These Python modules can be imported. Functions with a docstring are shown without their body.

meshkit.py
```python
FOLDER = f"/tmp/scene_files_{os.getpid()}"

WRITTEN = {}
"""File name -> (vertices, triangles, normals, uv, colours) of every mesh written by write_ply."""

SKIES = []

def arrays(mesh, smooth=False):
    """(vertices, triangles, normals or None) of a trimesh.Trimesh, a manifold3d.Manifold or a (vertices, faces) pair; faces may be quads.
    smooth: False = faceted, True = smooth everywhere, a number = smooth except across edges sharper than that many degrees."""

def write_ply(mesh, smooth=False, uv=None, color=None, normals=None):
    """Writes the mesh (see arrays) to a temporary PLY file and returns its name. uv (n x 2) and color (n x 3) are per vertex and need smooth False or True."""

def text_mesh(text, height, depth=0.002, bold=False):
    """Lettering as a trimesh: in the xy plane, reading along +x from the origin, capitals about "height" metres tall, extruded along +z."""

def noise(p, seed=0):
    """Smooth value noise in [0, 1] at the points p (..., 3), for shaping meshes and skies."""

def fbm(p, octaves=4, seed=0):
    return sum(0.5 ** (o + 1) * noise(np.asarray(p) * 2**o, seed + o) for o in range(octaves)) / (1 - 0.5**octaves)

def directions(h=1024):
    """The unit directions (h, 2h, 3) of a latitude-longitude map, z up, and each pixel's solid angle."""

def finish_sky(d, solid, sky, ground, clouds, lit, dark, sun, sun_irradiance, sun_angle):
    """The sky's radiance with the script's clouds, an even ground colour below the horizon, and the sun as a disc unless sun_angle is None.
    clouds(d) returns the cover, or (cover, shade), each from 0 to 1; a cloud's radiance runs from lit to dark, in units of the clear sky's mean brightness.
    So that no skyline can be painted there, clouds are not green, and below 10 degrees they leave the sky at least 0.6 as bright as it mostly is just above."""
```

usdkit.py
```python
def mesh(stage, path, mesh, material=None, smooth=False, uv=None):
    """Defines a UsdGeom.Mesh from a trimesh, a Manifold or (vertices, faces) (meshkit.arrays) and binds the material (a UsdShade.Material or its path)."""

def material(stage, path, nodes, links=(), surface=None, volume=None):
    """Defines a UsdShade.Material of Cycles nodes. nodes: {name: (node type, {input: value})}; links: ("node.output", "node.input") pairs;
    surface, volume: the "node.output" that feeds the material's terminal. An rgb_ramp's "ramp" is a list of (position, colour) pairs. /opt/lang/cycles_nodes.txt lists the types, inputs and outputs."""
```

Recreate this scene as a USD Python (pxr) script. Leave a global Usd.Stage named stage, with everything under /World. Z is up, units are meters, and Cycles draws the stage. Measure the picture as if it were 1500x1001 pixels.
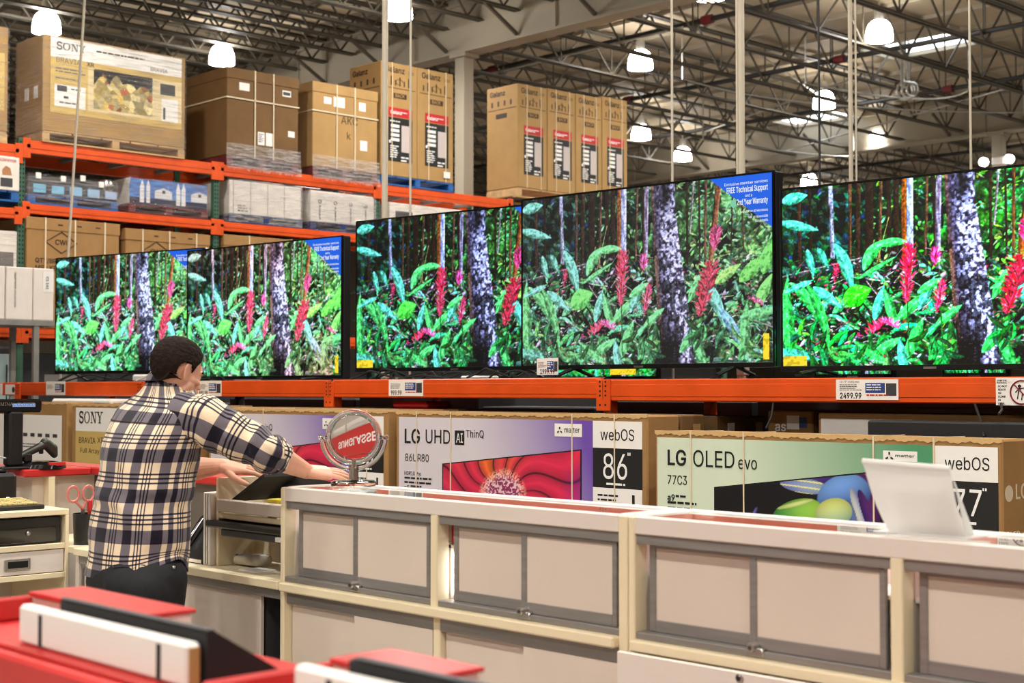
import math, random
import numpy as np
import trimesh
import manifold3d as m3
import meshkit, usdkit
from pxr import Gf, Sdf, Usd, UsdGeom, UsdLux, UsdShade, Vt

stage = Usd.Stage.CreateInMemory()
UsdGeom.SetStageUpAxis(stage, 'Z')
UsdGeom.SetStageMetersPerUnit(stage, 1.0)
UsdGeom.Xform.Define(stage, '/World')
UsdGeom.Scope.Define(stage, '/World/Looks')
random.seed(7)
RNG = np.random.default_rng(7)

# ================================================================ camera, lamps, exposure
# x runs along the counter and the television shelf, y along the pallet rack and the roof joists, z up; the camera stands at the origin
EYE, FPX = 1.42, 2138.0                       # eye height in metres, focal length in pixels of the 1500 x 1001 picture
EXPOSURE = -0.1
LAMP_RADIANCE = 540.0                         # the discharge lamp in each bay light
DOME_RADIANCE = 42.0                          # its glowing acrylic dome
SCREEN = 1.24                                 # the televisions
HORIZON_Y, CX, CY = 572.0, 750.0, 500.5
FWD, RGT = np.array([-.7218, .6921]), np.array([.6921, .7218])
cam = UsdGeom.Camera.Define(stage, '/World/camera')
pitch = math.atan((HORIZON_Y - CY) / FPX)
_b = np.array([-FWD[0] * math.cos(pitch), -FWD[1] * math.cos(pitch), -math.sin(pitch)])
_r = np.array([RGT[0], RGT[1], 0.0])
_u = np.cross(_b, _r)
cam.AddTransformOp().Set(Gf.Matrix4d(*_r, 0, *_u, 0, *_b, 0, 0, 0, EYE, 1))
cam.CreateFocalLengthAttr(FPX / 1500 * 36)
cam.CreateHorizontalApertureAttr(36.0)
cam.CreateVerticalApertureAttr(36.0 * 1001 / 1500)
cam.CreateClippingRangeAttr(Gf.Vec2f(0.05, 300))
cam.CreateFStopAttr(4.5)
cam.CreateFocusDistanceAttr(6.6)
cam.CreateExposureAttr(EXPOSURE)

# ================================================================ small tools
def ray(px, py):
    d = -_b * FPX + _r * (px - CX) - _u * (py - CY)
    return d / -(d @ np.array([*(-FWD), 0]))   # unit distance along the horizontal viewing direction

def at(px, py, X=None, Y=None, Z=None, D=None):
    """The point of a real plane (x = X, y = Y, z = Z, or at distance D) that a point of the photograph shows."""
    d = ray(px, py)
    t = X / d[0] if X is not None else Y / d[1] if Y is not None else (Z - EYE) / d[2] if Z is not None else D
    return np.array([0, 0, EYE]) + d * t

def L(r, g, b):
    c = np.array([r, g, b], float) / 255
    return tuple(np.where(c <= .04045, c / 12.92, ((c + .055) / 1.055) ** 2.4))

_used, _base = {}, {}
def numbered(parent, name):
    k = (parent, name)
    n = _used.get(k, -1) + 1
    _used[k] = n
    return name if n == 0 else '%s_%03d' % (name, n)

def tag(p, label=None, cat=None, group=None, kind=None):
    for k, v in (('label', label), ('category', cat), ('group', group), ('kind', kind)):
        if v: p.SetCustomDataByKey(k, v)

def thing(name, label, cat, loc=(0, 0, 0), rz=0., group=None, kind=None):
    """A thing: an Xform at its base under /World; its parts follow as children, in the thing's own coordinates."""
    path = '/World/' + numbered('/World', name)
    x = UsdGeom.Xform.Define(stage, path)
    x.AddTranslateOp().Set(Gf.Vec3d(*map(float, loc)))
    if rz: x.AddRotateZOp().Set(math.degrees(rz))
    tag(x.GetPrim(), label, cat, group, kind)
    return path

def dup(path, loc, rz=0., label=None, group=None, cat=None):
    """A copy of a thing, with its parts, under the next number."""
    src = stage.GetPrimAtPath(path)
    base = path.split('/')[-1]
    if base[-4] == '_' and base[-3:].isdigit(): base = base[:-4]
    new = '/World/' + numbered('/World', base)
    x = UsdGeom.Xform.Define(stage, new)
    x.GetPrim().GetReferences().AddInternalReference(path)
    x.ClearXformOpOrder()
    for a in list(x.GetPrim().GetAttributes()):
        if a.GetName().startswith('xformOp:') and a.IsAuthored(): pass
    xf = UsdGeom.Xformable(x)
    xf.ClearXformOpOrder()
    t = xf.AddTranslateOp(opSuffix='place'); t.Set(Gf.Vec3d(*map(float, loc)))
    if rz: xf.AddRotateZOp(opSuffix='turn').Set(math.degrees(rz))
    x.GetPrim().SetInstanceable(True)
    was = src.GetCustomData()
    tag(x.GetPrim(), label or was.get('label'), cat or was.get('category'), group or was.get('group'), was.get('kind'))
    return new

def obj(name, mesh, mat, parent='/World', label=None, cat=None, group=None, kind=None, smooth=False, uv=None, col=None):
    path = parent + '/' + numbered(parent, name)
    if isinstance(mesh, MB): mesh = mesh.mesh()
    m = usdkit.mesh(stage, path, mesh, mat, smooth, uv)
    if col is not None:
        UsdGeom.PrimvarsAPI(m).CreatePrimvar('Col', Sdf.ValueTypeNames.Color3fArray, 'vertex').Set(Vt.Vec3fArray.FromNumpy(np.asarray(col, np.float32)))
    tag(m.GetPrim(), label, cat, group, kind)
    return path

_cbox = None
def _chamfer(sx, sy, sz, c):
    global _cbox
    h = np.array([sx, sy, sz]) / 2
    c = min(c, *(h * .9))
    pts = []
    for s in np.ndindex(2, 2, 2):
        sg = np.array(s) * 2 - 1
        for k in range(3):
            p = h - c; p = p.copy(); p[k] = h[k]
            pts.append(sg * p)
    pts = np.array(pts)
    if _cbox is None:
        q = np.array([[sg[0] * (1 if k == 0 else .8), sg[1] * (1 if k == 1 else .8), sg[2] * (1 if k == 2 else .8)] for s in np.ndindex(2, 2, 2) for sg in [np.array(s) * 2 - 1] for k in range(3)])
        hull = trimesh.Trimesh(q, trimesh.convex.convex_hull(q).faces, process=False)
        ch = trimesh.convex.convex_hull(q)
        idx = [int(np.argmin(((q - v) ** 2).sum(1))) for v in ch.vertices]
        f = np.array(idx)[ch.faces]
        n = np.cross(q[f[:, 1]] - q[f[:, 0]], q[f[:, 2]] - q[f[:, 0]])
        flip = (n * q[f].mean(1)).sum(1) < 0
        f[flip] = f[flip][:, ::-1]
        _cbox = f
    return pts, _cbox

def text_fit(b, txt, h, x0, x1, o, right, up, depth=.0012, bold=False):
    """Lettering squeezed or stretched to run from x0 to x1 along right."""
    k = (txt, bold)
    if k not in _text: _text[k] = meshkit.text_mesh(txt, 1.0, 1.0, bold)
    v = np.asarray(_text[k].vertices)[:, 0]
    s = (x1 - x0) / ((v.max() - v.min()) * h)
    return text_at(b, txt, h, np.asarray(o, float) + np.asarray(right, float) * (x0 - v.min() * h * s), right, up, depth, bold, s)

class MB:
    """Collects shapes into one mesh."""
    def __init__(s): s.v, s.f, s.n = [], [], 0
    def add(s, v, f):
        v, f = np.asarray(v, float), np.asarray(f, int)
        if f.shape[1] == 4: f = np.vstack([f[:, [0, 1, 2]], f[:, [0, 2, 3]]])
        s.v.append(v); s.f.append(f + s.n); s.n += len(v)
        return s
    def tm(s, m, T=None):
        v = np.asarray(m.vertices)
        if T is not None: v = v @ T[:3, :3].T + T[:3, 3]
        return s.add(v, m.faces)
    def box(s, lo, hi, c=0., R=None, o=None):
        lo, hi = np.minimum(lo, hi).astype(float), np.maximum(lo, hi).astype(float)
        if c: v, f = _chamfer(*(hi - lo), c)
        else:
            v = (np.array(list(np.ndindex(2, 2, 2))) - .5) * (hi - lo)
            f = np.array([[0, 1, 3, 2], [4, 6, 7, 5], [0, 4, 5, 1], [2, 3, 7, 6], [0, 2, 6, 4], [1, 5, 7, 3]])
        v = v + (lo + hi) / 2
        if R is not None:
            o = np.zeros(3) if o is None else np.asarray(o, float)
            v = (v - o) @ np.asarray(R).T + o
        return s.add(v, f)
    def tube(s, pts, r, n=8, closed=False, cap=True, up=None):
        p = np.asarray(pts, float); m = len(p)
        r = np.broadcast_to(r, (m,)).astype(float)
        t = (np.roll(p, -1, 0) - np.roll(p, 1, 0)) if closed else np.gradient(p, axis=0)
        t /= np.linalg.norm(t, axis=1, keepdims=True) + 1e-12
        a = np.array([0, 0, 1.]) if abs(t[0][2]) < .9 else np.array([1., 0, 0])
        if up is not None: a = np.asarray(up, float)
        A = []
        for i in range(m):
            a = a - t[i] * (a @ t[i]); a /= np.linalg.norm(a) + 1e-12
            A.append(a)
        A = np.array(A); B = np.cross(t, A)
        th = np.arange(n) * 2 * np.pi / n + np.pi / n
        v = p[:, None] + r[:, None, None] * (np.cos(th)[None, :, None] * A[:, None] + np.sin(th)[None, :, None] * B[:, None])
        k = m if closed else m - 1
        i, j = np.meshgrid(np.arange(k), np.arange(n), indexing='ij')
        i2, j2 = (i + 1) % m, (j + 1) % n
        q = np.stack([i * n + j, i * n + j2, i2 * n + j2, i2 * n + j], -1).reshape(-1, 4)
        f = [np.vstack([q[:, [0, 1, 2]], q[:, [0, 2, 3]]])]
        v = v.reshape(-1, 3)
        if cap and not closed:
            v = np.vstack([v, p[0], p[-1]])
            jj = np.arange(n)
            f += [np.stack([np.full(n, m * n), (jj + 1) % n, jj], 1), np.stack([np.full(n, m * n + 1), (m - 1) * n + jj, (m - 1) * n + (jj + 1) % n], 1)]
        return s.add(v, np.vstack(f))
    def lathe(s, prof, n=24, o=(0, 0, 0), axis=(0, 0, 1)):
        pr = np.asarray(prof, float); m = len(pr)
        th = np.arange(n) * 2 * np.pi / n
        v = np.stack([pr[:, None, 0] * np.cos(th), pr[:, None, 0] * np.sin(th), np.repeat(pr[:, None, 1], n, 1)], -1).reshape(-1, 3)
        i, j = np.meshgrid(np.arange(m - 1), np.arange(n), indexing='ij')
        j2 = (j + 1) % n
        q = np.stack([i * n + j, i * n + j2, (i + 1) * n + j2, (i + 1) * n + j], -1).reshape(-1, 4)
        ax = np.asarray(axis, float); ax /= np.linalg.norm(ax)
        if abs(ax[2]) < .999:
            x = np.cross([0, 0, 1.], ax); x /= np.linalg.norm(x); y = np.cross(ax, x)
            v = v @ np.array([x, y, ax])
        elif ax[2] < 0: v = v * [1, -1, -1]
        return s.add(v + np.asarray(o, float), np.vstack([q[:, [0, 1, 2]], q[:, [0, 2, 3]]]))
    def prism(s, poly, o, a, b, d):
        """A flat outline (2-d points along the unit vectors a, b from o), pushed out along a x b by d."""
        from shapely.geometry import Polygon
        pl = poly if hasattr(poly, 'exterior') else Polygon(poly)
        m = trimesh.creation.extrude_polygon(pl, abs(d), engine='earcut')
        a, b = np.asarray(a, float), np.asarray(b, float)
        c = np.cross(a, b) * np.sign(d)
        v = m.vertices @ np.array([a, b, c]) + np.asarray(o, float)
        return s.add(v, m.faces if d > 0 else m.faces[:, ::-1])
    def quad(s, p0, p1, p2, p3): return s.add([p0, p1, p2, p3], [[0, 1, 2], [0, 2, 3]])
    def mesh(s): return np.vstack(s.v), np.vstack(s.f)

def bx(lo, hi, c=0.): return MB().box(lo, hi, c)

_text = {}
def text_at(b, txt, h, o, right, up, depth=.0012, bold=False, stretch=1.):
    """Lettering h tall whose lower left corner is o, reading along right, on the side right x up."""
    k = (txt, bold)
    if k not in _text: _text[k] = meshkit.text_mesh(txt, 1.0, 1.0, bold)
    m = _text[k]
    R, U = np.asarray(right, float), np.asarray(up, float)
    N = np.cross(R, U)
    v = np.asarray(m.vertices)
    b.add(np.asarray(o, float) + v[:, :1] * R * h * stretch + v[:, 1:2] * U * h + v[:, 2:] * N * depth, m.faces)
    return v[:, 0].max() * h * stretch

# ================================================================ materials
def mat(name, nodes, links=(), surface='p.BSDF', volume=None):
    return usdkit.material(stage, '/World/Looks/' + name, nodes, links, surface, volume)

def plain(name, col, rough=.5, metal=0., noise=0., scale=8., bump=0., bscale=60., spec=.5, coat=0., stretch=(1, 1, 1), extra=None):
    """A principled surface whose colour drifts by noise and whose relief is a fine bump."""
    p = {'base_color': col, 'roughness': rough, 'metallic': metal, 'specular_ior_level': spec, 'coat_weight': coat}
    p.update(extra or {})
    n, l = {'p': ('principled_bsdf', p)}, []
    if noise or bump:
        n['t'] = ('texture_coordinate', {})
        n['m'] = ('mapping', {'scale': stretch}); l.append(('t.object', 'm.vector'))
    if noise:
        n['n'] = ('noise_texture', {'scale': scale, 'detail': 4.}); l.append(('m.vector', 'n.vector'))
        lo, hi = [max(0, c * (1 - noise)) for c in col], [min(1, c * (1 + noise)) for c in col]
        n['r'] = ('rgb_ramp', {'ramp': [(.3, lo), (.7, hi)]}); l += [('n.fac', 'r.fac'), ('r.color', 'p.base_color')]
    if bump:
        n['bn'] = ('noise_texture', {'scale': bscale, 'detail': 3.}); l.append(('m.vector', 'bn.vector'))
        n['b'] = ('bump', {'strength': bump, 'distance': .01}); l += [('bn.fac', 'b.height'), ('b.normal', 'p.normal')]
    return mat(name, n, l)

def glow(name, col, strength):
    return mat(name, {'e': ('emission', {'color': col, 'strength': strength})}, surface='e.emission')

def vcol(name, strength=0., rough=.45):
    """Flat print (or a lit screen) whose colours the mesh carries."""
    if strength:
        return mat(name, {'a': ('attribute', {'attribute': 'Col'}), 'p': ('principled_bsdf', {'base_color': (.01, .01, .01), 'roughness': .25, 'emission_strength': strength})}, [('a.color', 'p.emission_color')])
    return mat(name, {'a': ('attribute', {'attribute': 'Col'}), 'p': ('principled_bsdf', {'roughness': rough})}, [('a.color', 'p.base_color')])

M = {}
M['cream'] = plain('cream_laminate', L(226, 216, 206), .38, noise=.03, scale=3.)
M['cream2'] = plain('cream_door', L(216, 202, 188), .5, noise=.03, scale=3.)
M['edge'] = plain('edge_banding', L(236, 222, 188), .35)
M['alu'] = plain('brushed_aluminium', (.30, .285, .27), .42, .45, noise=.12, scale=60., stretch=(.05, 1, 1))
M['chrome'] = plain('chrome', (.85, .85, .86), .06, 1.)
M['steel'] = plain('steel', (.5, .49, .47), .3, 1.)
M['orange'] = plain('orange_paint', (.72, .085, .010), .33, noise=.1, scale=5., coat=.25)
M['green'] = plain('green_paint', L(52, 92, 72), .5, noise=.15)
M['hole'] = plain('dark_hole', (.004, .004, .004), .9)
M['card'] = plain('corrugated_cardboard', L(160, 122, 76), .75, noise=.09, scale=4., bump=.12, bscale=25., spec=.25)
M['card2'] = plain('brown_cardboard', L(114, 85, 52), .75, noise=.1, scale=4., bump=.1, spec=.25)
M['card3'] = plain('tan_cardboard', L(172, 137, 87), .72, noise=.07, scale=4., bump=.1, spec=.25)
M['white_card'] = plain('white_carton', L(226, 218, 208), .6, noise=.03)
M['strap'] = plain('strapping', L(222, 206, 176), .4)
M['black'] = plain('black_plastic', (.012, .012, .013), .35)
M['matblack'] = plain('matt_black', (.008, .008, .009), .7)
M['gloss'] = plain('gloss_black', (.006, .006, .007), .12, coat=.5)
M['grey'] = plain('grey_metal', (.22, .21, .19), .5, noise=.1)
M['dgrey'] = plain('dark_grey', (.045, .045, .05), .5)
M['white'] = plain('white_plastic', L(235, 230, 224), .4)
M['paper'] = plain('white_paper', L(238, 234, 228), .65)
M['red'] = plain('red_laminate', L(196, 50, 48), .3, noise=.05, scale=6.)
M['ink'] = plain('black_ink', (.01, .01, .01), .5)
M['inkbrown'] = plain('carton_ink', L(52, 34, 20), .7)
M['inkwhite'] = plain('white_ink', L(240, 238, 236), .5)
M['inkgrey'] = plain('grey_ink', L(110, 104, 100), .6)
M['inkblue'] = plain('blue_ink', L(40, 66, 130), .5)
M['inkred'] = plain('red_ink', L(190, 30, 34), .5)
M['gold'] = plain('pale_gold_print', L(206, 176, 104), .5)
M['palewood'] = plain('pallet_wood', L(196, 160, 112), .75, noise=.2, scale=9., stretch=(1, .15, 1))
M['blue'] = plain('blue_pallet_paint', L(30, 92, 160), .6, noise=.25, scale=9.)
M['darkred'] = plain('red_pallet_paint', L(104, 30, 34), .6, noise=.25)
M['navy'] = plain('dark_blue_pallet_paint', L(24, 44, 96), .55, noise=.25)
M['roof'] = plain('roof_deck', L(168, 152, 128), .8, noise=.1, scale=.6)
M['roofpale'] = plain('roof_panel', L(226, 212, 186), .7)
M['joist'] = plain('joist_primer', L(82, 76, 65), .55, noise=.15, scale=2.)
M['girder'] = plain('girder_paint', L(158, 148, 130), .6, noise=.05, scale=1.)
M['pipe'] = plain('black_pipe', (.02, .02, .02), .5)
M['galv'] = plain('galvanised', (.55, .54, .5), .35, .8)
M['polewhite'] = plain('pole_white', L(206, 196, 176), .45)
M['floor'] = plain('polished_concrete', L(150, 142, 132), .3, noise=.12, scale=1.2)
M['wallm'] = plain('wall_paint', L(170, 158, 138), .8, noise=.05)
M['skin'] = plain('skin', L(222, 164, 138), .45, noise=.06, scale=30., extra={'subsurface_weight': .15, 'subsurface_radius': (1, .35, .2), 'subsurface_scale': .01})
M['jeans'] = plain('dark_denim', (.005, .006, .009), .8, noise=.3, scale=40., bump=.1, bscale=300.)
M['print'] = vcol('printed_card')
# stretch film: thin, mostly clear, with bright creased streaks
M['film'] = mat('stretch_film', {'t': ('texture_coordinate', {}), 'm': ('mapping', {'scale': (1.5, 1.2, 26.)}), 'n': ('noise_texture', {'scale': 2.2, 'detail': 6., 'roughness': .62, 'distortion': .6}),
    'b': ('bump', {'strength': 1., 'distance': .08}), 'g': ('glossy_bsdf', {'roughness': .1, 'color': (.95, .95, .95)}), 'd': ('diffuse_bsdf', {'color': (.8, .78, .75)}), 'gd': ('mix_closure', {'fac': .25}), 'x': ('transparent_bsdf', {}),
    'f': ('map_range', {'from_min': .46, 'from_max': .72, 'to_min': .05, 'to_max': .6, 'clamp': True}), 'mx': ('mix_closure', {})},
    [('t.object', 'm.vector'), ('m.vector', 'n.vector'), ('n.fac', 'b.height'), ('b.normal', 'g.normal'), ('n.fac', 'f.value'), ('g.BSDF', 'gd.closure1'), ('d.BSDF', 'gd.closure2'), ('f.result', 'mx.fac'), ('x.BSDF', 'mx.closure1'), ('gd.closure', 'mx.closure2')], surface='mx.closure')
M['filmwhite'] = mat('milky_film', {'t': ('texture_coordinate', {}), 'm': ('mapping', {'scale': (1.5, 1.5, 16.)}), 'n': ('noise_texture', {'scale': 3.2, 'detail': 6., 'roughness': .65, 'distortion': .8}),
    'b': ('bump', {'strength': 1., 'distance': .03}), 'p': ('principled_bsdf', {'base_color': (.75, .72, .7), 'roughness': .15}), 'x': ('transparent_bsdf', {}),
    'f': ('map_range', {'from_min': .42, 'from_max': .7, 'to_min': .1, 'to_max': .75, 'clamp': True}), 'mx': ('mix_closure', {})},
    [('t.object', 'm.vector'), ('m.vector', 'n.vector'), ('n.fac', 'b.height'), ('b.normal', 'p.normal'), ('n.fac', 'f.value'), ('f.result', 'mx.fac'), ('x.BSDF', 'mx.closure1'), ('p.BSDF', 'mx.closure2')], surface='mx.closure')
M['glass'] = mat('pane_glass', {'f': ('fresnel', {'IOR': 1.5}), 'x': ('transparent_bsdf', {'color': (.95, .97, .96)}), 'g': ('glossy_bsdf', {'roughness': .02, 'color': (1, 1, 1)}), 'mx': ('mix_closure', {})}, [('f.fac', 'mx.fac'), ('x.BSDF', 'mx.closure1'), ('g.BSDF', 'mx.closure2')], surface='mx.closure')
M['acrylic'] = mat('clear_acrylic', {'p': ('principled_bsdf', {'base_color': (.96, .98, .98), 'roughness': .03, 'transmission_weight': 1., 'ior': 1.49})})
M['frost'] = mat('frosted_acrylic', {'d': ('diffuse_bsdf', {'color': (.9, .89, .87)}), 'tl': ('translucent_bsdf', {'color': (.9, .89, .87)}), 'x': ('transparent_bsdf', {'color': (.97, .97, .97)}), 'a': ('mix_closure', {'fac': .5}), 'b': ('mix_closure', {'fac': .12})},
    [('d.BSDF', 'a.closure1'), ('tl.BSDF', 'a.closure2'), ('a.closure', 'b.closure1'), ('x.BSDF', 'b.closure2')], surface='b.closure')
M['mirror'] = mat('mirror_silver', {'g': ('glossy_bsdf', {'roughness': 0., 'color': (.93, .94, .94)})}, surface='g.BSDF')
M['lampwhite'] = glow('lamp_dome_glow', (1., .96, .9), DOME_RADIANCE)
M['skylight'] = glow('daylit_skylight', (.9, .97, 1.), 4.)
M['ledwhite'] = glow('case_light', (1., .97, .92), 9.)
M['bluelcd'] = glow('pole_display_glow', (.35, .55, 1.), .8)
# ================================================================ the hall
def struct(name, mesh, m, label, cat, **k): return obj(name, mesh, m, label=label, cat=cat, kind='structure', **k)
DECK = 8.05
struct('floor', bx((-48, -14, -.2), (14, 66, 0)), M['floor'], 'polished grey concrete floor of the warehouse store', 'floor')
_rf = thing('ceiling', 'beige roof deck high over the sales hall, between the joists', 'ceiling', (0, 0, 0), kind='structure')
obj('roof_deck', bx((-48, -14, DECK), (14, 66, DECK + .2)), M['roof'], _rf)
pb = MB()
for k in range(66): pb.box((-48, -13 + k * 1.2, DECK - .07), (14, -13 + k * 1.2 + .05, DECK + .01))
obj('purlin', pb, M['girder'], _rf, kind='stuff')
for k in range(16):
    if k % 3 == 2: continue
    obj('insulation_panel', bx((-33 + k * 1.25, 14.7, DECK - .09), (-33 + k * 1.25 + 1.1, 15.4, DECK - .03)), M['roofpale'], _rf)
for s, lo, hi in (('left', (-48.2, -14, 0), (-48, 66, 8.2)), ('back', (-48, 66, 0), (14, 66.2, 8.2)), ('right', (14, -14, 0), (14.2, 66, 8.2)), ('front', (-48, -14.2, 0), (14, -14, 8.2))):
    struct('wall_' + s, bx(lo, hi), M['wallm'], 'plain beige %s wall of the hall, far behind the merchandise' % s, 'wall')

# roof joists: one of each kind, then copies
def joist(y0, y1, zb, panel, label, group, x):
    t = thing('roof_joist', label, 'joist', (x, y0, 0), group=group, kind='structure')
    n = y1 - y0
    for nm, z, h in (('bottom_chord', zb, .05), ('top_chord', DECK - .13, .06)):
        b = MB()
        for s in (-1, 1): b.box((s * .045 - .03, 0, z), (s * .045 + .03, n, z + .012)).box((s * .02 - .006, 0, z), (s * .02 + .006, n, z + h))
        obj(nm, b, M['joist'], t)
    b, k = MB(), int(n / panel)
    for i in range(k):
        a, c = i * n / k, (i + 1) * n / k
        m = (a + c) / 2
        b.tube([(0, a, DECK - .1), (0, m, zb + .03)], .02, 4, cap=False); b.tube([(0, m, zb + .03), (0, c, DECK - .1)], .02, 4, cap=False)
        if panel > .9: b.tube([(0, m, zb + .03), (0, m, DECK - .1)], .014, 4, cap=False)
    obj('web', b, M['joist'], t, kind='stuff')
    return t
GY = [2.8, 16.35, 29.9, 43.4, 56.9]
for bay, (step, zb, x0, x1, pan, lab) in enumerate(((.86, 7.53, -34, -9.5, .62, 'shallow grey steel roof joist left of the first girder'), (1.5, 7.2, -42, -6, 1.25, 'deep open-web grey roof joist beyond the first girder'), (1.9, 7.2, -44, -8, 1.25, 'grey steel roof joist beyond the second girder'), (2.4, 7.2, -46, -10, 1.25, 'small far-off steel roof joist near the back of the hall'))):
    j0, x = None, x0
    while x < x1:
        g = 'roof joists in bay %d of the hall' % (bay + 1)
        if j0 is None: j0 = joist(GY[bay] + .12, GY[bay + 1] - .12, zb, pan, lab, g, x)
        else: dup(j0, (x, GY[bay] + .12, 0))
        x += step
for k, y in enumerate(GY[1:]):
    t = thing('roof_girder', ('broad pale steel girder carried by the column behind the cartons', 'second pale girder crossing the hall behind the bay lights', 'third girder far behind', 'last girder at the back of the hall')[k], 'girder', (0, y, 0), kind='structure')
    obj('web_plate', bx((-48, -.11, 7.1), (14, .11, DECK - .02), .02), M['girder'], t)
    for z in (7.1, 7.9): obj('flange', bx((-48, -.17, z - .02), (14, .17, z + .02)), M['girder'], t)
    b = MB()
    for x in np.arange(-34, -8, 3.44 if k else 1.72): b.tube([(x, -.85, 7.56), (x, -.13, 7.16)], .035, 4)
    obj('knee_brace', b, M['joist'], t, kind='stuff')
    b = MB()
    for x in np.arange(-40, 0, 3.44): b.box((x - .012, -.16, 7.12), (x + .012, -.11, 7.88))
    obj('stiffener', b, M['girder'], t, kind='stuff')
for k, (px, y, yt) in enumerate(((680, GY[1], 78), (1463, GY[2], 200))):
    p = at(px, yt, Y=y)
    t = thing('column', ('square pale steel column behind the orange rack and the fridge cartons', 'distant pale column with twin emergency lights')[k], 'column', (p[0], y, 0), kind='structure')
    obj('shaft', bx((-.115, -.115, 0), (.115, .115, 7.1), .01), M['girder'], t)
    obj('cap_plate', bx((-.2, -.16, 7.02), (.2, .16, 7.09)), M['girder'], t)
t = thing('emergency_light', 'small white twin-head emergency light on the distant column', 'light', (at(1463, 240, Y=GY[2] - .3)[0], GY[2] - .3, 0))
zl = at(1463, 236, Y=GY[2] - .3)[2]
obj('housing', bx((-.14, -.06, zl - .09), (.14, .14, zl + .09), .02), M['white'], t)
for s in (-1, 1): obj('lamp_head', MB().lathe([(0, 0), (.1, 0), (.1, .1), (.05, .16), (0, .16)], 12, (s * .3, -.05, zl), (0, -1, 0)), glow('emergency_lamp_glow_%d' % (s + 1), (1, .97, .9), 5.), t)
for k, (px, py, w, d) in enumerate(((1345, 63, 1.9, 1.25), (1197, 171, 1.9, 1.25))):
    p = at(px, py, Z=DECK - .08)
    t = thing('window', ('bright square skylight in the roof above the loops of hose', 'smaller bright skylight further back in the roof', 'skylight at the upper edge of the view')[k], 'skylight', (p[0], p[1], DECK - .08), kind='structure')
    obj('diffuser', bx((-w / 2, -d / 2, 0), (w / 2, d / 2, .02)), M['skylight'], t)
    b = MB()
    for s in (-1, 1): b.box((s * w / 2 - .05, -d / 2, -.08), (s * w / 2 + .05, d / 2, .06)).box((-w / 2, s * d / 2 - .05, -.08), (w / 2, s * d / 2 + .05, .06))
    obj('frame', b, M['girder'], t)
# pipes, braces and cables under the roof
def run(name, pts, r, m, label, cat, group=None, n=8):
    o = np.asarray(pts[0], float)
    return obj(name, MB().tube(np.asarray(pts, float), r, n), m, label=label, cat=cat, group=group)
for k, (y, z, lab) in enumerate(((18.6, 7.45, 'black sprinkler pipe just beyond the first girder'), (22.4, 7.4, 'black sprinkler pipe between the first bay lights'), (26.2, 7.4, 'black sprinkler pipe crossing under the skylights'), (33.5, 7.4, 'black sprinkler pipe far beyond the second girder'))):
    t = thing('sprinkler_pipe', lab, 'pipe', (0, y, z))
    obj('main', MB().tube([(-44, 0, 0), (-3, 0, 0)], .045, 8), M['pipe'], t)
    b = MB()
    for x in np.arange(-42, -4, 3.): b.tube([(x, 0, 0), (x, 0, .55)], .01, 4)
    obj('hanger', b, M['pipe'], t, kind='stuff')
    for x in np.arange(-25, -10, 5.1): obj('coupling', MB().tube([(x - .1, 0, 0), (x + .1, 0, 0)], .075, 10), M['darkred'], t)
for k, (a, c) in enumerate((((690, 115), (1000, 40)), ((1000, 205), (1250, 115)), ((1120, 230), (1480, 128)))):
    run('conduit', [at(*a, Z=7.3), at(*c, Z=7.3)], .018, M['galv'], ('thin galvanised conduit near the column', 'thin galvanised conduit between the lamps', 'thin galvanised conduit at the far lamps')[k], 'conduit')
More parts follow.
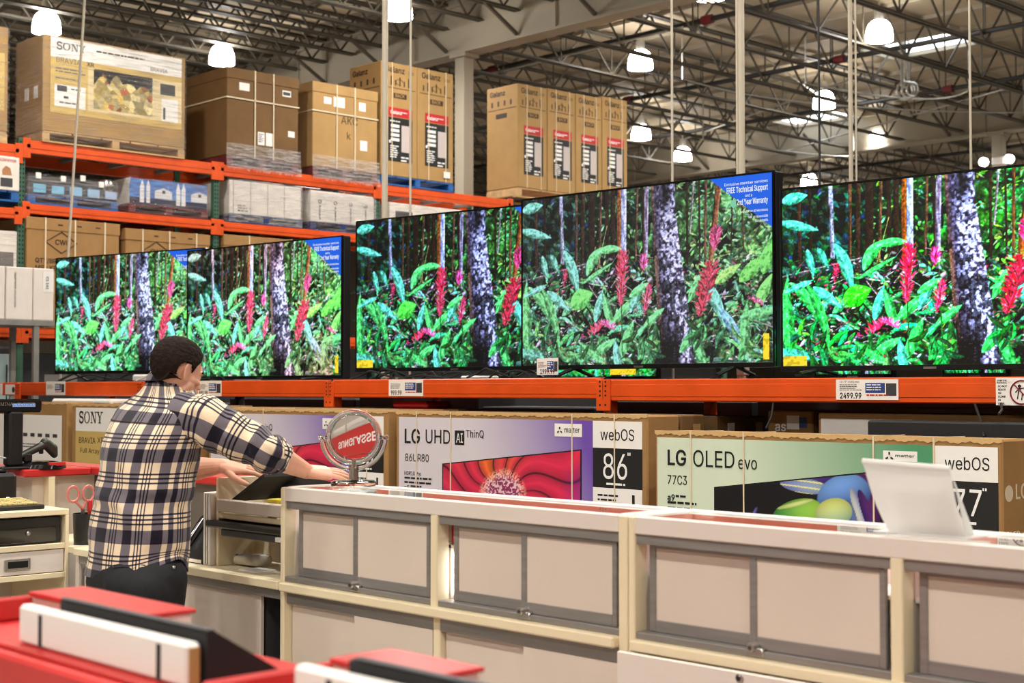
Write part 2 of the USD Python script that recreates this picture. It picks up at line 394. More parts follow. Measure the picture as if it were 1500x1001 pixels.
for k, (a, m_, c) in enumerate((((1000, 115), (1200, 152), (1500, 165)), ((1030, 205), (1180, 225), (1250, 228)), ((1180, 122), (1340, 145), (1420, 132)))):
    pts = []
    A, B_, C_ = at(*a, Z=7.0), at(*m_, Z=6.95), at(*c, Z=7.0)
    for s in np.linspace(0, 1, 24): pts.append((1 - s) ** 2 * A + 2 * s * (1 - s) * (2 * B_ - .5 * A - .5 * C_) + s * s * C_)
    pts = [A + [0, 0, DECK - .002 - A[2]]] + pts + [C_ + [0, 0, DECK - .002 - C_[2]]]
    run('cable', pts, .016, M['galv'], ('long slack pale cable passing behind the middle lamp', 'short slack cable low under the roof', 'slack cable right of the hose loops')[k], 'cable')
for k, (a, c, d0, d1) in enumerate((((1085, 62), (1205, 143), 27.75, 29.8), ((1230, 172), (1287, 204), 35.3, 34.3), ((1321, 48), (1321, 126), 27, 27), ((1331, 48), (1331, 126), 27, 27))):
    run('brace_rod', [at(*a, D=d0), at(*c, D=d1)], .014 if k < 2 else .03, M['galv'], ('thin slanting rod running down to the middle lamp', 'thin slanting rod running down to the far lamp', 'upright grey hose drop above the loops', 'second upright hose drop above the loops')[k], 'rod')
b = MB()
c0 = at(1325, 133, D=27)
for k in range(3):
    th = np.linspace(0, 2 * np.pi, 25)[:-1]
    b.tube([c0 + np.array([RGT[0], RGT[1], 0]) * (.14 - .02 * k) * math.cos(q) * 1.0 + np.array([0, 0, 1]) * (.17 - .02 * k) * math.sin(q) - np.array([*FWD, 0]) * .05 * k + np.array([RGT[0], RGT[1], 0]) * .06 * k for q in th], .022, 6, closed=True)
b.tube([c0 + [0, 0, .16], [c0[0], c0[1], DECK - .002]], .012, 6)
obj('hose_coil', b, M['galv'], label='grey hose coiled in loops hanging below the skylight', cat='hose')
# ---------------------------------------------------------------- bay lights
def bay_light(p, label, group=None):
    t = thing('bay_light', label, 'lamp', p, group=group)
    r = .225
    prof = [(r, 0), (r * 1.0, .03), (r * .985, .12), (r * .92, .2), (r * .78, .275), (r * .55, .325), (r * .3, .345)]
    obj('dome', MB().lathe(prof, 24).lathe([(q * .97, z) for q, z in prof][::-1], 24), M['lampwhite'], t, smooth=50)
    obj('ballast_housing', MB().lathe([(.0, .33), (.075, .33), (.08, .36), (.08, .5), (.05, .54), (0, .54)], 16), M['galv'], t, smooth=40)
    obj('stem', MB().tube([(0, 0, .54), (0, 0, .849)], .014, 6), M['galv'], t)
    lt = UsdLux.DiskLight.Define(stage, t + '/lamp')
    lt.CreateRadiusAttr(.2); lt.CreateIntensityAttr(LAMP_RADIANCE); lt.CreateColorAttr(Gf.Vec3f(1., .955, .89))
    UsdGeom.Xformable(lt).AddTranslateOp().Set(Gf.Vec3d(0, 0, .06))
    return t
LZ = 7.2
shown = [(68, 48, 'glowing dome bay light above the carton at the upper left'), (325, 94, 'dome bay light above the plain brown cartons'), (583, 27, 'dome bay light beside the tall white pole'), (938, 101, 'dome bay light just right of the fridge cartons'), (939, 204, 'dome bay light low beside the last fridge carton'),
         (1000, 235, 'small far dome bay light over the middle television'), (1288, 60, 'largest dome bay light, in front of the skylight'), (1207, 158, 'dome bay light at the slack cable'), (1287, 212, 'dome bay light right of the white hanging wires'), (1185, 272, 'small far dome bay light between two televisions')]
spots = [at(px, py, Z=LZ) for px, py, _ in shown]
for p, s in zip(spots, shown): bay_light(p, s[2])
unseen = [(-13.4, 6.9), (-13.4, 12.), (-13.4, 16.9), (-8.6, 14.6), (-8.6, 9.), (-8.6, 3.6), (-4., 9.), (-4., 3.6), (.6, 3.6), (.6, -1.8), (-4., -1.8), (-8.6, -1.8), (5., -1.8), (.6, -7.), (-4., -7.), (5., -7.), (-8.6, -7), (-8.6, 20.), (-4., 14.6), (5., 9.), (-27, 10.), (-27, 20), (-27, 30), (-13.2, 31), (-8.6, 24.4), (-17.4, 38), (-27, 40), (-20, 48)]
for x, y in unseen: bay_light((x, y, LZ), 'dome bay light of the lamp grid outside the photograph', group='bay lights over the rest of the hall')
# ================================================================ pallet rack on the left
RX = -15.47                                   # plane of the rack's front; the aisle side faces +x
RY = [4.75, 7.27, 9.79, 12.32, 14.84, 17.4, 19.9]
TOP, MID, LOW = 4.22, 3.51, 2.12              # tops of the three beam levels
rk = thing('pallet_rack', 'orange and green pallet rack carrying cartons behind the televisions', 'rack', (RX, 0, 0))
def upright(y):
    b = MB()
    for x in (-.08, -1.0):
        b.box((x, y - .04, 0), (x + .07, y + .04, TOP + .02), .006)
    obj('upright', b, M['green'], rk)
    b = MB()
    for i in range(int(TOP / .05)):
        for s in (-.018, .018): b.box((-.0, y + s - .008, .03 + i * .05), (.0015, y + s + .008, .052 + i * .05)) if i * .05 > 1.9 else None
    for x in (-.081,):
        pass
    v, f = b.mesh(); v = v + [-.0105, 0, 0]
    obj('upright_hole', (v, f), M['hole'], rk, kind='stuff')
    b = MB()
    for i in range(6): b.tube([(-.1, y, .3 + i * .65), (-.95, y, .3 + i * .65 + .5 * (1 if i % 2 else -1) * .5)], .014, 4)
    obj('frame_brace', b, M['green'], rk, kind='stuff')
for y in RY: upright(y)
def beam(y0, y1, top, h=.14):
    for x in (-.04, -1.0):
        b = MB().box((x, y0 + .045, top - h), (x + .05, y1 - .045, top), .006)
        b.box((x + .05, y0 + .045, top - h * .62), (x + .056, y1 - .045, top - h * .3), .002)
        obj('beam', b, M['orange'], rk)
    for y in (y0 + .045, y1 - .045):
        b = MB().box((-.0, y - .045, top - h - .06), (.016, y + .045, top + .02), .003)
        obj('beam_end_plate', b, M['orange'], rk)
    b = MB()
    for k in range(4):
        yy = y0 + .3 + (y1 - y0 - .6) * k / 3
        b.box((-.95, yy - .03, top - .06), (-.05, yy + .03, top - .02))
    obj('pallet_support', b, M['grey'], rk, kind='stuff')
for i in range(6):
    for top, h in ((TOP if i < 4 else TOP - .12, .145), (MID, .115), (LOW, .115)):
        if i == 0: top -= .07 if top > 3 else .0
        beam(RY[i], RY[i + 1], top, h)

def pallet(p, w, d, m, label, group=None, h=.125, name='pallet'):
    """A wooden pallet: p is the front lower corner at smaller y, the front faces +x; w along y, d back along -x."""
    t = thing(name, label, 'pallet', p, group=group)
    n = 5
    for k in range(n): obj('deck_board', bx((-d, w * k / n + .01, h - .02), (0, w * (k + 1) / n - .01, h), .003), m, t)
    for k in range(3): obj('stringer', bx((-d, (w - .09) * k / 2, .02), (-.0, (w - .09) * k / 2 + .09, h - .021), .003), m, t)
    for k in range(2): obj('bottom_board', bx((-d + (d - .1) * k, 0, 0), (-d + (d - .1) * k + .1, w, .019)), m, t)
    return t

def carton(p, w, d, h, m, label, cat='carton', group=None, flap=True, seam=None, name='carton'):
    """A carton whose front faces +x: p is the front lower corner at smaller y."""
    t = thing(name, label, cat, p, group=group)
    obj('body', bx((-d, 0, 0), (0, w, h - (.0 if not flap else .002)), .008), m, t)
    if flap:
        obj('lid', bx((-d - .008, -.008, h - .13), (.008, w + .008, h + .006), .006), m, t)
    return t

def vstraps(t, ys, h, d, m='strap', r=.008, z0=0., x=.0, over=True):
    for y in ys:
        b = MB().box((x, y - r, z0), (x + .004, y + r, h))
        if over: b.box((-d, y - r, h), (x + .004, y + r, h + .004))
        obj('strap', b, M[m], t)

def face(b, y0, z0, y1, z1, d=.002, x=0.): return b.box((x, y0, z0), (x + d, y1, z1))
PY, UZ = (0, 1, 0), (0, 0, 1)
def rt(b, txt, h, y, z, x=.002, **k): return text_at(b, txt, h, (x, y, z), PY, UZ, **k)

def wrap(t, w, d, h, z0=0., m='film', seed=1, g=.012):
    """Stretch film wound loosely around a load."""
    ny, nz_, v, f = 22, 14, [], []
    def face_pts(fn, u0, u1, n):
        out = []
        for i in range(n + 1):
            for k in range(nz_ + 1):
                out.append(fn(u0 + (u1 - u0) * i / n, z0 + (h - z0) * k / nz_))
        return np.array(out)
    mb = MB()
    for fn, a, c, n in ((lambda u, z: (g, u, z), -g, w + g, ny), (lambda u, z: (u, -g, z), -d, g, 12)):
        p = face_pts(fn, a, c, n)
        nn = (meshkit.fbm(p * [3, 3, 14.] + seed * 9.1, 3, seed) - .5) * .02
        if p[0][0] == p[-1][0]: p[:, 0] += nn
        else: p[:, 1] += nn
        i, k = np.meshgrid(np.arange(n), np.arange(nz_), indexing='ij')
        q = np.stack([i * (nz_ + 1) + k, (i + 1) * (nz_ + 1) + k, (i + 1) * (nz_ + 1) + k + 1, i * (nz_ + 1) + k + 1], -1).reshape(-1, 4)
        mb.add(p, q if p[0][0] == p[-1][0] else q)
    obj('stretch_wrap', mb, M[m], t, smooth=True)

# SONY lettering with serifs
def serif_sony(b, h, o, right, up, depth=.0012):
    from shapely.geometry import Polygon, Point, LineString, box as sbox
    from shapely import affinity, union_all
    def ser(x, y, w=.34): return sbox(x - w / 2, y, x + w / 2, y + .075)
    def ell(cx, cy, rx, ry): return affinity.scale(Point(cx, cy).buffer(1, 24), rx, ry)
    O = ell(.52, .5, .52, .52).difference(ell(.52, .5, .34, .45))
    N = union_all([sbox(.12, 0, .2, 1), sbox(.8, 0, .88, 1), Polygon([(.12, 1), (.36, 1), (.88, 0), (.72, 0)]), ser(.16, 0), ser(.14, .925), ser(.84, .925)])
    Y = union_all([Polygon([(.05, 1), (.28, 1), (.6, .42), (.44, .42)]), Polygon([(.78, 1), (.88, 1), (.6, .42), (.5, .42)]), sbox(.4, 0, .62, .46), ser(.51, 0, .44), ser(.16, .925, .42), ser(.84, .925, .36)])
    xs = np.linspace(0, 1, 40)
    S_pts = [(.40 + .30 * math.cos(a), .735 + .24 * math.sin(a)) for a in np.linspace(.5, math.pi * 1.42, 16)] + [(.40 + .33 * math.cos(a), .27 + .25 * math.sin(a)) for a in np.linspace(math.pi * .42, -math.pi * .86, 18)]
    S = union_all([LineString(S_pts).buffer(.085), sbox(.64, .68, .71, 1.0), sbox(.05, 0, .12, .34)])
    x = 0
    for g, wd in ((S, .9), (O, 1.2), (N, 1.1), (Y, 1.)):
        gg = affinity.scale(affinity.translate(g, 0, 0), h, h, origin=(0, 0))
        for q in getattr(gg, 'geoms', [gg]):
            b.prism(q, np.asarray(o, float) + np.asarray(right, float) * x, right, up, depth)
        x += wd * h
    return x

def dashes(b, y, z, w, n, lh, seed=0, x=.0022, pitch=1.7, right='y', sign=1):
    """n lines of print too small to read"""
    R = random.Random(seed)
    for i in range(n):
        yy = 0
        end = w * R.uniform(.6, 1)
        while yy < end:
            ww = R.uniform(1.2, 4.5) * lh
            ww = min(ww, end - yy)
            if right == 'y': b.box((x, y + yy, z - i * lh * pitch), (x + .0006, y + yy + ww, z - i * lh * pitch + lh * .8))
            else: b.box((y + yy, x, z - i * lh * pitch), (y + yy + ww, x + .0006 * sign, z - i * lh * pitch + lh * .8))
            yy += ww + lh * .6

# ---------------------------------------------------------------- top level: the big television carton in film
def yx(px, x=RX): return at(px, 300, X=x)[1]
ya, yb = yx(59), yx(268)
w, d, z0 = yb - ya, .68, TOP
pallet((RX + .03, ya, z0), w, d, M['palewood'], 'raw wood pallet under the film-wrapped television carton')
h = at(59, 49, X=RX)[2] - z0 - .125
t = carton((RX + .03, ya, z0 + .125), w, d, h, M['card3'], 'large film-wrapped television carton with golden crystals printed on it', 'carton', flap=False)
k = h / 1.07
b = MB(); face(b, .09, .20 * h, w - .05, .985 * h); obj('printed_label', b, M['paper'], t)
b = MB(); face(b, .09, .20 * h, w - .05, .78 * h, .0026); obj('gold_panel', b, M['gold'], t)
b = MB(); face(b, .55, .27 * h, w - .05, .72 * h, .003); obj('cream_panel', b, plain('cream_print', L(226, 206, 160), .5), t)
b = MB(); serif_sony(b, .085, (.0025, .16, .865 * h), PY, UZ); obj('lettering', b, M['ink'], t)
b = MB(); rt(b, 'XR', .05, .53, .735 * h, .003, bold=True); obj('lettering', b, M['ink'], t)
b = MB(); dashes(b, .65, .9 * h, .9, 1, .022, 3, .003); obj('small_print', b, M['ink'], t, kind='stuff')
b = MB(); rt(b, 'BRAVIA', .06, .15, .73 * h, .003); obj('lettering', b, M['inkgrey'], t)
b = MB(); rt(b, 'BRAVIA', .045, 1.35, .80 * h, .003); obj('lettering', b, M['inkgrey'], t)
b = MB(); dashes(b, .15, .66 * h, .38, 2, .02, 5, .003); dashes(b, .15, .56 * h, .3, 1, .016, 6, .003); obj('small_print', b, M['inkgrey'], t, kind='stuff')
b = MB(); face(b, .14, .27 * h, .52, .5 * h, .0034); face(b, w - .32, .27 * h, w - .1, .52 * h, .0034); obj('icon_card', b, M['paper'], t, kind='stuff')
b = MB(); b.box((.0034, .17, .43 * h), (.004, .29, .49 * h)); b.box((.0034, .25, .36 * h), (.004, .31, .385 * h)); b.box((.0034, w - .3, .29 * h), (.004, w - .27, .42 * h)); b.box((.0034, w - .34, .56 * h), (.004, w - .14, .68 * h)); dashes(b, .34, .46 * h, .15, 1, .018, 9, .0036); dashes(b, .2, .31 * h, .3, 1, .018, 11, .0036); obj('icon', b, M['dgrey'], t, kind='stuff')
def crystal_print():
    ny, nz_ = 110, 66
    U, V = np.meshgrid(np.linspace(0, 1, ny), np.linspace(0, 1, nz_), indexing='ij')
    R = np.random.default_rng(5)
    c = np.zeros((ny, nz_, 3)) + np.array(L(26, 22, 24))
    seeds = np.stack([R.uniform(-.05, 1.05, 90), R.uniform(-.1, .95, 90)], 1)
    tone = R.uniform(.35, 1., 90); hue = R.random(90)
    dd = ((U[..., None] - seeds[:, 0]) * 1.3) ** 2 + (V[..., None] - seeds[:, 1]) ** 2 * .8 + .02 * np.sin(U * 40)[..., None] * 0
    k = dd.argmin(-1)
    colr = np.stack([np.array(L(228, 196, 96)) * (1 - q) + np.array(L(240, 226, 176)) * q if q < .92 else np.array(L(180, 106, 60)) for q in hue]) * tone[:, None]
    top = .62 + .25 * np.abs(np.sin(U * 9.5 + .6)) * np.exp(-((U - .25) / .25) ** 2) + .12 * np.abs(np.sin(U * 13)) - .1 * (U < .14)
    m = (V < top)
    c[m] = colr[k][m] * (.6 + .8 * meshkit.fbm(np.stack([U * 24, V * 16, U * 0], -1), 3, 3))[m][:, None]
    return U, V, np.clip(c, 0, 1)
U, V, c = crystal_print()
y0, y1, zz0, zz1 = .62, 1.38, .3 * h, .72 * h
pv = np.stack([U * 0 + .0045, y0 + (y1 - y0) * U, zz0 + (zz1 - zz0) * V], -1).reshape(-1, 3)
def gridfaces(nx, ny_):
    i, k = np.meshgrid(np.arange(nx - 1), np.arange(ny_ - 1), indexing='ij')
    return np.stack([i * ny_ + k, (i + 1) * ny_ + k, (i + 1) * ny_ + k + 1, i * ny_ + k + 1], -1).reshape(-1, 4)
obj('crystal_picture', (pv, gridfaces(*U.shape)), M['print'], t, col=c.reshape(-1, 3))
b = MB()
for yy in (-.45, -.22): b.box((yy, -.003, .35 * h), (yy + .1, 0, .48 * h))
obj('side_label', b, M['paper'], t, kind='stuff')
wrap(t, w, d, h * 1.0, -.1, 'film', 3)
# ---------------------------------------------------------------- plain brown cartons on red pallets
for i, (pa, pb, ytop, ytop_px, dd, m, lab, lp) in enumerate(((330, 435, 98, 330, 1.0, 'card2', 'plain dark-brown carton with crossed straps, right of the wrapped television carton', 'red pallet under the dark-brown strapped carton'), (456, 551, 119, 456, .95, 'card3', 'plain light-tan carton with crossed straps under the bay light', 'red pallet under the light-tan strapped carton'))):
    ya, yb = yx(pa), yx(pb); w = yb - ya
    pallet((RX + .02, ya, TOP), w, dd, M['darkred'], lp)
    h = at(ytop_px, ytop, X=RX)[2] - TOP - .125
    t = carton((RX + .02, ya, TOP + .125), w, dd, h, M[m], lab, 'carton')
    vstraps(t, (w * (.38 if i == 0 else .36), w * (.64 if i == 0 else .64)), h + .006, dd, x=.009)
    b = MB().box((.009, -.012, h * .66 - .008), (.013, w + .01, h * .66 + .008)).box((-dd, -.013, h * .66 - .008), (.013, -.009, h * .66 + .008)); obj('strap', b, M['strap'], t)
    for q in (((.18, .76, .33, .85), (.83, .77, .96, .84), (.46, .16, .56, .31), (.58, .16, .7, .31), (.92, .3, 1.02, .37)) if i == 0 else ((.18, .76, .3, .84), (.34, .74, .52, .86), (.76, .74, .87, .84), (.78, .26, .9, .38))):
        obj('sticker', face(MB(), q[0], q[1] * h, q[2], q[3] * h), M['paper'], t)
    b = MB(); face(b, .84, .785 * h, .95, .825 * h, .003) if i == 0 else None
    if i == 0:
        dashes(b, .47, .28 * h, .08, 5, .014, 2, .0024); obj('sticker_print', b, M['dgrey'], t)
    else:
        b = MB(); rt(b, 'AKC', .1, .46, .55 * h, .0006); rt(b, 'k', .1, .55, .37 * h, .0006); obj('marker_writing', b, M['inkbrown'], t, kind='stuff')
    # gathered skirt of film at the foot of the load
    R = np.random.default_rng(3 + i); n = 60
    vv = []
    for q in range(n + 1):
        y = -.02 + (w + .04) * q / n
        for kz in range(8):
            z = -.13 * (kz / 7 - .0) * (1 + .3 * R.random()) + .17 * (1 - kz / 7)
            vv.append((.016 + .03 * R.random() * (kz / 7 + .2) + .01, y, z - .02))
    obj('film_skirt', (np.array(vv), gridfaces(n + 1, 8)), M['filmwhite'], t, smooth=True)
# ---------------------------------------------------------------- tall fridge cartons
def fridge(p, w, d, h, label):
    t = carton(p, w, d, h, M['card3'], label, 'carton', group=None, flap=False, name='fridge_carton')
    b = MB()
    rt(b, 'Galanz', .078, .1 * w, h * .915, bold=True)
    for q in range(6): b.box((.001, w * (.14 + .12 * q), h * .8), (.0016, w * (.17 + .12 * q), h * (.85 + .03 * (q % 2))))
    b.tube([(.001, w * (.5 + .1 * math.cos(a)), h * (.835 + .025 * math.sin(a))) for a in np.linspace(0, 5, 10)], .004, 4)
    b.box((.001, .06 * w, h * .775), (.0018, .94 * w, h * .781)); b.box((.001, .74 * w, h * .935), (.0018, .9 * w, h * .94)); b.box((.001, .74 * w, h * .92), (.0018, .9 * w, h * .925))
    b.box((.001, .34 * w, h * .69), (.0018, .7 * w, h * .735))
    obj('printed_mark', b, M['inkbrown'], t, kind='stuff')
    b = MB(); rt(b, 'BACK', .045, .38 * w, h * .70, .0022, bold=True); obj('lettering', b, M['card3'], t)
    b = MB(); face(b, .2 * w, .525 * h, .86 * w, .605 * h); obj('red_band', b, M['inkred'], t)
    b = MB(); face(b, .2 * w, .13 * h, .86 * w, .518 * h); obj('product_panel', b, M['ink'], t)
    b = MB(); face(b, .56 * w, .22 * h, .8 * w, .455 * h, .0034); obj('fridge_picture', b, plain('fridge_print', L(196, 184, 180), .5), t) if 'fp' not in M else obj('fridge_picture', b, M['fp'], t)
    b = MB(); rt(b, 'Galanz', .045, .25 * w, .55 * h, .003, bold=True); dashes(b, .56 * w, .565 * h, .22 * w, 1, .016, 4, .003); dashes(b, .24 * w, .48 * h, .4 * w, 1, .02, 8, .0026)
    for q in range(4): b.box((.002, .27 * w, (.43 - .04 * q) * h), (.003, .5 * w, (.456 - .04 * q) * h))
    dashes(b, .25 * w, .26 * h, .25 * w, 6, .02, 6, .0026, 1.5); b.box((.002, .22 * w, .29 * h), (.003, .27 * w, .315 * h)); dashes(b, .55 * w, .165 * h, .25 * w, 2, .025, 10, .0026)
    obj('lettering', b, M['inkwhite'], t)
    vstraps(t, (w * .3, w * .78), h, d, r=.006, x=.004)
    b = MB()
    text_at(b, 'Galanz', .075, (-d * .9, -.001, h * .91), (1, 0, 0), UZ, bold=True); b.box((-d * .7, -.0015, h * .69), (-d * .35, 0, h * .735)); b.box((-d * .95, -.0015, h * .775), (-d * .05, 0, h * .781))
    for q in range(4): b.box((-d * (.85 - .2 * q), -.0015, h * .81), (-d * (.8 - .2 * q), 0, h * .86))
    obj('side_mark', b, M['inkbrown'], t, kind='stuff')
    return t
M['fp'] = plain('fridge_print', L(196, 184, 180), .5)
zf = at(757, 274, X=RX)[2]
edges_ = [yx(p) for p in (757, 800.5, 842, 880.5, 918)]
names = ('first of the four fridge cartons beyond the rack column', 'second fridge carton of the right-hand four, with a white tag near its foot', 'third fridge carton of the right-hand four, lit from above', 'last and brightest of the four fridge cartons on the right')
for i in range(4):
    w = edges_[i + 1] - edges_[i] - .012
    h = at((757, 800, 842, 880)[i], (122, 129, 137, 141)[i], X=RX)[2] - zf
    fridge((RX + .02, edges_[i] + .006, zf), w, .68, h, names[i].replace('right-hand four', 'group of four').replace('on the right', 'past the column'))
pallet((RX + .02, edges_[0], zf - .145), edges_[-1] - edges_[0], .68, M['palewood'], 'raw wood pallet under the four fridge cartons', h=.14)
ya2, ym2, yb2 = yx(556), yx(610), yx(663)
h2 = at(565, 90, X=RX)[2] - TOP - .13
pallet((RX + .02, ya2, TOP), yb2 - ya2, .72, M['blue'], 'bright blue pallet under the pair of fridge cartons')
fridge((RX + .02, ya2 + .004, TOP + .128), ym2 - ya2 - .01, .7, h2, 'fridge carton directly behind the tall white pole')
fridge((RX + .02, ym2 + .004, TOP + .128), yb2 - ym2 - .01, .7, h2, 'fridge carton on the blue pallet, between the pole and the column')
b = MB().box((0, 0, 0), (.004, .12, .09)); obj('paper_tag', (b.mesh()[0] + [RX + .034, yb2 - .2, TOP + .19], b.mesh()[1]), M['paper'], label='white paper tag on the foot of the paired fridge carton', cat='tag')
# ---------------------------------------------------------------- middle level
def midload(pa, pb, yt, yt_px, pm, m, lab, lp, film='film', d=1., seed=1):
    ya, yb = yx(pa), yx(pb); w = yb - ya
    pallet((RX + .01, ya, MID), w, d, M[pm], lp, h=.11)
    h = at(yt_px, yt, X=RX)[2] - MID - .11
    t = carton((RX + .0, ya + .01, MID + .11), w - .02, d, h, m, lab, 'carton', flap=False)
    return t, w - .02, d, h
t, w, d, h = midload(40, 172, 255, 40, 'blue', M['dgrey'], 'dark goods with pale blue boxes in creased film on a blue pallet', 'blue pallet under the dark film-wrapped goods')
R = random.Random(4)
for q in range(5):
    obj('pale_blue_box', bx((.004, .05 + q * .22, .02), (.02, .2 + q * .22, .02 + .09 + .03 * R.random()), .004), plain('pale_blue_%d' % q, L(120 + 10 * q, 178, 208), .4), t)
for q, (yy, zz) in enumerate(((.08, .18), (.38, .17), (.62, .2), (.85, .15))): obj('paper_label', bx((.004, yy, zz), (.021, yy + .06, zz + .065)), M['paper'], t)
obj('grey_bag', MB().lathe([(0, -.09), (.06, -.08), (.1, 0), (.06, .08), (0, .09)], 12, (-.05, .98, .17)), M['steel'], t, smooth=60)
wrap(t, w, d, h + .02, -.1, 'film', 5); wrap(t, w, d, h * .9, -.06, 'film', 6, .02)
t, w, d, h = midload(188, 304, 260, 190, 'darkred', M['white_card'], 'blue printed carton showing pale playground towers', 'red pallet under the blue printed carton')
def tower_print(w, h):
    n, k = 150, 50
    U, V = np.meshgrid(np.linspace(0, 1, n), np.linspace(0, 1, k), indexing='ij')
    q = meshkit.fbm(np.stack([U * 8, V * 16, U * 0], -1), 3, 8)
    c = np.array(L(30, 56, 130)) * (1 - q)[..., None] + np.array(L(110, 160, 226)) * q[..., None]
    c[V < .28] = np.array(L(30, 38, 66))
    W_ = np.array(L(226, 224, 226))
    for cx in (.16, .235, .62, .69):
        m = (np.abs(U - cx) < .026 * np.clip((1.0 - V) * 3.5, .0, 1)) & (V > .1); c[m] = W_
    for cx in (.43, .9):
        m = (np.abs(U - cx) < .11) & (V > .3) & (V < .72 - np.abs(U - cx) * 1.2); c[m] = W_ * .9
        m = (np.abs(U - cx) < .02) & (V > .5) & (V < .62); c[m] = .05
    return U, V, c
U, V, c = tower_print(w, h)
obj('printed_picture', (np.stack([U * 0 + .003, U * w, V * h], -1).reshape(-1, 3), gridfaces(*U.shape)), M['print'], t, col=c.reshape(-1, 3))
obj('film_fold', MB().tube([(.02, .0, h), (.05, -.02, h * .9), (.03, -.03, h * .78)], .012, 6), M['filmwhite'], t)
wrap(t, w, d, h + .01, -.1, 'film', 9)
t, w, d, h = midload(335, 442, 263, 335, 'navy', M['white_card'], 'white carton wound in bright creased film, left of the ring-printed one', 'dark blue pallet under the white film-wound carton')
b = MB()
for q in range(4): b.box((.002, w * (.05 + .235 * q), .0), (.004, w * (.055 + .235 * q), h))
dashes(b, .12, h * .25, .16, 3, .02, 3, .003)
obj('seam', b, M['inkgrey'], t)
wrap(t, w, d, h + .02, -.1, 'filmwhite', 12)
t, w, d, h = midload(454, 549, 278, 454, 'navy', M['white_card'], 'white film-wound carton printed with a row of dark rings on stems', 'dark pallet under the ring-printed carton')
b = MB()
for q in range(4):
    y = w * (.14 + .24 * q)
    b.tube([(.004, y + .022 * math.cos(a), h * .66 + .022 * math.sin(a)) for a in np.linspace(0, 6.28, 13)[:-1]], .006, 4, closed=True)
    b.box((.002, y - .008, h * .08), (.005, y + .008, h * .55))
obj('ring_print', b, M['ink'], t, kind='stuff')
wrap(t, w, d, h + .01, -.12, 'film', 15); wrap(t, w, d, h * .95, 0, 'filmwhite', 17, .02)
t, w, d, h = midload(570, 690, 296, 570, 'navy', M['white_card'], 'white film-wrapped load half hidden behind the white pole', 'dark pallet behind the white pole')
obj('dark_box', bx((.002, .1, .02), (.006, .4, h * .7)), M['dgrey'], t); obj('dark_box', bx((.002, .6, .02), (.006, .9, h * .6)), M['dgrey'], t)
wrap(t, w, d, h, 0, 'film', 19)
# left-hand neighbour
ya, yb = yx(-60), yx(27)
pallet((RX + .01, ya, MID - .0), yb - ya, 1., M['blue'], 'blue pallet at the left edge under the appliance carton', h=.12)
h = at(10, 228, X=RX)[2] - MID - .13
t = carton((RX + .02, ya, MID + .12), yb - ya, .9, h, M['white_card'], 'white carton with a small appliance pictured, at the left edge', 'carton', flap=False)
w = yb - ya
b = MB(); face(b, w - .22, h * .1, w - .08, h * .36); obj('appliance_print', b, M['dgrey'], t)
b = MB(); b.prism([(w - .2, h * .45), (w - .09, h * .45), (w - .11, h * .66), (w - .16, h * .72), (w - .2, h * .6)], (0.001, 0, 0), PY, UZ, .002); obj('food_print', b, plain('food_print', L(176, 122, 82), .5), t)
b = MB(); rt(b, 'AIRFRYER', .03, w - .24, h * .84); obj('lettering', b, M['inkred'], t)
obj('cover_film', bx((-.4, yb - .5, TOP - .07), (.05, yb - .12, TOP + .1), .02).mesh() if False else (bx((-.4, -.3, 0), (.02, .1, .16), .05).mesh()[0] + [RX, yx(-8), TOP - .07], bx((-.4, -.3, 0), (.02, .1, .16), .05).mesh()[1]), M['filmwhite'], label='crumpled pink-white film bundle hanging over the top beam at the left edge', cat='bundle')
# ---------------------------------------------------------------- low level: brown cartons marked with a diamond
def diamond(b, y, z, ry, rz, wd=.007):
    p = [(.002, y - ry, z), (.002, y, z + rz), (.002, y + ry, z), (.002, y, z - rz)]
    b.tube(p, wd, 4, closed=True)
for i, (pa, pb, yt, lab) in enumerate(((37, 175, 318, 'brown diamond-marked carton with printed lot lines, nearest the left upright'), (182, 307, 335, 'second brown diamond-marked carton, behind the leftmost television'), (326, 500, 344, 'brown carton top with pale straps above the second television'))):
    ya, yb = yx(pa), yx(pb); w = yb - ya
    zt = at(pa, yt, X=RX)[2]; h = zt - LOW
    t = carton((RX + .02, ya + .01, LOW), w - .02, 1., h, M['card'], lab, 'carton', flap=True)
    vstraps(t, [w * q for q in ((.19, .5, .82) if i < 2 else (.2, .55, .85))], h + .008, 1., x=.01)
    b = MB()
    if i < 2:
        y = w * (.36 if i == 0 else .35); z = h - (.26 if i == 0 else .25)
        diamond(b, y, z, .19, .12); rt(b, 'CWC', .055, y - .08, z - .025, .0015, bold=True)
    if i == 0:
        rt(b, 'QTY/BRST: 2400 A', .05, .1, h - .5, .0015, bold=True); rt(b, 'MSI: KEY', .05, .1, h - .58, .0015, bold=True); rt(b, 'F150', .045, .1, h - .66, .0015, bold=True)
        diamond(b, w * .82, h - .52, .17, .11)
    for q in range(3): b.box((.009, w * (.32 + .2 * q), h - .07), (.0105, w * (.37 + .2 * q), h - .055))
    obj('printed_mark', b, M['inkbrown'], t, kind='stuff')
    if i == 0: obj('torn_corner', bx((-.06, -.012, h - .2), (.012, .12, h - .02), .02), M['hole'], t) if False else None
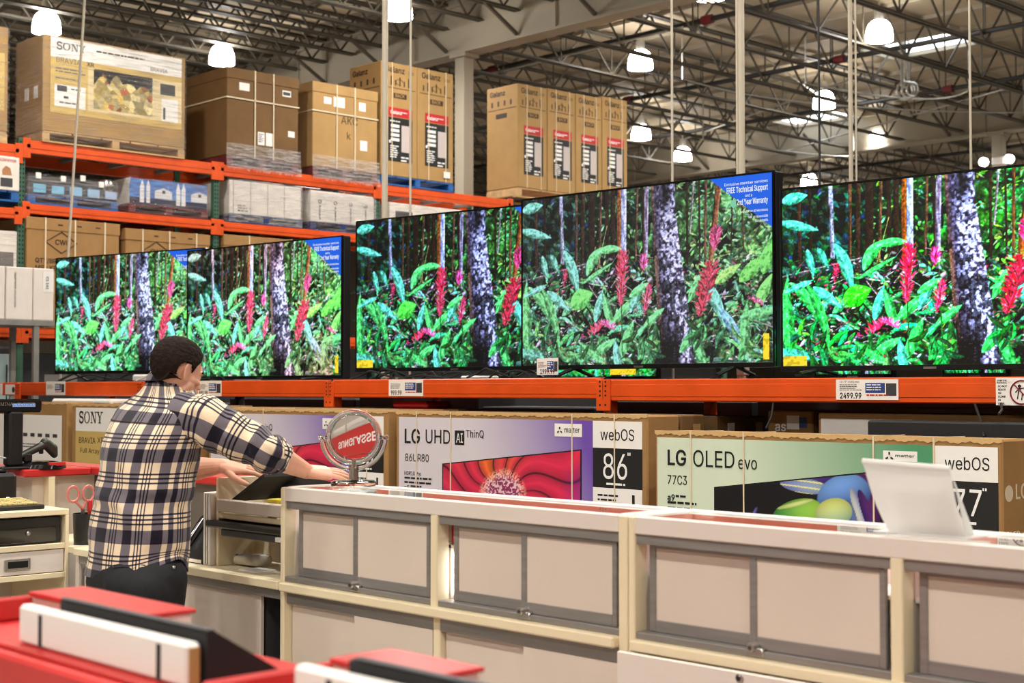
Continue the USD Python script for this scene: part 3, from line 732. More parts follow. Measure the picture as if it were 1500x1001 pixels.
# ---------------------------------------------------------------- white flat cartons on their own grey shelf beside the rack
X2 = -14.55
ya, yb = at(-40, 470, X=X2)[1], at(82, 470, X=X2)[1]
zs = at(40, 469, X=X2)[2]
t = thing('end_shelf', 'grey steel shelf frame carrying tall white cartons', 'shelf', (X2, ya, 0))
w = yb - ya
obj('shelf_board', bx((-.62, 0, zs - .06), (0, w, zs), .004), M['grey'], t)
for yy in (at(54, 500, X=X2)[1] - ya, .03):
    for xx in (-.06, -.6): obj('post', bx((xx, yy - .03, 0), (xx + .055, yy + .03, zs - .061), .004), M['grey'], t)
for i, (pa, pb, lab) in enumerate(((-40, 8.5, 'white carton cut off by the left edge, on the grey shelf'), (9.5, 49, 'white carton with an upright line of print, on the grey shelf'), (49.6, 80, 'white carton with a paper label, beside the leftmost television'))):
    y0, y1 = at(pa, 430, X=X2)[1], at(pb, 430, X=X2)[1]
    zt = at(40, 392, X=X2)[2]
    t = carton((X2 - .01, y0, zs), y1 - y0 - .004, .55, zt - zs, M['white_card'], lab, 'carton', flap=False)
    w, h = y1 - y0, zt - zs
    if i == 1:
        b = MB(); text_at(b, 'SMARTHOME COLLECTION', .02, (.001, w * .3, h * .9), (0, 0, -1), (0, 1, 0)); obj('lettering', b, M['ink'], t)
    if i == 2:
        obj('paper_label', bx((0, w * .45, h * .55), (.003, w * .97, h * .94)), M['paper'], t)
        b = MB(); text_at(b, 'C1 141', .028, (.0035, w * .6, h * .85), (0, 0, -1), (0, 1, 0), bold=True); obj('lettering', b, M['ink'], t)
p = at(10, 520, X=-15.3)
t = thing('display_fridge', 'pale glowing glass-fronted cabinet in the dark aisle at the left edge', 'cabinet', (-15.3, at(-25, 520, X=-15.3)[1], 0))
w = at(21, 520, X=-15.3)[1] - at(-25, 520, X=-15.3)[1]
obj('body', bx((-.5, 0, 0), (0, w, 1.9), .03), M['dgrey'], t)
obj('glass_door', bx((0, w * .2, .6), (.01, w * .96, at(10, 519, X=-15.3)[2]), .004), plain('pale_door', L(190, 214, 216), .3), t)
obj('door_handle', bx((.01, w * .72, .8), (.03, w * .76, 1.7), .006), M['dgrey'], t)

# two more loads in the bay that the left edge cuts
for yt, top, lab, lp, m in ((40, TOP - .07, 'yellowish film-wrapped carton on the top beam, cut by the left edge', 'pallet under the yellowish carton at the left edge', 'card3'), (338, LOW, 'grey film-wrapped load low in the rack at the left edge', 'pallet under the grey load at the left edge', 'white_card')):
    ya, yb = yx(-70), yx(9 if top > 3 else 25)
    pallet((RX + .01, ya, top), yb - ya, 1., M['palewood'], lp)
    h = at(4, yt, X=RX)[2] - top - .126
    t = carton((RX + .01, ya, top + .126), yb - ya, .95, h, M[m], lab, 'carton', flap=False)
    b = MB(); face(b, yb - ya - .3, h * .2, yb - ya - .04, h * .75); obj('printed_label', b, M['gold'] if top > 3 else M['inkgrey'], t)
    wrap(t, yb - ya, .95, h, -.05, 'film', 23)

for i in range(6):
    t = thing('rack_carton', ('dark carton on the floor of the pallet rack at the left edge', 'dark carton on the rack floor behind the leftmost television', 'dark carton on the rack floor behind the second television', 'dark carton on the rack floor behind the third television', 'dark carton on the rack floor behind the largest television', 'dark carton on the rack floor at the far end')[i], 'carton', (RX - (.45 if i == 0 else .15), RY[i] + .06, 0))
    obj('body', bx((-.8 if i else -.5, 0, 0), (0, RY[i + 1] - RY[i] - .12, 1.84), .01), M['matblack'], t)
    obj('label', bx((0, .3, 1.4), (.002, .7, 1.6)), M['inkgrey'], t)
# ---------------------------------------------------------------- the film still that all the televisions show
def paint_jungle(W=640, H=360):
    """The moving picture on the televisions (a rain forest with red ginger flowers) as linear colours on a W x H lattice of screen points."""
    R = np.random.default_rng(11)
    yy, xx = np.mgrid[0:H, 0:W].astype(float)
    U, V = (xx + .5) / W, (yy + .5) / H
    A = W / H
    def nz(sx, sy, seed, oc=3):
        return meshkit.fbm(np.stack([U * sx, V * sy, np.zeros_like(U) + seed * 7.3], -1), oc, seed)
    C = np.zeros((H, W, 3))
    n1, n2, n3 = nz(26, 15, 1), nz(70, 40, 2, 2), nz(9, 5, 3)
    lum = np.clip((n1 - .36) * 2.6, 0, 1) * np.clip(n2 * 2.1 - .45, 0, 1)
    lum = lum * (.45 + .9 * np.clip((U - .35) * 2.2, 0, 1)) * (1 - .3 * np.clip(V * 1.5 - .3, 0, 1))
    base = np.stack([12 + 85 * lum * (.4 + n3), 20 + 215 * lum, 14 + 95 * lum * (1.25 - n3)], -1)
    C[:] = base
    def put(mask, col):
        m = np.clip(mask, 0, 1)[..., None]
        return m, col
    def blend(y0, y1, x0, x1, m, col):
        s = C[y0:y1, x0:x1]
        s[:] = s * (1 - m[..., None]) + col * m[..., None]
    def window(cx, cy, r):
        x0, x1 = max(0, int((cx - r / A) * W) - 1), min(W, int((cx + r / A) * W) + 2)
        y0, y1 = max(0, int((cy - r) * H) - 1), min(H, int((cy + r) * H) + 2)
        return x0, x1, y0, y1
    def leaf(cx, cy, L, wd, ang, col, bend=0., rib=.35, tip=1.):
        """L, wd in screen heights, ang in degrees counter-clockwise from +u"""
        x0, x1, y0, y1 = window(cx, cy, L * .62 + abs(bend) * L)
        if x1 <= x0 or y1 <= y0: return
        X, Y = (U[y0:y1, x0:x1] - cx) * A, -(V[y0:y1, x0:x1] - cy)
        a = math.radians(ang)
        s, t = X * math.cos(a) + Y * math.sin(a), -X * math.sin(a) + Y * math.cos(a)
        k = s / L + .5
        t = t - bend * L * (1 - (2 * k - 1) ** 2)
        prof = wd * .5 * np.clip(np.sin(np.clip(k, 0, 1) ** .8 * np.pi), 0, 1) ** .8
        m = np.clip((prof - np.abs(t)) * H * .8 + .3, 0, 1) * ((k > 0) & (k < 1))
        sh = .62 + .55 * np.clip(t / (wd + 1e-6) + .5, 0, 1) + .14 * np.sin(k * L * 90 + np.abs(t) * 120)
        sh = sh + rib * np.exp(-(t / (.06 * wd + .002)) ** 2)
        blend(y0, y1, x0, x1, m, np.clip(np.asarray(col)[None, None] * sh[..., None], 0, 255))
    def line(x0, y0, x1, y1, w, col, a=1.):
        r = np.hypot((x1 - x0) * A, y1 - y0)
        X, Y = (U - x0) * A, V - y0
        dx, dy = (x1 - x0) * A / r, (y1 - y0) / r
        s, t = X * dx + Y * dy, -X * dy + Y * dx
        m = np.clip((w * .5 - np.abs(t)) * H + .5, 0, 1) * ((s > 0) & (s < r)) * a
        C[:] = C * (1 - m[..., None]) + np.asarray(col) * m[..., None]
    # light undergrowth on the right and in the middle distance
    for _ in range(700):
        u = R.choice([R.uniform(.62, 1), R.uniform(.3, .56), R.uniform(.7, 1)]); v = R.uniform(.0, .55)
        g = R.uniform(.35, 1) * (1.0 if u > .6 else .75)
        leaf(u, v, R.uniform(.018, .055), R.uniform(.008, .02), R.uniform(-70, 70), np.array([80, 215, 70]) * g + np.array([R.uniform(0, 60), 0, R.uniform(0, 70)]), rib=.1)
    for _ in range(170):      # dark teal creepers on the left
        u, v = R.uniform(0, .3), R.uniform(.02, .5)
        leaf(u, v, R.uniform(.05, .12), R.uniform(.02, .045), R.uniform(-90, 30), np.array([R.uniform(15, 60), R.uniform(50, 130), R.uniform(50, 120)]) * R.uniform(.35, 1), rib=.2)
    for _ in range(110):
        u = R.uniform(0, .6); v = R.uniform(0, .5)
        leaf(u, v, R.uniform(.04, .12), R.uniform(.02, .05), R.uniform(-90, 90), np.array([12, 20, 16]), rib=0)
    # thin trunks
    def trunk(u0, u1, v1, w0, col, streak=0, dark=(28, 18, 12), v0=0.):
        k = np.clip((V - v0) / (v1 - v0 + 1e-6), 0, 1)
        c = u0 + (u1 - u0) * k
        t = (U - c) / (w0 * .5)
        m = np.clip((1 - np.abs(t)) * w0 * W * .5 + .2, 0, 1) * (V < v1 + .06 * (nz(40, 3, 9, 1) - .5)) * (V >= v0)
        n = nz(160, 14, 12 + streak, 2)
        cc = np.asarray(dark) + (np.asarray(col) - dark) * np.clip(.25 + .75 * (t * .5 + .5) + (n - .5) * 1.3, 0, 1)[..., None]
        C[:] = C * (1 - m[..., None]) + cc * m[..., None]
    for u, w in ((.06, .014), (.1, .01), (.24, .012), (.27, .016), (.305, .028), (.345, .012), (.37, .016), (.395, .02), (.495, .01), (.515, .012), (.69, .01), (.735, .008), (.86, .006), (.89, .008)):
        trunk(u, u + R.uniform(-.01, .015), R.uniform(.35, .6), w, R.choice([45, 60, 95]) * np.array([1, .75, .55]), 1)
    trunk(.172, .178, .4, .017, (150, 165, 205), 2)
    trunk(.42, .418, .82, .017, (150, 90, 35), 3, (50, 25, 8)); trunk(.44, .438, .47, .022, (185, 205, 250), 4, (80, 95, 140))
    trunk(.532, .525, .5, .018, (150, 150, 185), 5, (50, 40, 50))
    trunk(.715, .70, .28, .008, (190, 195, 215), 7); trunk(.81, .765, .6, .022, (150, 88, 40), 8, (40, 22, 10)); trunk(.76, .755, .55, .01, (120, 80, 50), 9)
    for a in ((0, .49, .28, .41, .006, (150, 140, 150)), (.02, .53, .3, .5, .005, (170, 160, 170)), (.2, .5, .44, .57, .007, (190, 185, 195)), (.3, .62, .37, .2, .004, (150, 160, 90)), (.44, .3, .5, .12, .003, (20, 20, 15)), (.9, .4, .99, .2, .003, (120, 110, 60))):
        line(*a[:5], a[5], .8)
    # forest floor
    for _ in range(620):
        u, v = R.uniform(0, 1), R.uniform(.46, 1.02)
        k = R.random()
        col = np.array([45, 185, 95]) if k < .4 else np.array([110, 215, 185]) if k < .62 else np.array([110, 205, 80]) if k < .76 else np.array([20, 40, 34]) if k < .9 else np.array([165, 150, 185])
        leaf(u, v, R.uniform(.03, .105), R.uniform(.01, .03), R.uniform(-80, 80), col * (.12 + R.random() ** 1.25), R.uniform(-.15, .15), rib=.25)
    for _ in range(300):
        u, v = R.uniform(.0, 1), R.uniform(.5, 1.0)
        leaf(u, v, R.uniform(.03, .08), R.uniform(.012, .03), R.uniform(-90, 90), np.array([10, 12, 14]) * R.uniform(.5, 1.6), rib=0)
    for _ in range(80):
        u, v = R.uniform(0, 1), R.uniform(.58, 1.0)
        leaf(u, v, R.uniform(.08, .17), R.uniform(.022, .05), R.choice([R.uniform(20, 70), R.uniform(110, 160), R.uniform(-30, 10)]), np.array([R.uniform(40, 100), R.uniform(160, 225), R.uniform(80, 150)]) * R.uniform(.35, 1), R.uniform(-.2, .2))
    for _ in range(520):      # twigs, petals and bright chips of litter
        u, v = R.uniform(0, 1), R.uniform(.42, 1.0)
        col = [(210, 200, 235), (130, 100, 150), (225, 235, 225), (190, 60, 110), (150, 110, 80)][R.integers(5)]
        leaf(u, v, R.uniform(.012, .05), R.uniform(.005, .012), R.uniform(-40, 40), np.array(col) * R.uniform(.4, 1), rib=0)
    for _ in range(90):       # grass blades and dead twigs
        u, v, a, l = R.uniform(0, 1), R.uniform(.38, .95), R.uniform(-60, 60), R.uniform(.05, .16)
        col = [(150, 235, 120), (200, 235, 220), (190, 180, 190), (120, 150, 60)][R.integers(4)]
        line(u, v, u + l * math.cos(math.radians(a)) / A, v + l * math.sin(math.radians(a)), R.uniform(.003, .006), np.array(col) * R.uniform(.4, 1), .85)
    # the big trunk
    cl, cr = .548 + .04 * V ** 1.3, .643 + .012 * V + .075 * np.clip(V - .15, 0, 1)
    t = (U - cl) / (cr - cl)
    m = np.clip(t * 25 + .3, 0, 1) * np.clip((1 - t) * 25 + .3, 0, 1)
    n, nb, nn = nz(150, 28, 21, 3), nz(70, 7, 22, 3), nz(120, 80, 23, 2)
    lich = np.clip((t - .1) * 3., 0, 1) * np.clip((n * .55 + nn * 1.15 - .66) * 4.5, 0, 1) * np.clip(1.45 - np.abs(V - .45) * 1.5 + (t - .6) * 1.2, 0, 1)
    body = np.array([62, 58, 82]) * (.35 + 1.2 * nn)[..., None] * (.75 + .5 * np.clip(t, 0, 1))[..., None]
    brown = np.clip(1 - t / .2, 0, 1) * np.clip(nb * 2 - .3, 0, 1)
    cc = body * (1 - brown[..., None]) + np.array([120, 84, 58]) * brown[..., None] * (.5 + nn)[..., None]
    cc = cc * (1 - lich[..., None]) + np.array([172, 182, 232]) * (.5 + .7 * nn)[..., None] * lich[..., None]
    cc = cc * (1 - .85 * np.clip(1 - np.hypot((t - .58) / .33, (V - .04) / .14), 0, 1) ** .7)[..., None]
    cc = cc * (1 - .8 * np.clip((V - .72) * 6, 0, 1) * np.clip((.66 - t) * 5, 0, 1))[..., None]
    cc = cc * (1 - .6 * (nz(60, 16, 27, 2) > .6) * np.clip(V * 2 + .3, 0, 1))[..., None]
    C[:] = C * (1 - m[..., None]) + cc * m[..., None]
    # large leaves in front
    G, T = np.array([70, 190, 95]), np.array([80, 185, 155])
    for a in ((.045, .05, .17, .07, 8, T), (.06, .21, .26, .055, -14, T), (.215, .46, .30, .075, -68, T, .06), (.325, .40, .22, .07, 48, G * 1.1, .12), (.385, .345, .17, .05, 2, G * 1.15, .05),
              (.33, .47, .26, .03, 26, G), (.262, .615, .18, .12, 22, np.array([70, 225, 60])), (.335, .66, .2, .06, 72, T), (.37, .68, .2, .06, 108, G), (.44, .69, .24, .06, 40, G), (.49, .62, .2, .055, 62, T), (.5, .58, .16, .05, 28, G * 1.1), (.10, .42, .16, .05, -75, T * .9), (.145, .40, .14, .05, -60, T * .8),
              (.03, .74, .5, .09, 95, G * .9, .05), (.085, .66, .34, .07, -52, G, .08), (.125, .73, .42, .06, -70, G * .85, .06), (.05, .94, .3, .07, -10, T * .8), (.16, .62, .22, .06, -35, T), (.06, .55, .2, .04, 20, T),
              (.79, .68, .3, .075, -62, T * 1.05, .05), (.855, .84, .34, .06, -58, np.array([90, 160, 190]), .05), (.90, .83, .32, .07, 84, G * .9), (.955, .74, .26, .06, 8, G), (.84, .52, .2, .06, 30, np.array([120, 220, 70])), (.93, .5, .22, .08, 38, np.array([70, 200, 40])), (.97, .62, .2, .07, 60, np.array([80, 215, 60])), (.985, .44, .2, .09, 70, np.array([60, 190, 40])),
              (.72, .58, .2, .05, 60, G), (.70, .86, .22, .06, 48, G), (.73, .92, .2, .06, 120, G * .9), (.45, .86, .24, .07, 65, G), (.36, .9, .2, .06, 30, G), (.3, .92, .22, .06, 150, G * .9), (.41, .95, .2, .06, 100, T), (.53, .9, .2, .06, 50, G * .8), (.56, .74, .18, .05, 35, G)):
        leaf(*a)
    # red ginger
    def ginger(u0, v0, u1, v1, w, col, n=26):
        col = np.asarray(col)
        line(u0, v0, u1, v1, w * .22, col * .45)
        for i in range(n):
            k = i / (n - 1)
            ww = w * (.3 + .8 * math.sin(math.pi * min(1, .2 + .74 * k)))
            for s in (-1, 1, -.4, .4):
                if R.random() < .16: continue
                cu, cv = u0 + (u1 - u0) * k + s * ww * R.uniform(.28, .46) / A, v0 + (v1 - v0) * k - (.2 * ww if s else 0)
                leaf(cu, cv, ww * R.uniform(.5, .85), ww * R.uniform(.13, .2), 90 - s * R.uniform(35, 72), col * R.uniform(.4, 1.25) + np.array([0, 1, 1]) * R.uniform(-10, 40), rib=.3)
    for u, v0, v1 in ((.428, .62, .95), (.535, .7, .9), (.74, .7, .95)):
        line(u, v0, u + .004, v1, .008, (30, 90, 40))
    ginger(.438, .36, .425, .66, .075, (214, 32, 66)); ginger(.521, .39, .517, .48, .05, (225, 40, 110), 10); ginger(.542, .56, .522, .72, .05, (225, 35, 80), 15)
    ginger(.192, .44, .186, .54, .035, (205, 35, 70), 10); ginger(.785, .47, .735, .74, .095, (220, 30, 60), 26); ginger(.802, .27, .79, .39, .065, (225, 45, 105), 12)
    ginger(.305, .83, .35, .76, .07, (225, 45, 80), 12); ginger(.35, .76, .4, .8, .06, (225, 70, 130), 10); ginger(.92, .66, .965, .7, .045, (205, 60, 110), 9)
    for _ in range(50):
        u, v = R.uniform(0, 1), R.uniform(.78, 1.02)
        if .575 < u < .70: continue
        leaf(u, v, R.uniform(.08, .16), R.uniform(.02, .045), R.uniform(20, 160), np.array([R.uniform(35, 100), R.uniform(150, 220), R.uniform(70, 130)]) * R.uniform(.3, 1), R.uniform(-.2, .2))
    grit = nz(190, 107, 41, 2)
    C = C * (.35 + 1.3 * grit)[..., None] + 70 * (np.clip((nz(230, 130, 43, 1) - .8) * 5, 0, 1) * (.3 + .7 * (V > .4)))[..., None]
    C = np.clip((C - 12) * 1.38, 0, 255) / 255
    return np.where(C <= .04045, C / 12.92, ((C + .055) / 1.055) ** 2.4)
# ================================================================ the television shelf
BY = 6.28                                      # front plane of the orange beams
sh = thing('display_shelf', 'long orange-beamed steel shelf that the televisions stand on', 'shelf', (0, BY, 0))
def shelf_x(px): return at(px, 570, Y=BY)[0]
posts = [shelf_x(-9), shelf_x(27), shelf_x(206), shelf_x(483), shelf_x(885), shelf_x(1519), shelf_x(1519) + 2.66]
BT, BB = 1.495, 1.37
for i in range(len(posts) - 1):
    x0, x1 = posts[i] + .03, posts[i + 1] - .03
    dz = -.012 if i >= 4 else 0
    for y in (0, .98):
        b = MB().box((x0, y, BB + dz), (x1, y + .05, BT + dz), .006).box((x0, y - .003, BB + dz + .028), (x1, y, BT + dz - .03), .001)
        obj('beam', b, M['orange'], sh)
    obj('deck_board', bx((x0, .03, BT + dz - .03), (x1, 1.0, BT + dz - .004)), M['dgrey'], sh)
for i, x in enumerate(posts):
    for y in (.02, .95) if i else (): obj('upright', bx((x - .028, y, 0), (x + .028, y + .07, BT - .032), .004), M['orange'] if i in (1, 3, 4) else M['dgrey'], sh)
    obj('beam_end_plate', bx((x - .055, -.012, BB - .07), (x + .055, .0, BT - .012), .003), M['orange'], sh)
    b = MB()
    for s in (-.022, .022):
        for z in (BB - .035, BB + .02, BB + .045, BB + .075, BB + .1): b.lathe([(0, 0), (.006, 0), (.006, .002), (0, .002)], 8, (x + s, -.0125, z), (0, -1, 0))
    b.box((x - .002, -.0125, BB), (x + .002, -.0119, BT - .02))
    obj('bolt_hole', b, M['hole'], sh, kind='stuff')

PIC = paint_jungle()
PH, PW = PIC.shape[:2]
def sample(u, v):
    x, y = np.clip(u * PW - .5, 0, PW - 1.001), np.clip(v * PH - .5, 0, PH - 1.001)
    i, k = x.astype(int), y.astype(int); a, c = (x - i)[..., None], (y - k)[..., None]
    return (PIC[k, i] * (1 - a) + PIC[k, i + 1] * a) * (1 - c) + (PIC[k + 1, i] * (1 - a) + PIC[k + 1, i + 1] * a) * c
BLUE = np.array(L(22, 88, 205))
def picture(nu, nv, grade, tri=True, tag_at=None):
    U, V = np.meshgrid((np.arange(nu)) / (nu - 1), (np.arange(nv)) / (nv - 1), indexing='ij')
    s = max(1, round(PW / nu / 1.2))
    c = sum(sample(U + (i - (s - 1) / 2) / s / nu, V + (k - (s - 1) / 2) / s / nv) for i in range(s) for k in range(s)) / s ** 2
    c = grade(c, U, V)
    if tri:
        m = (U - .775) / .225 > V / .29
        c[m] = BLUE * (1.15 - .5 * V[m])[:, None]
    if tag_at:
        u0, v0, u1, v1 = tag_at
        m = (U > u0) & (U < u1) & (V > v0) & (V < v1)
        c[m] = np.array(L(228, 200, 40)) * (.75 + .4 * (meshkit.noise(np.stack([U * 90, V * 60, U * 0], -1), 4) > .35))[m][:, None]
    return U, V, c
def sat(c, k, g=1., gain=1.):
    l = c @ np.array([.25, .65, .1])
    return np.clip((np.clip(l[..., None] + (c - l[..., None]) * k, 0, None)) * gain, 0, 1) ** g
SCR = vcol('television_picture', SCREEN)
WHITEGLOW = glow('screen_lettering', (.9, .95, 1.), .95)
def television(pl, pr, zb, zt, nu, nv, grade, label, tri, tag_at, feet, frame=.012, th=.055, text=True, name='television'):
    """pl, pr: the lower screen corners on the ground plan, as seen from the front, left and right."""
    pl, pr = np.array(pl), np.array(pr)
    w = float(np.linalg.norm(pr - pl)); rz = math.atan2(pr[1] - pl[1], pr[0] - pl[0])
    t = thing(name, label, 'television', (pl[0], pl[1], BT), rz)
    z0, z1 = zb - BT, zt - BT
    U, V, c = picture(nu, nv, grade, tri, tag_at)
    scr = obj('screen', (np.stack([U * w, U * 0 - .002, z1 - (z1 - z0) * V], -1).reshape(-1, 3), gridfaces(nu, nv)[:, ::-1]), SCR, t, label='lit screen showing a rain forest with red ginger flowers', col=c.reshape(-1, 3))
    b = MB()
    for lo, hi in (((-frame, -.008, z1), (w + frame, .012, z1 + frame)), ((-frame, -.008, z0 - .028), (w + frame, .012, z0)), ((-frame, -.008, z0), (0, .012, z1)), ((w, -.008, z0), (w + frame, .012, z1))): b.box(lo, hi, .002)
    obj('bezel', b, M['gloss'], t)
    obj('back_panel', bx((-frame, .012, z0 - .028), (w + frame, th, z1 + frame), .008), M['black'], t)
    obj('maker_badge', bx((w * .5 - .035, -.0095, z0 - .022), (w * .5 + .035, -.008, z0 - .01)), M['steel'], t)
    for f in feet:
        b = MB()
        b.tube([(w * f, .02, z0 - .02), (w * f - .03, -.13, .012)], .012, 6); b.tube([(w * f, .02, z0 - .02), (w * f + .03, .17, .012)], .012, 6)
        b.box((w * f - .05, -.15, 0), (w * f - .01, -.1, .012)); b.box((w * f + .01, .14, 0), (w * f + .05, .19, .012))
        obj('stand_foot', b, M['black'], t)
    if tri and text:
        H = z1 - z0
        def line(txt, u0, u1, v, h, bold=False):
            b = MB(); text_fit(b, txt, h * H, w * u0, w * u1, (0, -.0026, z1 - v * H), (1, 0, 0), UZ, .0006, bold); obj('lettering', b, WHITEGLOW, scr)
        line('FREE Technical Support', .838, .985, .088, .03, True); line('and a', .905, .93, .116, .016); line('2nd Year Warranty', .875, .985, .156, .03, True); line('Available on all televisions', .885, .985, .2, .014); line('See an associate', .915, .985, .232, .014); line('for details', .94, .985, .255, .014); line('Exclusive member services', .83, .985, .048, .016)
        b = MB().prism([(-.018, .02), (.018, .02), (.018, -.012), (0, -.03), (-.018, -.012)], (w * .862, -.0024, z1 - .145 * H), (1, 0, 0), UZ, .0004); obj('shield_mark', b, glow('shield_' + t[-3:], (.3, .85, .55), .8), scr)
    return t
# the televisions, left to right
television((-12.93, 6.43), (-11.09, 6.88), at(81, 544, D=13.78)[2], at(81, 380, D=13.78)[2], 300, 168, lambda c, U, V: sat(c, .92, .85, 1.35) * np.array([.96, 1., 1.08]), 'leftmost television of the row, its right edge behind the next one', True, None, (.12, .85))
def g2(c, U, V):
    c = sat(c, .9, .88, 1.3) * np.array([1., .98, 1.04])
    k = np.clip((U - .35) * 1.6, 0, 1) * np.clip((V - .6) * 2.5, 0, 1) * (U < .95); k = np.maximum(k, .75 * np.clip(1 - np.abs(U - .58) / .14, 0, 1) * np.clip(.35 - V, 0, .3) / .3)
    k = np.maximum(k, .5 * np.clip((.62 - U) * 3, 0, 1) * np.clip(.3 - V, 0, .2) / .2)[..., None] * .75
    return np.clip(c * (1 - k) + k * (c.mean(-1, keepdims=True) * np.array([1.5, .55, .5])), 0, 1)
television((-10.96, 6.656), (-9.05, 6.85), at(500, 549.5, D=11.27)[2], at(500, 347, D=11.27)[2], 340, 190, g2, 'second television from the left, with a reddish cast and a blue corner banner', True, (.962, .86, .985, .985), (.15, .85), th=.09)
television((-8.53, 6.60), (-6.66, 6.87), at(517, 539.5, D=10.7)[2], at(517, 325.6, D=10.7)[2], 380, 214, lambda c, U, V: sat(c, .95, 1.05, .95) * np.array([.92, .95, 1.15]), 'third television, darker and bluer, its right edge hidden by the large one', True, (.0, .945, .085, 1.), (.18, .82), th=.07, text=False)
television((-6.80, 6.62), (-4.92, 6.76), at(1131, 530.5, D=8.23)[2], at(1131, 252.5, D=8.23)[2], 560, 315, lambda c, U, V: np.clip(sat(c, .78, .92, .78) + .008, 0, 1) * np.array([1.05, .96, 1.05]), 'largest television, softer in colour, with a blue corner banner', True, (.965, .85, .987, .985), (.22, .86), th=.1)
television((-4.73, 6.59), (-3.04, 6.76), at(1148, 537, D=7.98)[2], at(1148, 280, D=7.98)[2], 520, 292, lambda c, U, V: sat(c, 1.08, 1.08, 1.5) * np.array([1., 1., 1.05]), 'television at the right edge, most vivid, cut off by the frame', False, (.0, .945, .085, 1.), (.12, .85), th=.04)
# smaller screens standing lower behind the front row: only a strip of each shows under the front sets
for i, (pa, pb, yt, yb, yy, lab) in enumerate(((817, 962, 500, 552, 7.05, 'low screen behind the largest television, seen as a green strip beneath it'), (1196, 1306, 505, 549, 7.05, 'low screen behind the right-hand television, a green strip left of centre'), (1384, 1474, 505, 550, 7.1, 'low screen behind the right-hand television, a small green strip by the edge'))):
    a, c_ = at(pa, 540, Y=yy), at(pb, 540, Y=yy)
    television((a[0], yy), (c_[0], yy), at(pa, 547, Y=yy)[2] if False else BT + .016, BT + .42, 130, 66, lambda c, U, V: sat(c, 1.1, 1., 1.1), lab, False, (.55, .82, .8, .97) if i == 0 else None, (), frame=.014, th=.035, name='small_television')
# ---------------------------------------------------------------- price cards
NX = (1, 0, 0)
def card(px0, px1, y0, y1, price, label, Y=None, big=False, z=None, tilt=0, name='price_card', prod=None):
    Y = BY - .004 if Y is None else Y
    a, c = at(px0, y0, Y=Y), at(px1, y1, Y=Y)
    c[2] = at((px0 + px1) / 2, y1, Y=Y)[2]; a[2] = at((px0 + px1) / 2, y0, Y=Y)[2]
    w, h = c[0] - a[0], a[2] - c[2]
    t = thing(name, label, 'price card', (a[0], Y, c[2]))
    obj('card', bx((0, -.003, 0), (w, 0, h)), M['paper'], t)
    if price:
        b = MB(); wd = text_at(b, price, h * .27, (w * (.06 if not big else .14), -.0032, h * .07), NX, UZ, .0008, True, .82); obj('price_lettering', b, M['ink'], t)
    b = MB()
    if prod: text_at(b, prod, h * .1, (w * .06, -.0032, h * .84), NX, UZ, .0006, False)
    dashes(b, w * .06, h * .72, w * .4, 4, h * .045, 3, -.0032, 1.9, 'x', -1)
    obj('small_print', b, M['inkgrey'], t)
    if w / h > 1.3:
        obj('blue_panel', bx((w * .48, -.0036, h * .34), (w * .79, -.003, h * .82)), M['inkblue'], t)
        b = MB(); dashes(b, w * .5, h * .7, w * .26, 3, h * .07, 5, -.0037, 1.7, 'x', -1); obj('panel_print', b, M['inkwhite'], t)
        obj('photo_panel', bx((w * .81, -.0036, h * .2), (w * .97, -.003, h * .8)), M['dgrey'], t)
        b = MB(); dashes(b, w * .5, h * .2, w * .45, 1, h * .08, 7, -.0034, 1.7, 'x', -1); obj('logo_row', b, M['inkred'], t)
    return t
card(68, 95.5, 559, 579, '', 'small price card with a blue panel, under the leftmost television')
card(290, 324.5, 558, 580.5, '899.99', 'price card on the orange beam just past the man\'s face')
card(570, 620, 556.5, 580.5, '999.99', 'price card 999.99 on the orange beam above the second display carton')
card(1225, 1316.5, 556, 586, '2499.99', 'price card 2499.99 on the orange beam at the right', prod='LG 77" OLED evo')
card(787, 818, 525, 549.5, '1999.99', 'price card 1999.99 standing under the largest television', Y=6.4, big=True)
card(-2, 3.5, 562, 579, '', 'narrow price card at the very left end of the orange beam')
t = thing('photo_card', 'white card with a dark dial pictured, left end of the orange beam', 'price card', (at(8, 577, Y=BY - .006)[0], BY - .006, at(8, 578, Y=BY)[2]))
w = at(23, 577, Y=BY)[0] - at(8, 577, Y=BY)[0]
obj('card', bx((0, -.003, 0), (w, 0, .095)), M['paper'], t); obj('dial_print', MB().lathe([(0, 0), (.03, 0), (.03, .001), (0, .001)], 14, (w * .8, -.003, .045), (0, -1, 0)), M['dgrey'], t)
# climbing prohibition sign
a, c = at(1459, 553.5, Y=BY - .006), at(1459, 594, Y=BY - .006)
t = thing('warning_sign', 'white do-not-climb sign with a red crossed circle on the beam end', 'sign', (a[0], BY - .006, c[2]))
w, h = .21, a[2] - c[2]
obj('panel', bx((0, -.003, 0), (w, 0, h)), M['paper'], t)
b = MB().box((w * .03, -.0036, h * .8), (w * .26, -.003, h * .92)); obj('header_bar', b, M['dgrey'], t)
b = MB(); text_at(b, 'WARNING', h * .08, (w * .04, -.0038, h * .82), NX, UZ, .0005, True); obj('header_lettering', b, M['inkwhite'], t)
b = MB()
for i, s in enumerate(('DO NOT', 'REACH', 'OR', 'CLIMB', 'IN', 'STEEL')): text_at(b, s, h * .065, (w * .05, -.0032, h * (.66 - .125 * i)), NX, UZ, .0006, True)
obj('lettering', b, M['ink'], t, kind='stuff')
b = MB(); R_ = h * .42; cx, cz = w * .6, h * .47
b.tube([(cx + R_ * math.cos(q), -.004, cz + R_ * math.sin(q)) for q in np.linspace(0, 2 * np.pi, 33)[:-1]], h * .028, 5, closed=True); b.tube([(cx - R_ * .7, -.0045, cz + R_ * .7), (cx + R_ * .7, -.0045, cz - R_ * .7)], h * .024, 5)
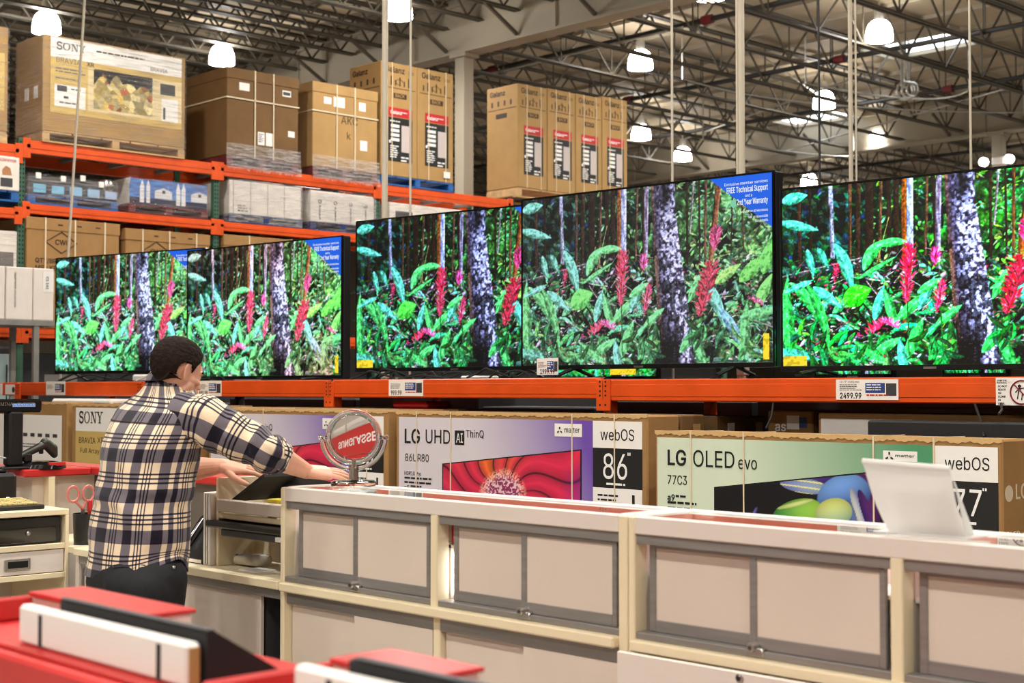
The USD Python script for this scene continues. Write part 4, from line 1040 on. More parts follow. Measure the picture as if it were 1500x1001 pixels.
obj('prohibition_ring', b, plain('sign_red', L(130, 24, 34), .5), t)
b = MB(); b.lathe([(0, 0), (.008, 0), (.008, .001), (0, .001)], 10, (cx - .01, -.003, cz + .028), (0, -1, 0))
for q in (((-.012, .02), (-.02, -.03)), ((-.012, .02), (.004, -.005), (.0, -.035)), ((-.014, .015), (-.03, .0)), ((-.012, .016), (.012, .02)), ((.02, .03), (.022, -.035)), ((.03, .03), (.032, -.035)), ((.02, .01), (.032, .01)), ((.02, -.012), (.032, -.012))): b.tube([(cx + x, -.0035, cz + z) for x, z in q], .0025, 4)
obj('climber_figure', b, M['ink'], t)
# ---------------------------------------------------------------- cables on the shelf
R = np.random.default_rng(21)
cab = [(100, 190, 'thin cables looping under the leftmost television'), (205, 260, 'pale cable coil behind the man\'s collar'), (520, 600, 'dark cables arching left of the price card 999.99'), (590, 680, 'dark cables arching under the third television'), (690, 770, 'dark cable bunch left of the standing price card')]
for k, (pa, pb, lab) in enumerate(cab):
    xa, xb = at(pa, 550, Y=BY + .12)[0], at(pb, 550, Y=BY + .12)[0]
    b = MB()
    for j in range(3):
        u = np.linspace(0, 1, 16)
        amp = R.uniform(.02, .07)
        b.tube(np.stack([xa + (xb - xa) * (u * R.uniform(.7, 1) + .1 * j * (1 - u)), BY + .08 + .12 * j + .04 * np.sin(u * 7 + j), BT + .006 + amp * np.abs(np.sin(u * math.pi * R.integers(1, 3)))], -1), .007, 5)
    obj('cable_bunch', b, M['white'] if k == 1 else M['matblack'], label=lab, cat='cables', kind='stuff')
for k, (pa, pb, yt, lab) in enumerate(((208, 232, 549, 'crumpled pale paper bag behind the man on the shelf'), (690, 716, 551, 'white paper sheet lying under the third television'))):
    A, B_ = at(pa, 556, Y=BY + .3), at(pb, 556, Y=BY + .3)
    obj('paper_bag', bx((A[0], BY + .2, BT), (B_[0], BY + .4, at(pa, yt, Y=BY + .3)[2]), .015), M['paper'], label=lab, cat='bag')
# poles and hanging wires that rise from the shelf
for k, (px, y0, yb, r, Y, m, nm, lab) in enumerate(((563.5, -60, 470, .024, 7.25, 'polewhite', 'service_pole', 'thick white service pole rising behind the third television'), (1087, -60, 480, .02, 7.35, 'polewhite', 'service_pole', 'white service pole rising behind the largest television'), (1080.5, -60, 480, .008, 7.35, 'polewhite', 'hanging_wire', 'thin wire beside the white pole behind the largest television'),
        (601, -60, 470, .0095, 7.45, 'polewhite', 'hanging_wire', 'thin pale wire right of the thick white pole'), (985, -60, 480, .008, 7.2, 'polewhite', 'hanging_wire', 'thin pale wire above the middle of the largest television'), (1247, -60, 490, .013, 7.6, 'polewhite', 'service_pole', 'slim pale pole above the right-hand television'), (1255, -60, 490, .006, 7.6, 'polewhite', 'hanging_wire', 'thin wire just right of the slim pole'), (1423, -60, 490, .007, 7.3, 'polewhite', 'hanging_wire', 'thin wire over the right-hand television'), (1201, -60, 490, .007, 7.9, 'pipe', 'hanging_wire', 'dark thin wire hanging from the middle lamp'))):
    p = at(px, 300, Y=Y)
    if nm == 'service_pole':
        t = thing(nm, lab, 'pole', (p[0], Y, 0))
        obj('tube', MB().tube([(0, 0, BT - .005), (0, 0, DECK)], r, 12), M[m], t, smooth=60)
        obj('outlet_box', bx((-.03, -.03, BT + .02), (.03, .03, BT + .14), .004), M[m], t)
    else: obj(nm, MB().tube([(p[0], Y, BT - .004), (p[0], Y, DECK)], r, 6), M[m], label=lab, cat='wire')
A, B_ = at(124, 0, D=13.9), at(98.5, 395, D=13.9)
dz = (DECK - A[2]) / (A[2] - B_[2])
obj('hanging_wire', MB().tube([A + (A - B_) * dz, B_ + (B_ - A) * (B_[2] - BT) / (A[2] - B_[2])], .0125, 8), M['polewhite'], label='slanting pale wire in front of the pallet rack at the left', cat='wire')
# ================================================================ television cartons standing on the floor under the shelf
def tvbox(px0, px1, ytop, Y, depth, label, m='card', rows=1, name='television_carton', cat='carton', ytop_px=None):
    """A flat television carton on a low pallet; its printed front faces -y."""
    a, c = at(px0, ytop, Y=Y), at(px1, ytop, Y=Y)
    zt = at(ytop_px or px0, ytop, Y=Y)[2]
    w = c[0] - a[0]
    t = thing(name, label, cat, (a[0], Y, .12))
    obj('body', bx((0, 0, 0), (w, depth, zt - .12), .008), M[m], t)
    h = zt - .12
    # scalloped edge of the lid flaps
    n, b = 26, MB()
    pts = [(0, .004)] + [(w * i / (n * 4), -.012 - .006 * math.sin(i * math.pi / 2) ** 2 - .004 * math.sin(i * .9)) for i in range(n * 4 + 1)] + [(w, .004)]
    b.prism(pts, (0, -.0012, h), NX, UZ, -.012) if False else b.prism(pts, (0, .001, h), NX, UZ, .004)
    obj('lid_edge', b, plain('lid_kraft_' + t[-3:], L(206, 168, 112), .75), t)
    return t, w, h
def fp(b, x0, z0, x1, z1, d=.001, e=.001): return b.box((x0, -d - e, z0), (x1, -d, z1))
def ft(b, txt, h, x, z, d=.0022, **k): return text_at(b, txt, h, (x, -d, z), NX, UZ, .0008, **k)
def print_grid(t, name, x0, z0, x1, z1, nu, nv, fn, d=.002, quad=None):
    U, V = np.meshgrid(np.linspace(0, 1, nu), np.linspace(0, 1, nv), indexing='ij')
    c = np.clip(fn(U, V), 0, 1)
    if quad is None: X, Z = x0 + (x1 - x0) * U, z1 - (z1 - z0) * V
    else:
        q = np.array(quad); P = (q[0] * (1 - U[..., None]) + q[1] * U[..., None]) * (1 - V[..., None]) + (q[3] * (1 - U[..., None]) + q[2] * U[..., None]) * V[..., None]
        X, Z = P[..., 0], P[..., 1]
    return obj(name, (np.stack([X, X * 0 - d, Z], -1).reshape(-1, 3), gridfaces(nu, nv)[:, ::-1]), M['print'], t, col=c.reshape(-1, 3))
def mixc(a, b, k): return np.asarray(a) * (1 - k[..., None]) + np.asarray(b) * k[..., None]
def flower(U, V, asp=2.):
    """A red gerbera close up, with its pale ring of stamens at the lower middle."""
    x, y = (U - .455) * asp * 1.5, (V - .60) * 1.2
    r, a = np.hypot(x, y), np.arctan2(y, x)
    aa = a * 15 / (2 * np.pi) + .55 * np.sin(r * 3.1) + .12 * np.sin(a * 5)
    k = np.abs(((aa % 1) - .5) * 2); idx = np.floor(aa)
    n = meshkit.fbm(np.stack([aa * 9, r * 3, idx * .37], -1), 3, 4)
    tone = .55 + .45 * np.sin(idx * 2.4 + 1)
    c = mixc(np.array(L(214, 40, 78)), np.array(L(232, 104, 44)), np.clip(tone * np.exp(-((a + 1.75) / .55) ** 2) * 1.5, 0, 1))
    c = c * (.55 + .6 * (1 - k) + .3 * (n - .5))[..., None]
    edge = np.clip((k - .86) * 9, 0, 1); c = mixc(c, np.array(L(60, 8, 34)), edge * np.clip(r * 2, 0, 1))
    far = np.clip((np.abs(x) - 1.25) * 2.2, 0, 1) * np.clip((V - .1) * 2., 0, 1); c = mixc(c, np.array(L(116, 40, 150)), far * .8)
    ring = np.clip(1 - np.abs(r - .43) / .12, 0, 1) * (meshkit.noise(np.stack([a * 26, r * 34, r * 0], -1), 6) > .47)
    c = mixc(c, np.array(L(240, 190, 170)), ring * .95)
    core = np.clip((.43 - r) * 9, 0, 1); c = mixc(c, np.array(L(130, 42, 96)) * 1., core * .85)
    dots = (meshkit.noise(np.stack([x * 38, y * 38, x * 0], -1), 7) > .62) * (r < .44); c = mixc(c, np.array(L(236, 200, 206)), dots * .9)
    return c
def strings(t, xs, h, d, r=.004):
    for x in xs:
        obj('string', MB().box((x - r, -.006, 0), (x + r, -.003, h)).box((x - r, -.006, h), (x + r, d, h + .004)), M['strap'], t)
def lg_front(t, w, h, kind, o, dx=0.):
    """Printed front of a large carton. o: the carton's lower left front corner; dx shifts the print for a second carton."""
    Y = o[1]
    def P(px, py):
        q = at(px, py, Y=Y)
        return q[0] - o[0], q[2] - .12
    X, Z = lambda px, py=650: P(px, py)[0], lambda px, py: P(px, py)[1]
    uhd = kind == 'uhd'
    words, todo = MB(), []
    def T(b, txt, x0, x1, ybase, ytop, d=.0022, bold=False, py=650):
        if b is words: b = MB(); todo.append(b)
        xm = (x0 + x1) / 2
        z = Z(xm, ybase); hh = Z(xm, ytop) - z
        text_fit(b, txt, hh, X(x0), X(x1), (0, -d, z), NX, UZ, .0008, bold)
    lav0, lav1 = np.array(L(214, 206, 212)), np.array(L(112, 76, 172))
    if uhd: g = lambda U, V: mixc(lav0, lav1, np.clip((U - .36) * 1.75 - V * .5, 0, 1) ** 1.2)
    else: g = lambda U, V: mixc(np.array(L(210, 222, 198)), np.array(L(78, 148, 104)), np.clip((U - .3) * 1.6 - V * .3, 0, 1))
    xl, xr, xe = (X(584.5), X(868.8), X(941)) if uhd else (X(963), X(1368), X(1461.8))
    ztop = Z(700, 613.2) if uhd else Z(1100, 644.8)
    zb1, zb2 = (Z(905, 657.3), Z(905, 716)) if uhd else (Z(1410, 705.3), Z(1410, 778))
    print_grid(t, 'printed_ground', xl, .04, xr, ztop, 60, 30, g, .0012)
    b = MB(); fp(b, xr, zb1, xe, ztop); obj('white_panel', b, M['paper'], t)
    b = MB(); fp(b, xr, .04, xe, zb2); obj('white_panel', b, M['paper'], t)
    b = MB(); fp(b, xr, zb2, xe, zb1); obj('black_panel', b, M['ink'], t)
    b = MB()
    if uhd: T(b, 'webOS', 880, 929.5, 645.5, 629)
    else: T(b, 'webOS', 1384, 1449.5, 688.6, 670)
    obj('lettering', b, M['ink'], t)
    b = MB(); wp = xe - xr; dashes(b, xr + .1 * wp, zb2 - .045, wp * .6, 3, .012, 3, -.0022, 2., 'x', -1); b.box((xr + .8 * wp, -.003, zb2 - .14), (xr + .85 * wp, -.002, zb2 - .03)); obj('small_print', b, M['ink'], t, kind='stuff')
    b = MB()
    if uhd: T(b, '86', 884, 919, 702, 665, bold=False); T(b, '"', 919.5, 924, 675, 663.5)
    else: T(b, '77', 1396, 1437.5, 756, 717); T(b, '"', 1439, 1445, 727, 715.5)
    obj('size_lettering', b, M['inkwhite'], t)
    b = MB(); dashes(b, xr + .28 * wp, Z(905, 711.5) if uhd else Z(1410, 768), wp * .45, 1, .014, 5, -.0024, 1.7, 'x', -1); obj('size_print', b, M['inkwhite'], t, kind='stuff')
    b = words
    if uhd:
        T(b, 'LG', 593.3, 615.5, 649.2, 629.2, bold=True); T(b, 'UHD', 624, 660, 650, 629.8); T(b, 'ThinQ', 683, 709, 641.5, 630.5); T(b, '86UR80', 594, 628.5, 676, 665.3); T(b, 'HDR10 Pro', 593, 617, 696.5, 691); T(b, 'a5', 593, 600, 718, 711)
        bb = MB(); bb.box((X(666.7), -.003, Z(673, 652)), (X(680.5), -.002, Z(673, 631))); obj('logo_block', bb, M['ink'], t)
    else:
        T(b, 'LG', 978.4, 1005.3, 681.5, 659.8, bold=True); T(b, 'OLED', 1015.8, 1076, 684.8, 660.8); T(b, 'evo', 1081.8, 1109, 687.5, 669); T(b, '77C3', 978.4, 1006.4, 709.8, 696.8); T(b, 'a9', 978, 988.5, 733.5, 724.5, bold=True)
    for q in todo: obj('lettering', q, M['ink'], t)
    b = MB()
    if uhd: dashes(b, X(593), Z(612, 702.5), X(636) - X(593), 2, .014, 6, -.0022, 1.9, 'x', -1); dashes(b, X(602), Z(612, 714), X(625) - X(602), 1, .012, 8, -.0022, 1.9, 'x', -1)
    else: dashes(b, X(978), Z(1000, 739), X(1024) - X(978), 2, .014, 6, -.0022, 1.9, 'x', -1); dashes(b, X(990), Z(1000, 729), X(1010) - X(990), 1, .012, 7, -.0022, 1.9, 'x', -1)
    obj('small_print', b, M['ink'], t, kind='stuff')
    bx0, bx1, by0, by1 = (813, 853, 640, 621) if uhd else (1294, 1344, 676, 661)
    b = MB(); fp(b, X(bx0), Z((bx0 + bx1) / 2, by0), X(bx1), Z((bx0 + bx1) / 2, by1), .0022); obj('badge', b, M['paper'], t)
    b = MB(); T(b, 'matter', bx0 + (bx1 - bx0) * .36, bx1 - (bx1 - bx0) * .08, by0 - 6, by1 + 5, .0034); obj('badge_lettering', b, M['ink'], t)
    cx, cz = P(bx0 + (bx1 - bx0) * .19, (by0 + by1) / 2 + .5)
    b = MB()
    for q in range(3):
        a = math.pi / 2 + q * 2.094; b.tube([(cx + .008 * math.cos(a), -.0036, cz + .008 * math.sin(a)), (cx + .02 * math.cos(a), -.0036, cz + .02 * math.sin(a))], .0045, 4)
    obj('badge_mark', b, M['ink'], t)
    if uhd:
        b = MB(); T(b, 'AI', 669, 678.6, 648.6, 635, .0034); obj('white_lettering', b, M['inkwhite'], t)
        q = [P(649.5, 680.8), P(850.5, 660.5), P(850.5, 775), P(649.5, 757)]
        f = [P(648, 679.3), P(852.5, 658.4), P(852.5, 779), P(648, 760)]
        b = MB(); b.prism(f, (0, -.0013, 0), NX, UZ, .0005); obj('pictured_frame', b, M['ink'], t)
        print_grid(t, 'flower_picture', 0, 0, 0, 0, 230, 120, lambda U, V: flower(U, V), .0024, q)
    else:
        f = [P(1046.4, 713.7), P(1366, 682.5), P(1366, 850), P(1046.4, 815)]
        b = MB(); b.prism(f, (0, -.0013, 0), NX, UZ, .0005); obj('pictured_screen', b, M['ink'], t)
        q = [P(1048, 715.5), P(1364, 685), P(1364, 846), P(1048, 812)]
        print_grid(t, 'art_picture', 0, 0, 0, 0, 240, 120, art, .0024, q)
def art(U, V):
    """Folded coloured ribbons on black."""
    c = np.zeros(U.shape + (3,)) + np.array(L(14, 12, 16))
    def petal(cx, cy, rx, ry, rot, c0, c1, st=0):
        nonlocal c
        a = math.radians(rot); x, y = (U - cx) * 2.2, (V - cy)
        xx, yy = x * math.cos(a) + y * math.sin(a), -x * math.sin(a) + y * math.cos(a)
        e = (xx / rx) ** 2 + (yy / ry) ** 2
        k = np.clip((xx / rx + 1) / 2, 0, 1); k = k * k * (3 - 2 * k)
        col = mixc(np.array(L(*c0)), np.array(L(*c1)), k) * (1.15 - .5 * e)[..., None]
        if st: col = mixc(col, np.array(L(236, 236, 150)), (np.sin(yy / ry * 8 + xx * 3) > .7) * .85)
        m = np.clip((1 - e) * 14, 0, 1); c = mixc(c, col, m)
    petal(.52, .05, .36, .15, 12, (80, 50, 140), (36, 20, 80)); petal(.44, .07, .26, .09, 16, (120, 130, 195), (150, 170, 190), 1)
    petal(.74, .08, .34, .22, 30, (160, 44, 116), (120, 30, 90)); petal(.72, .3, .13, .34, -14, (120, 30, 100), (70, 20, 90))
    petal(.625, .22, .24, .27, 75, (120, 170, 240), (30, 44, 120)); petal(.70, .42, .05, .3, -18, (206, 212, 196), (130, 130, 190)); petal(.735, .44, .05, .3, -18, (44, 22, 90), (90, 30, 110)); petal(.66, .5, .06, .24, -10, (60, 30, 100), (100, 120, 180))
    petal(.41, .40, .27, .17, -16, (56, 140, 62), (160, 212, 76)); petal(.40, .29, .2, .03, -14, (190, 206, 120), (200, 220, 140))
    petal(.58, .40, .165, .19, 80, (214, 222, 120), (150, 186, 160)); petal(.42, .66, .3, .14, 0, (60, 130, 60), (20, 60, 40)); petal(.2, .42, .025, .12, 16, (120, 100, 190), (20, 20, 60))
    return c
DBX = 5.8
# cartons of the back rows first: their tops and ends show behind the front ones
t, w, h = tvbox(580, 948.5, 603, DBX, .26, 'lavender television carton marked 86, with a red flower picture', ytop_px=580)
o86 = at(580, 603, Y=DBX); lg_front(t, w, h, 'uhd', o86); strings(t, [at(p, 650, Y=DBX)[0] - o86[0] for p in (610.7, 660.8, 838.7, 900.8)], h, .26); HB = h; WB = w
x86 = at(580, 603, Y=DBX)[0]
for k in range(3):
    tt = thing('plain_television_carton', ('brown carton directly behind the lavender one marked 86', 'second brown carton behind the lavender one marked 86', 'rearmost brown carton behind the lavender one marked 86')[k], 'carton', (x86, (DBX + .275, DBX + .59, DBX + .86)[k], .12))
    obj('body', bx((0, 0, 0), (WB - .01 * k, (.2, .262, .262)[k], HB - .008 * k), .008), M['card2'], tt)
    obj('end_tape', bx((WB - .01 * k, .1, HB - .16), (WB - .01 * k + .002, .16, HB - .05)), M['paper'] if k == 1 else M['card3'], tt)
    b = MB(); b.box((WB - .01 * k, .06, HB - .5), (WB - .01 * k + .001, .2, HB - .47)); b.box((WB - .01 * k, .06, HB - .7), (WB - .01 * k + .001, .2, HB - .67)); obj('end_print', b, M['strap'], tt, kind='stuff')
t, w, h = tvbox(306, 568, 602, DBX, .26, 'lavender television carton partly hidden by the man and the mirror', ytop_px=560)
lg_front(t, w, h, 'uhd', o86); strings(t, (.1 * w, .34 * w, .9 * w), h, .26)
x1 = at(306, 602, Y=DBX)[0]
for k in range(2):
    tt = thing('plain_television_carton', ('brown carton right behind the half-hidden lavender carton', 'second brown carton behind the half-hidden lavender carton')[k], 'carton', (x1, (DBX + .275, DBX + .59)[k], .12))
    obj('body', bx((0, 0, 0), (w, (.2, .262)[k], h + .005), .008), M['card'], tt)
# the two gold and white cartons at the left
def sony_front(t, w, h, o):
    def P(px, py):
        q = at(px, py, Y=o[1]); return q[0] - o[0], q[2] - .12
    def T(txt, x0, x1, ybase, ytop, m):
        z = P((x0 + x1) / 2, ybase)[1]; b = MB()
        text_fit(b, txt, P((x0 + x1) / 2, ytop)[1] - z, P(x0, ybase)[0], P(x1, ybase)[0], (0, -.0022, z), NX, UZ, .0008); obj('lettering', b, m, t)
    zt, zm = P(130, 597.6)[1], P(130, 632)[1]
    b = MB(); fp(b, P(111, 640)[0], zm, w - .06, zt); obj('white_panel', b, M['paper'], t)
    b = MB(); fp(b, P(111, 640)[0], .05, w - .06, zm); obj('gold_panel', b, M['gold'], t)
    b = MB(); z = P(133, 620.2)[1]; serif_sony(b, (P(149.4, 615)[0] - P(116.4, 615)[0]) / 4.05, (P(116.4, 615)[0], -.0022, z), NX, UZ); obj('lettering', b, M['ink'], t)
    T('BRAVIA', 116, 140, 649.6, 641, M['inkbrown']); T('XR', 143, 153, 649.6, 641, M['inkbrown']); T('Full Array', 118, 146, 664, 657, M['inkbrown'])
t, w, h = tvbox(105.5, 292, 592, DBX, .26, 'gold and white television carton, its serif lettering beside the man\'s back', ytop_px=105)
sony_front(t, w, h, at(105.5, 592, Y=DBX)); strings(t, (.46 * w,), h, .26)
x2 = at(105.5, 592, Y=DBX)[0]
tt = thing('plain_television_carton', 'brown carton behind the gold and white one', 'carton', (x2, DBX + .275, .12)); obj('body', bx((0, 0, 0), (w, .2, h - .003), .008), M['card'], tt)
t, w, h = tvbox(-60, 98.5, 590, DBX, .26, 'white-faced television carton with small pictures, behind the pole display', ytop_px=98)
b = MB(); fp(b, .1, .08, w - .09, h - .11); obj('white_panel', b, M['paper'], t)
b = MB()
for i in range(6): b.box((w - .95 + .14 * i, -.003, h - .30), (w - .95 + .14 * i + .08, -.002, h - .27))
dashes(b, w - .95, h - .37, .8, 2, .012, 3, -.0022, 2, 'x', -1); b.box((w - .24, -.003, h - .85), (w - .17, -.002, h - .56)); b.box((w - 1.2, -.003, h - .9), (w - .95, -.002, h - .52)); obj('icon_row', b, M['dgrey'], t, kind='stuff')
b = MB(); fp(b, w - .66, h - .8, w - .34, h - .55, .002); obj('room_picture', b, plain('room_print', L(150, 84, 40), .5), t)
b = MB(); fp(b, w - .65, h - .78, w - .58, h - .56, .0032); obj('lamp_picture', b, plain('lamp_print', L(230, 186, 80), .5), t)
# ---------------------------------------------------------------- the 77 carton, nearest
Y77 = 5.55
t, w, h = tvbox(959.5, 1468, 631.5, Y77, .25, 'pale green television carton marked 77, nearest the counter', ytop_px=960)
o77 = at(959.5, 631.5, Y=Y77); lg_front(t, w, h, 'oled', o77); strings(t, [at(p, 700, Y=Y77)[0] - o77[0] for p in (1012.8, 1090, 1280.4, 1369)], h, .25); W77, H77, X77 = w, h, at(959.5, 631, Y=Y77)[0]
b = MB()
PYX = (0, 1, 0)
b.lathe([(0, 0), (.034, 0), (.034, .001), (0, .001)], 20, (w + .0005, .05, h - .22), (1, 0, 0)); text_at(b, 'LG', .06, (w + .0005, .10, h - .245), PYX, UZ, bold=True); text_at(b, 'OLED evo', .045, (w + .0005, .02, h - .42), PYX, UZ, stretch=.75); text_at(b, '77C3', .045, (w + .0005, .06, h - .52), PYX, UZ); text_at(b, 'x 1', .04, (w + .0005, .04, h - .7), PYX, UZ)
obj('end_print', b, M['strap'], t, kind='stuff')
obj('hand_hole', bx((w - .002, .05, h - .61), (w + .001, .14, h - .575), .001), M['hole'], t)
for k in range(1):
    tt = thing('plain_television_carton', 'brown carton pressed against the back of the pale green one', 'carton', (X77, Y77 + .26, .12)); obj('body', bx((0, 0, 0), (W77 + .02, .25, H77 - .012), .008), M['card2'], tt)
# pallets under all of them
for k, (xa, xb, Y, dd, lab) in enumerate(((x86, x86 + WB, DBX, 1.12, 'low pallet under the lavender carton marked 86'), (x1, x1 + 2.08, DBX, .85, 'low pallet under the half-hidden lavender carton'), (x2, x2 + 2.0, DBX, .55, 'low pallet under the gold and white carton'), (at(-60, 590, Y=DBX)[0], at(98.5, 590, Y=DBX)[0], DBX, .3, 'low pallet under the white-faced carton'), (X77, X77 + W77, Y77, .52, 'low pallet under the pale green carton'))):
    t = thing('floor_pallet', lab, 'pallet', (xa, Y, 0))
    for q in range(5): obj('deck_board', bx((0, dd * q / 5 + .01, .1), (xb - xa, dd * (q + 1) / 5 - .01, .12), .003), M['palewood'], t)
    for q in range(3): obj('stringer', bx(((xb - xa - .1) * q / 2, 0, 0), ((xb - xa - .1) * q / 2 + .1, dd, .099), .003), M['palewood'], t)
# goods on the floor further back, seen between the beam and the green carton
def back_box(px0, px1, yt, Y, zb, d, m, name, label, cat):
    a, c = at(px0, yt, Y=Y), at(px1, yt, Y=Y)
    t = thing(name, label, cat, (a[0], Y, zb))
    obj('body', bx((0, 0, 0), (c[0] - a[0], d, at((px0 + px1) / 2, yt, Y=Y)[2] - zb), .008), M[m], t)
    return t, c[0] - a[0], at((px0 + px1) / 2, yt, Y=Y)[2] - zb
t, w, h = back_box(1124, 1190, 602, 6.55, 0, .3, 'card', 'small_carton', 'small brown carton with white lettering under the beam end', 'carton')
b = MB(); ft(b, 'as', .05, .05, h - .11, bold=True); obj('lettering', b, M['inkwhite'], t)
b = MB(); fp(b, .13, h - .1, .21, h - .025); obj('label', b, M['paper'], t); b = MB(); fp(b, .21, h - .09, .26, h - .035, .0012); obj('blue_label', b, M['inkblue'], t)
t, w, h = back_box(1198, 1700, 608, 6.41, 0, .3, 'card', 'flat_carton', 'long flat carton with a white face behind the pale green carton', 'carton')
b = MB(); fp(b, .02, h - .12, .55, h - .03); obj('white_panel', b, M['paper'], t)
t, w, h = back_box(1270, 1720, 620, 6.08, 0, .19, 'matblack', 'flat_carton', 'long black carton behind the pale green carton', 'carton')
t, w, h = back_box(1290, 1740, 600, 6.75, 0, .3, 'card3', 'flat_carton', 'rearmost long pale carton just under the right beam', 'carton')
for k in range(3):
    b = MB(); p = at((1133, 1427, 1466)[k], 595, Y=6.3); q = at((1122, 1441, 1463)[k], (628, 640, 607)[k], Y=6.05)
    b.tube([p + [0, 0, .02], (p + q) / 2 + [.01, 0, 0], q], .006, 5)
    obj('dangling_cable', b, M['matblack'], label=('thin black cable dangling by the small carton', 'thin black cable dangling over the long cartons', 'short black cable under the climbing sign')[k], cat='cable')
for k, (pa, pb, yt, yb, Y, m, lab) in enumerate(((90, 178, 584, 592, 6.2, 'paper', 'folded white plastic sheet lying on the gold and white carton'), (590, 640, 588, 600, 6.45, 'inkred', 'red crumpled cloth in the dark under the beam'), (1384, 1424, 0, 0, 0, '', ''))):
    if not m: continue
    A, B_ = at(pa, yt, Y=Y), at(pb, yb, Y=Y)
    zb = .12 + 1.17
    obj('folded_sheet' if k == 0 else 'red_cloth', bx((A[0], Y - .1, zb), (B_[0], Y + .15, A[2]), .02), M[m], label=lab, cat='sheet' if k == 0 else 'cloth')

# dark goods on the floor behind the display shelf
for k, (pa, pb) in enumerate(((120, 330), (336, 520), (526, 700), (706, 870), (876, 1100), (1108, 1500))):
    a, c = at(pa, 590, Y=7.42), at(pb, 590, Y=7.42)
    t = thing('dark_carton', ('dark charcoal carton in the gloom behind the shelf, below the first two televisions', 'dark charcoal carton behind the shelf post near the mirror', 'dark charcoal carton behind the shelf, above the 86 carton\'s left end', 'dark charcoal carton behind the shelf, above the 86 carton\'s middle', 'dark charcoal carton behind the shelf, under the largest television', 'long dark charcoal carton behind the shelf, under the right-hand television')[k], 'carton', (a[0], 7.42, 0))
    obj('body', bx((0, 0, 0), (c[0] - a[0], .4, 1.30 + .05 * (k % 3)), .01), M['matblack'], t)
    obj('label', bx((.2, -.002, 1.18), (.5, 0, 1.24 + .02 * (k % 2))), M['inkgrey'], t)
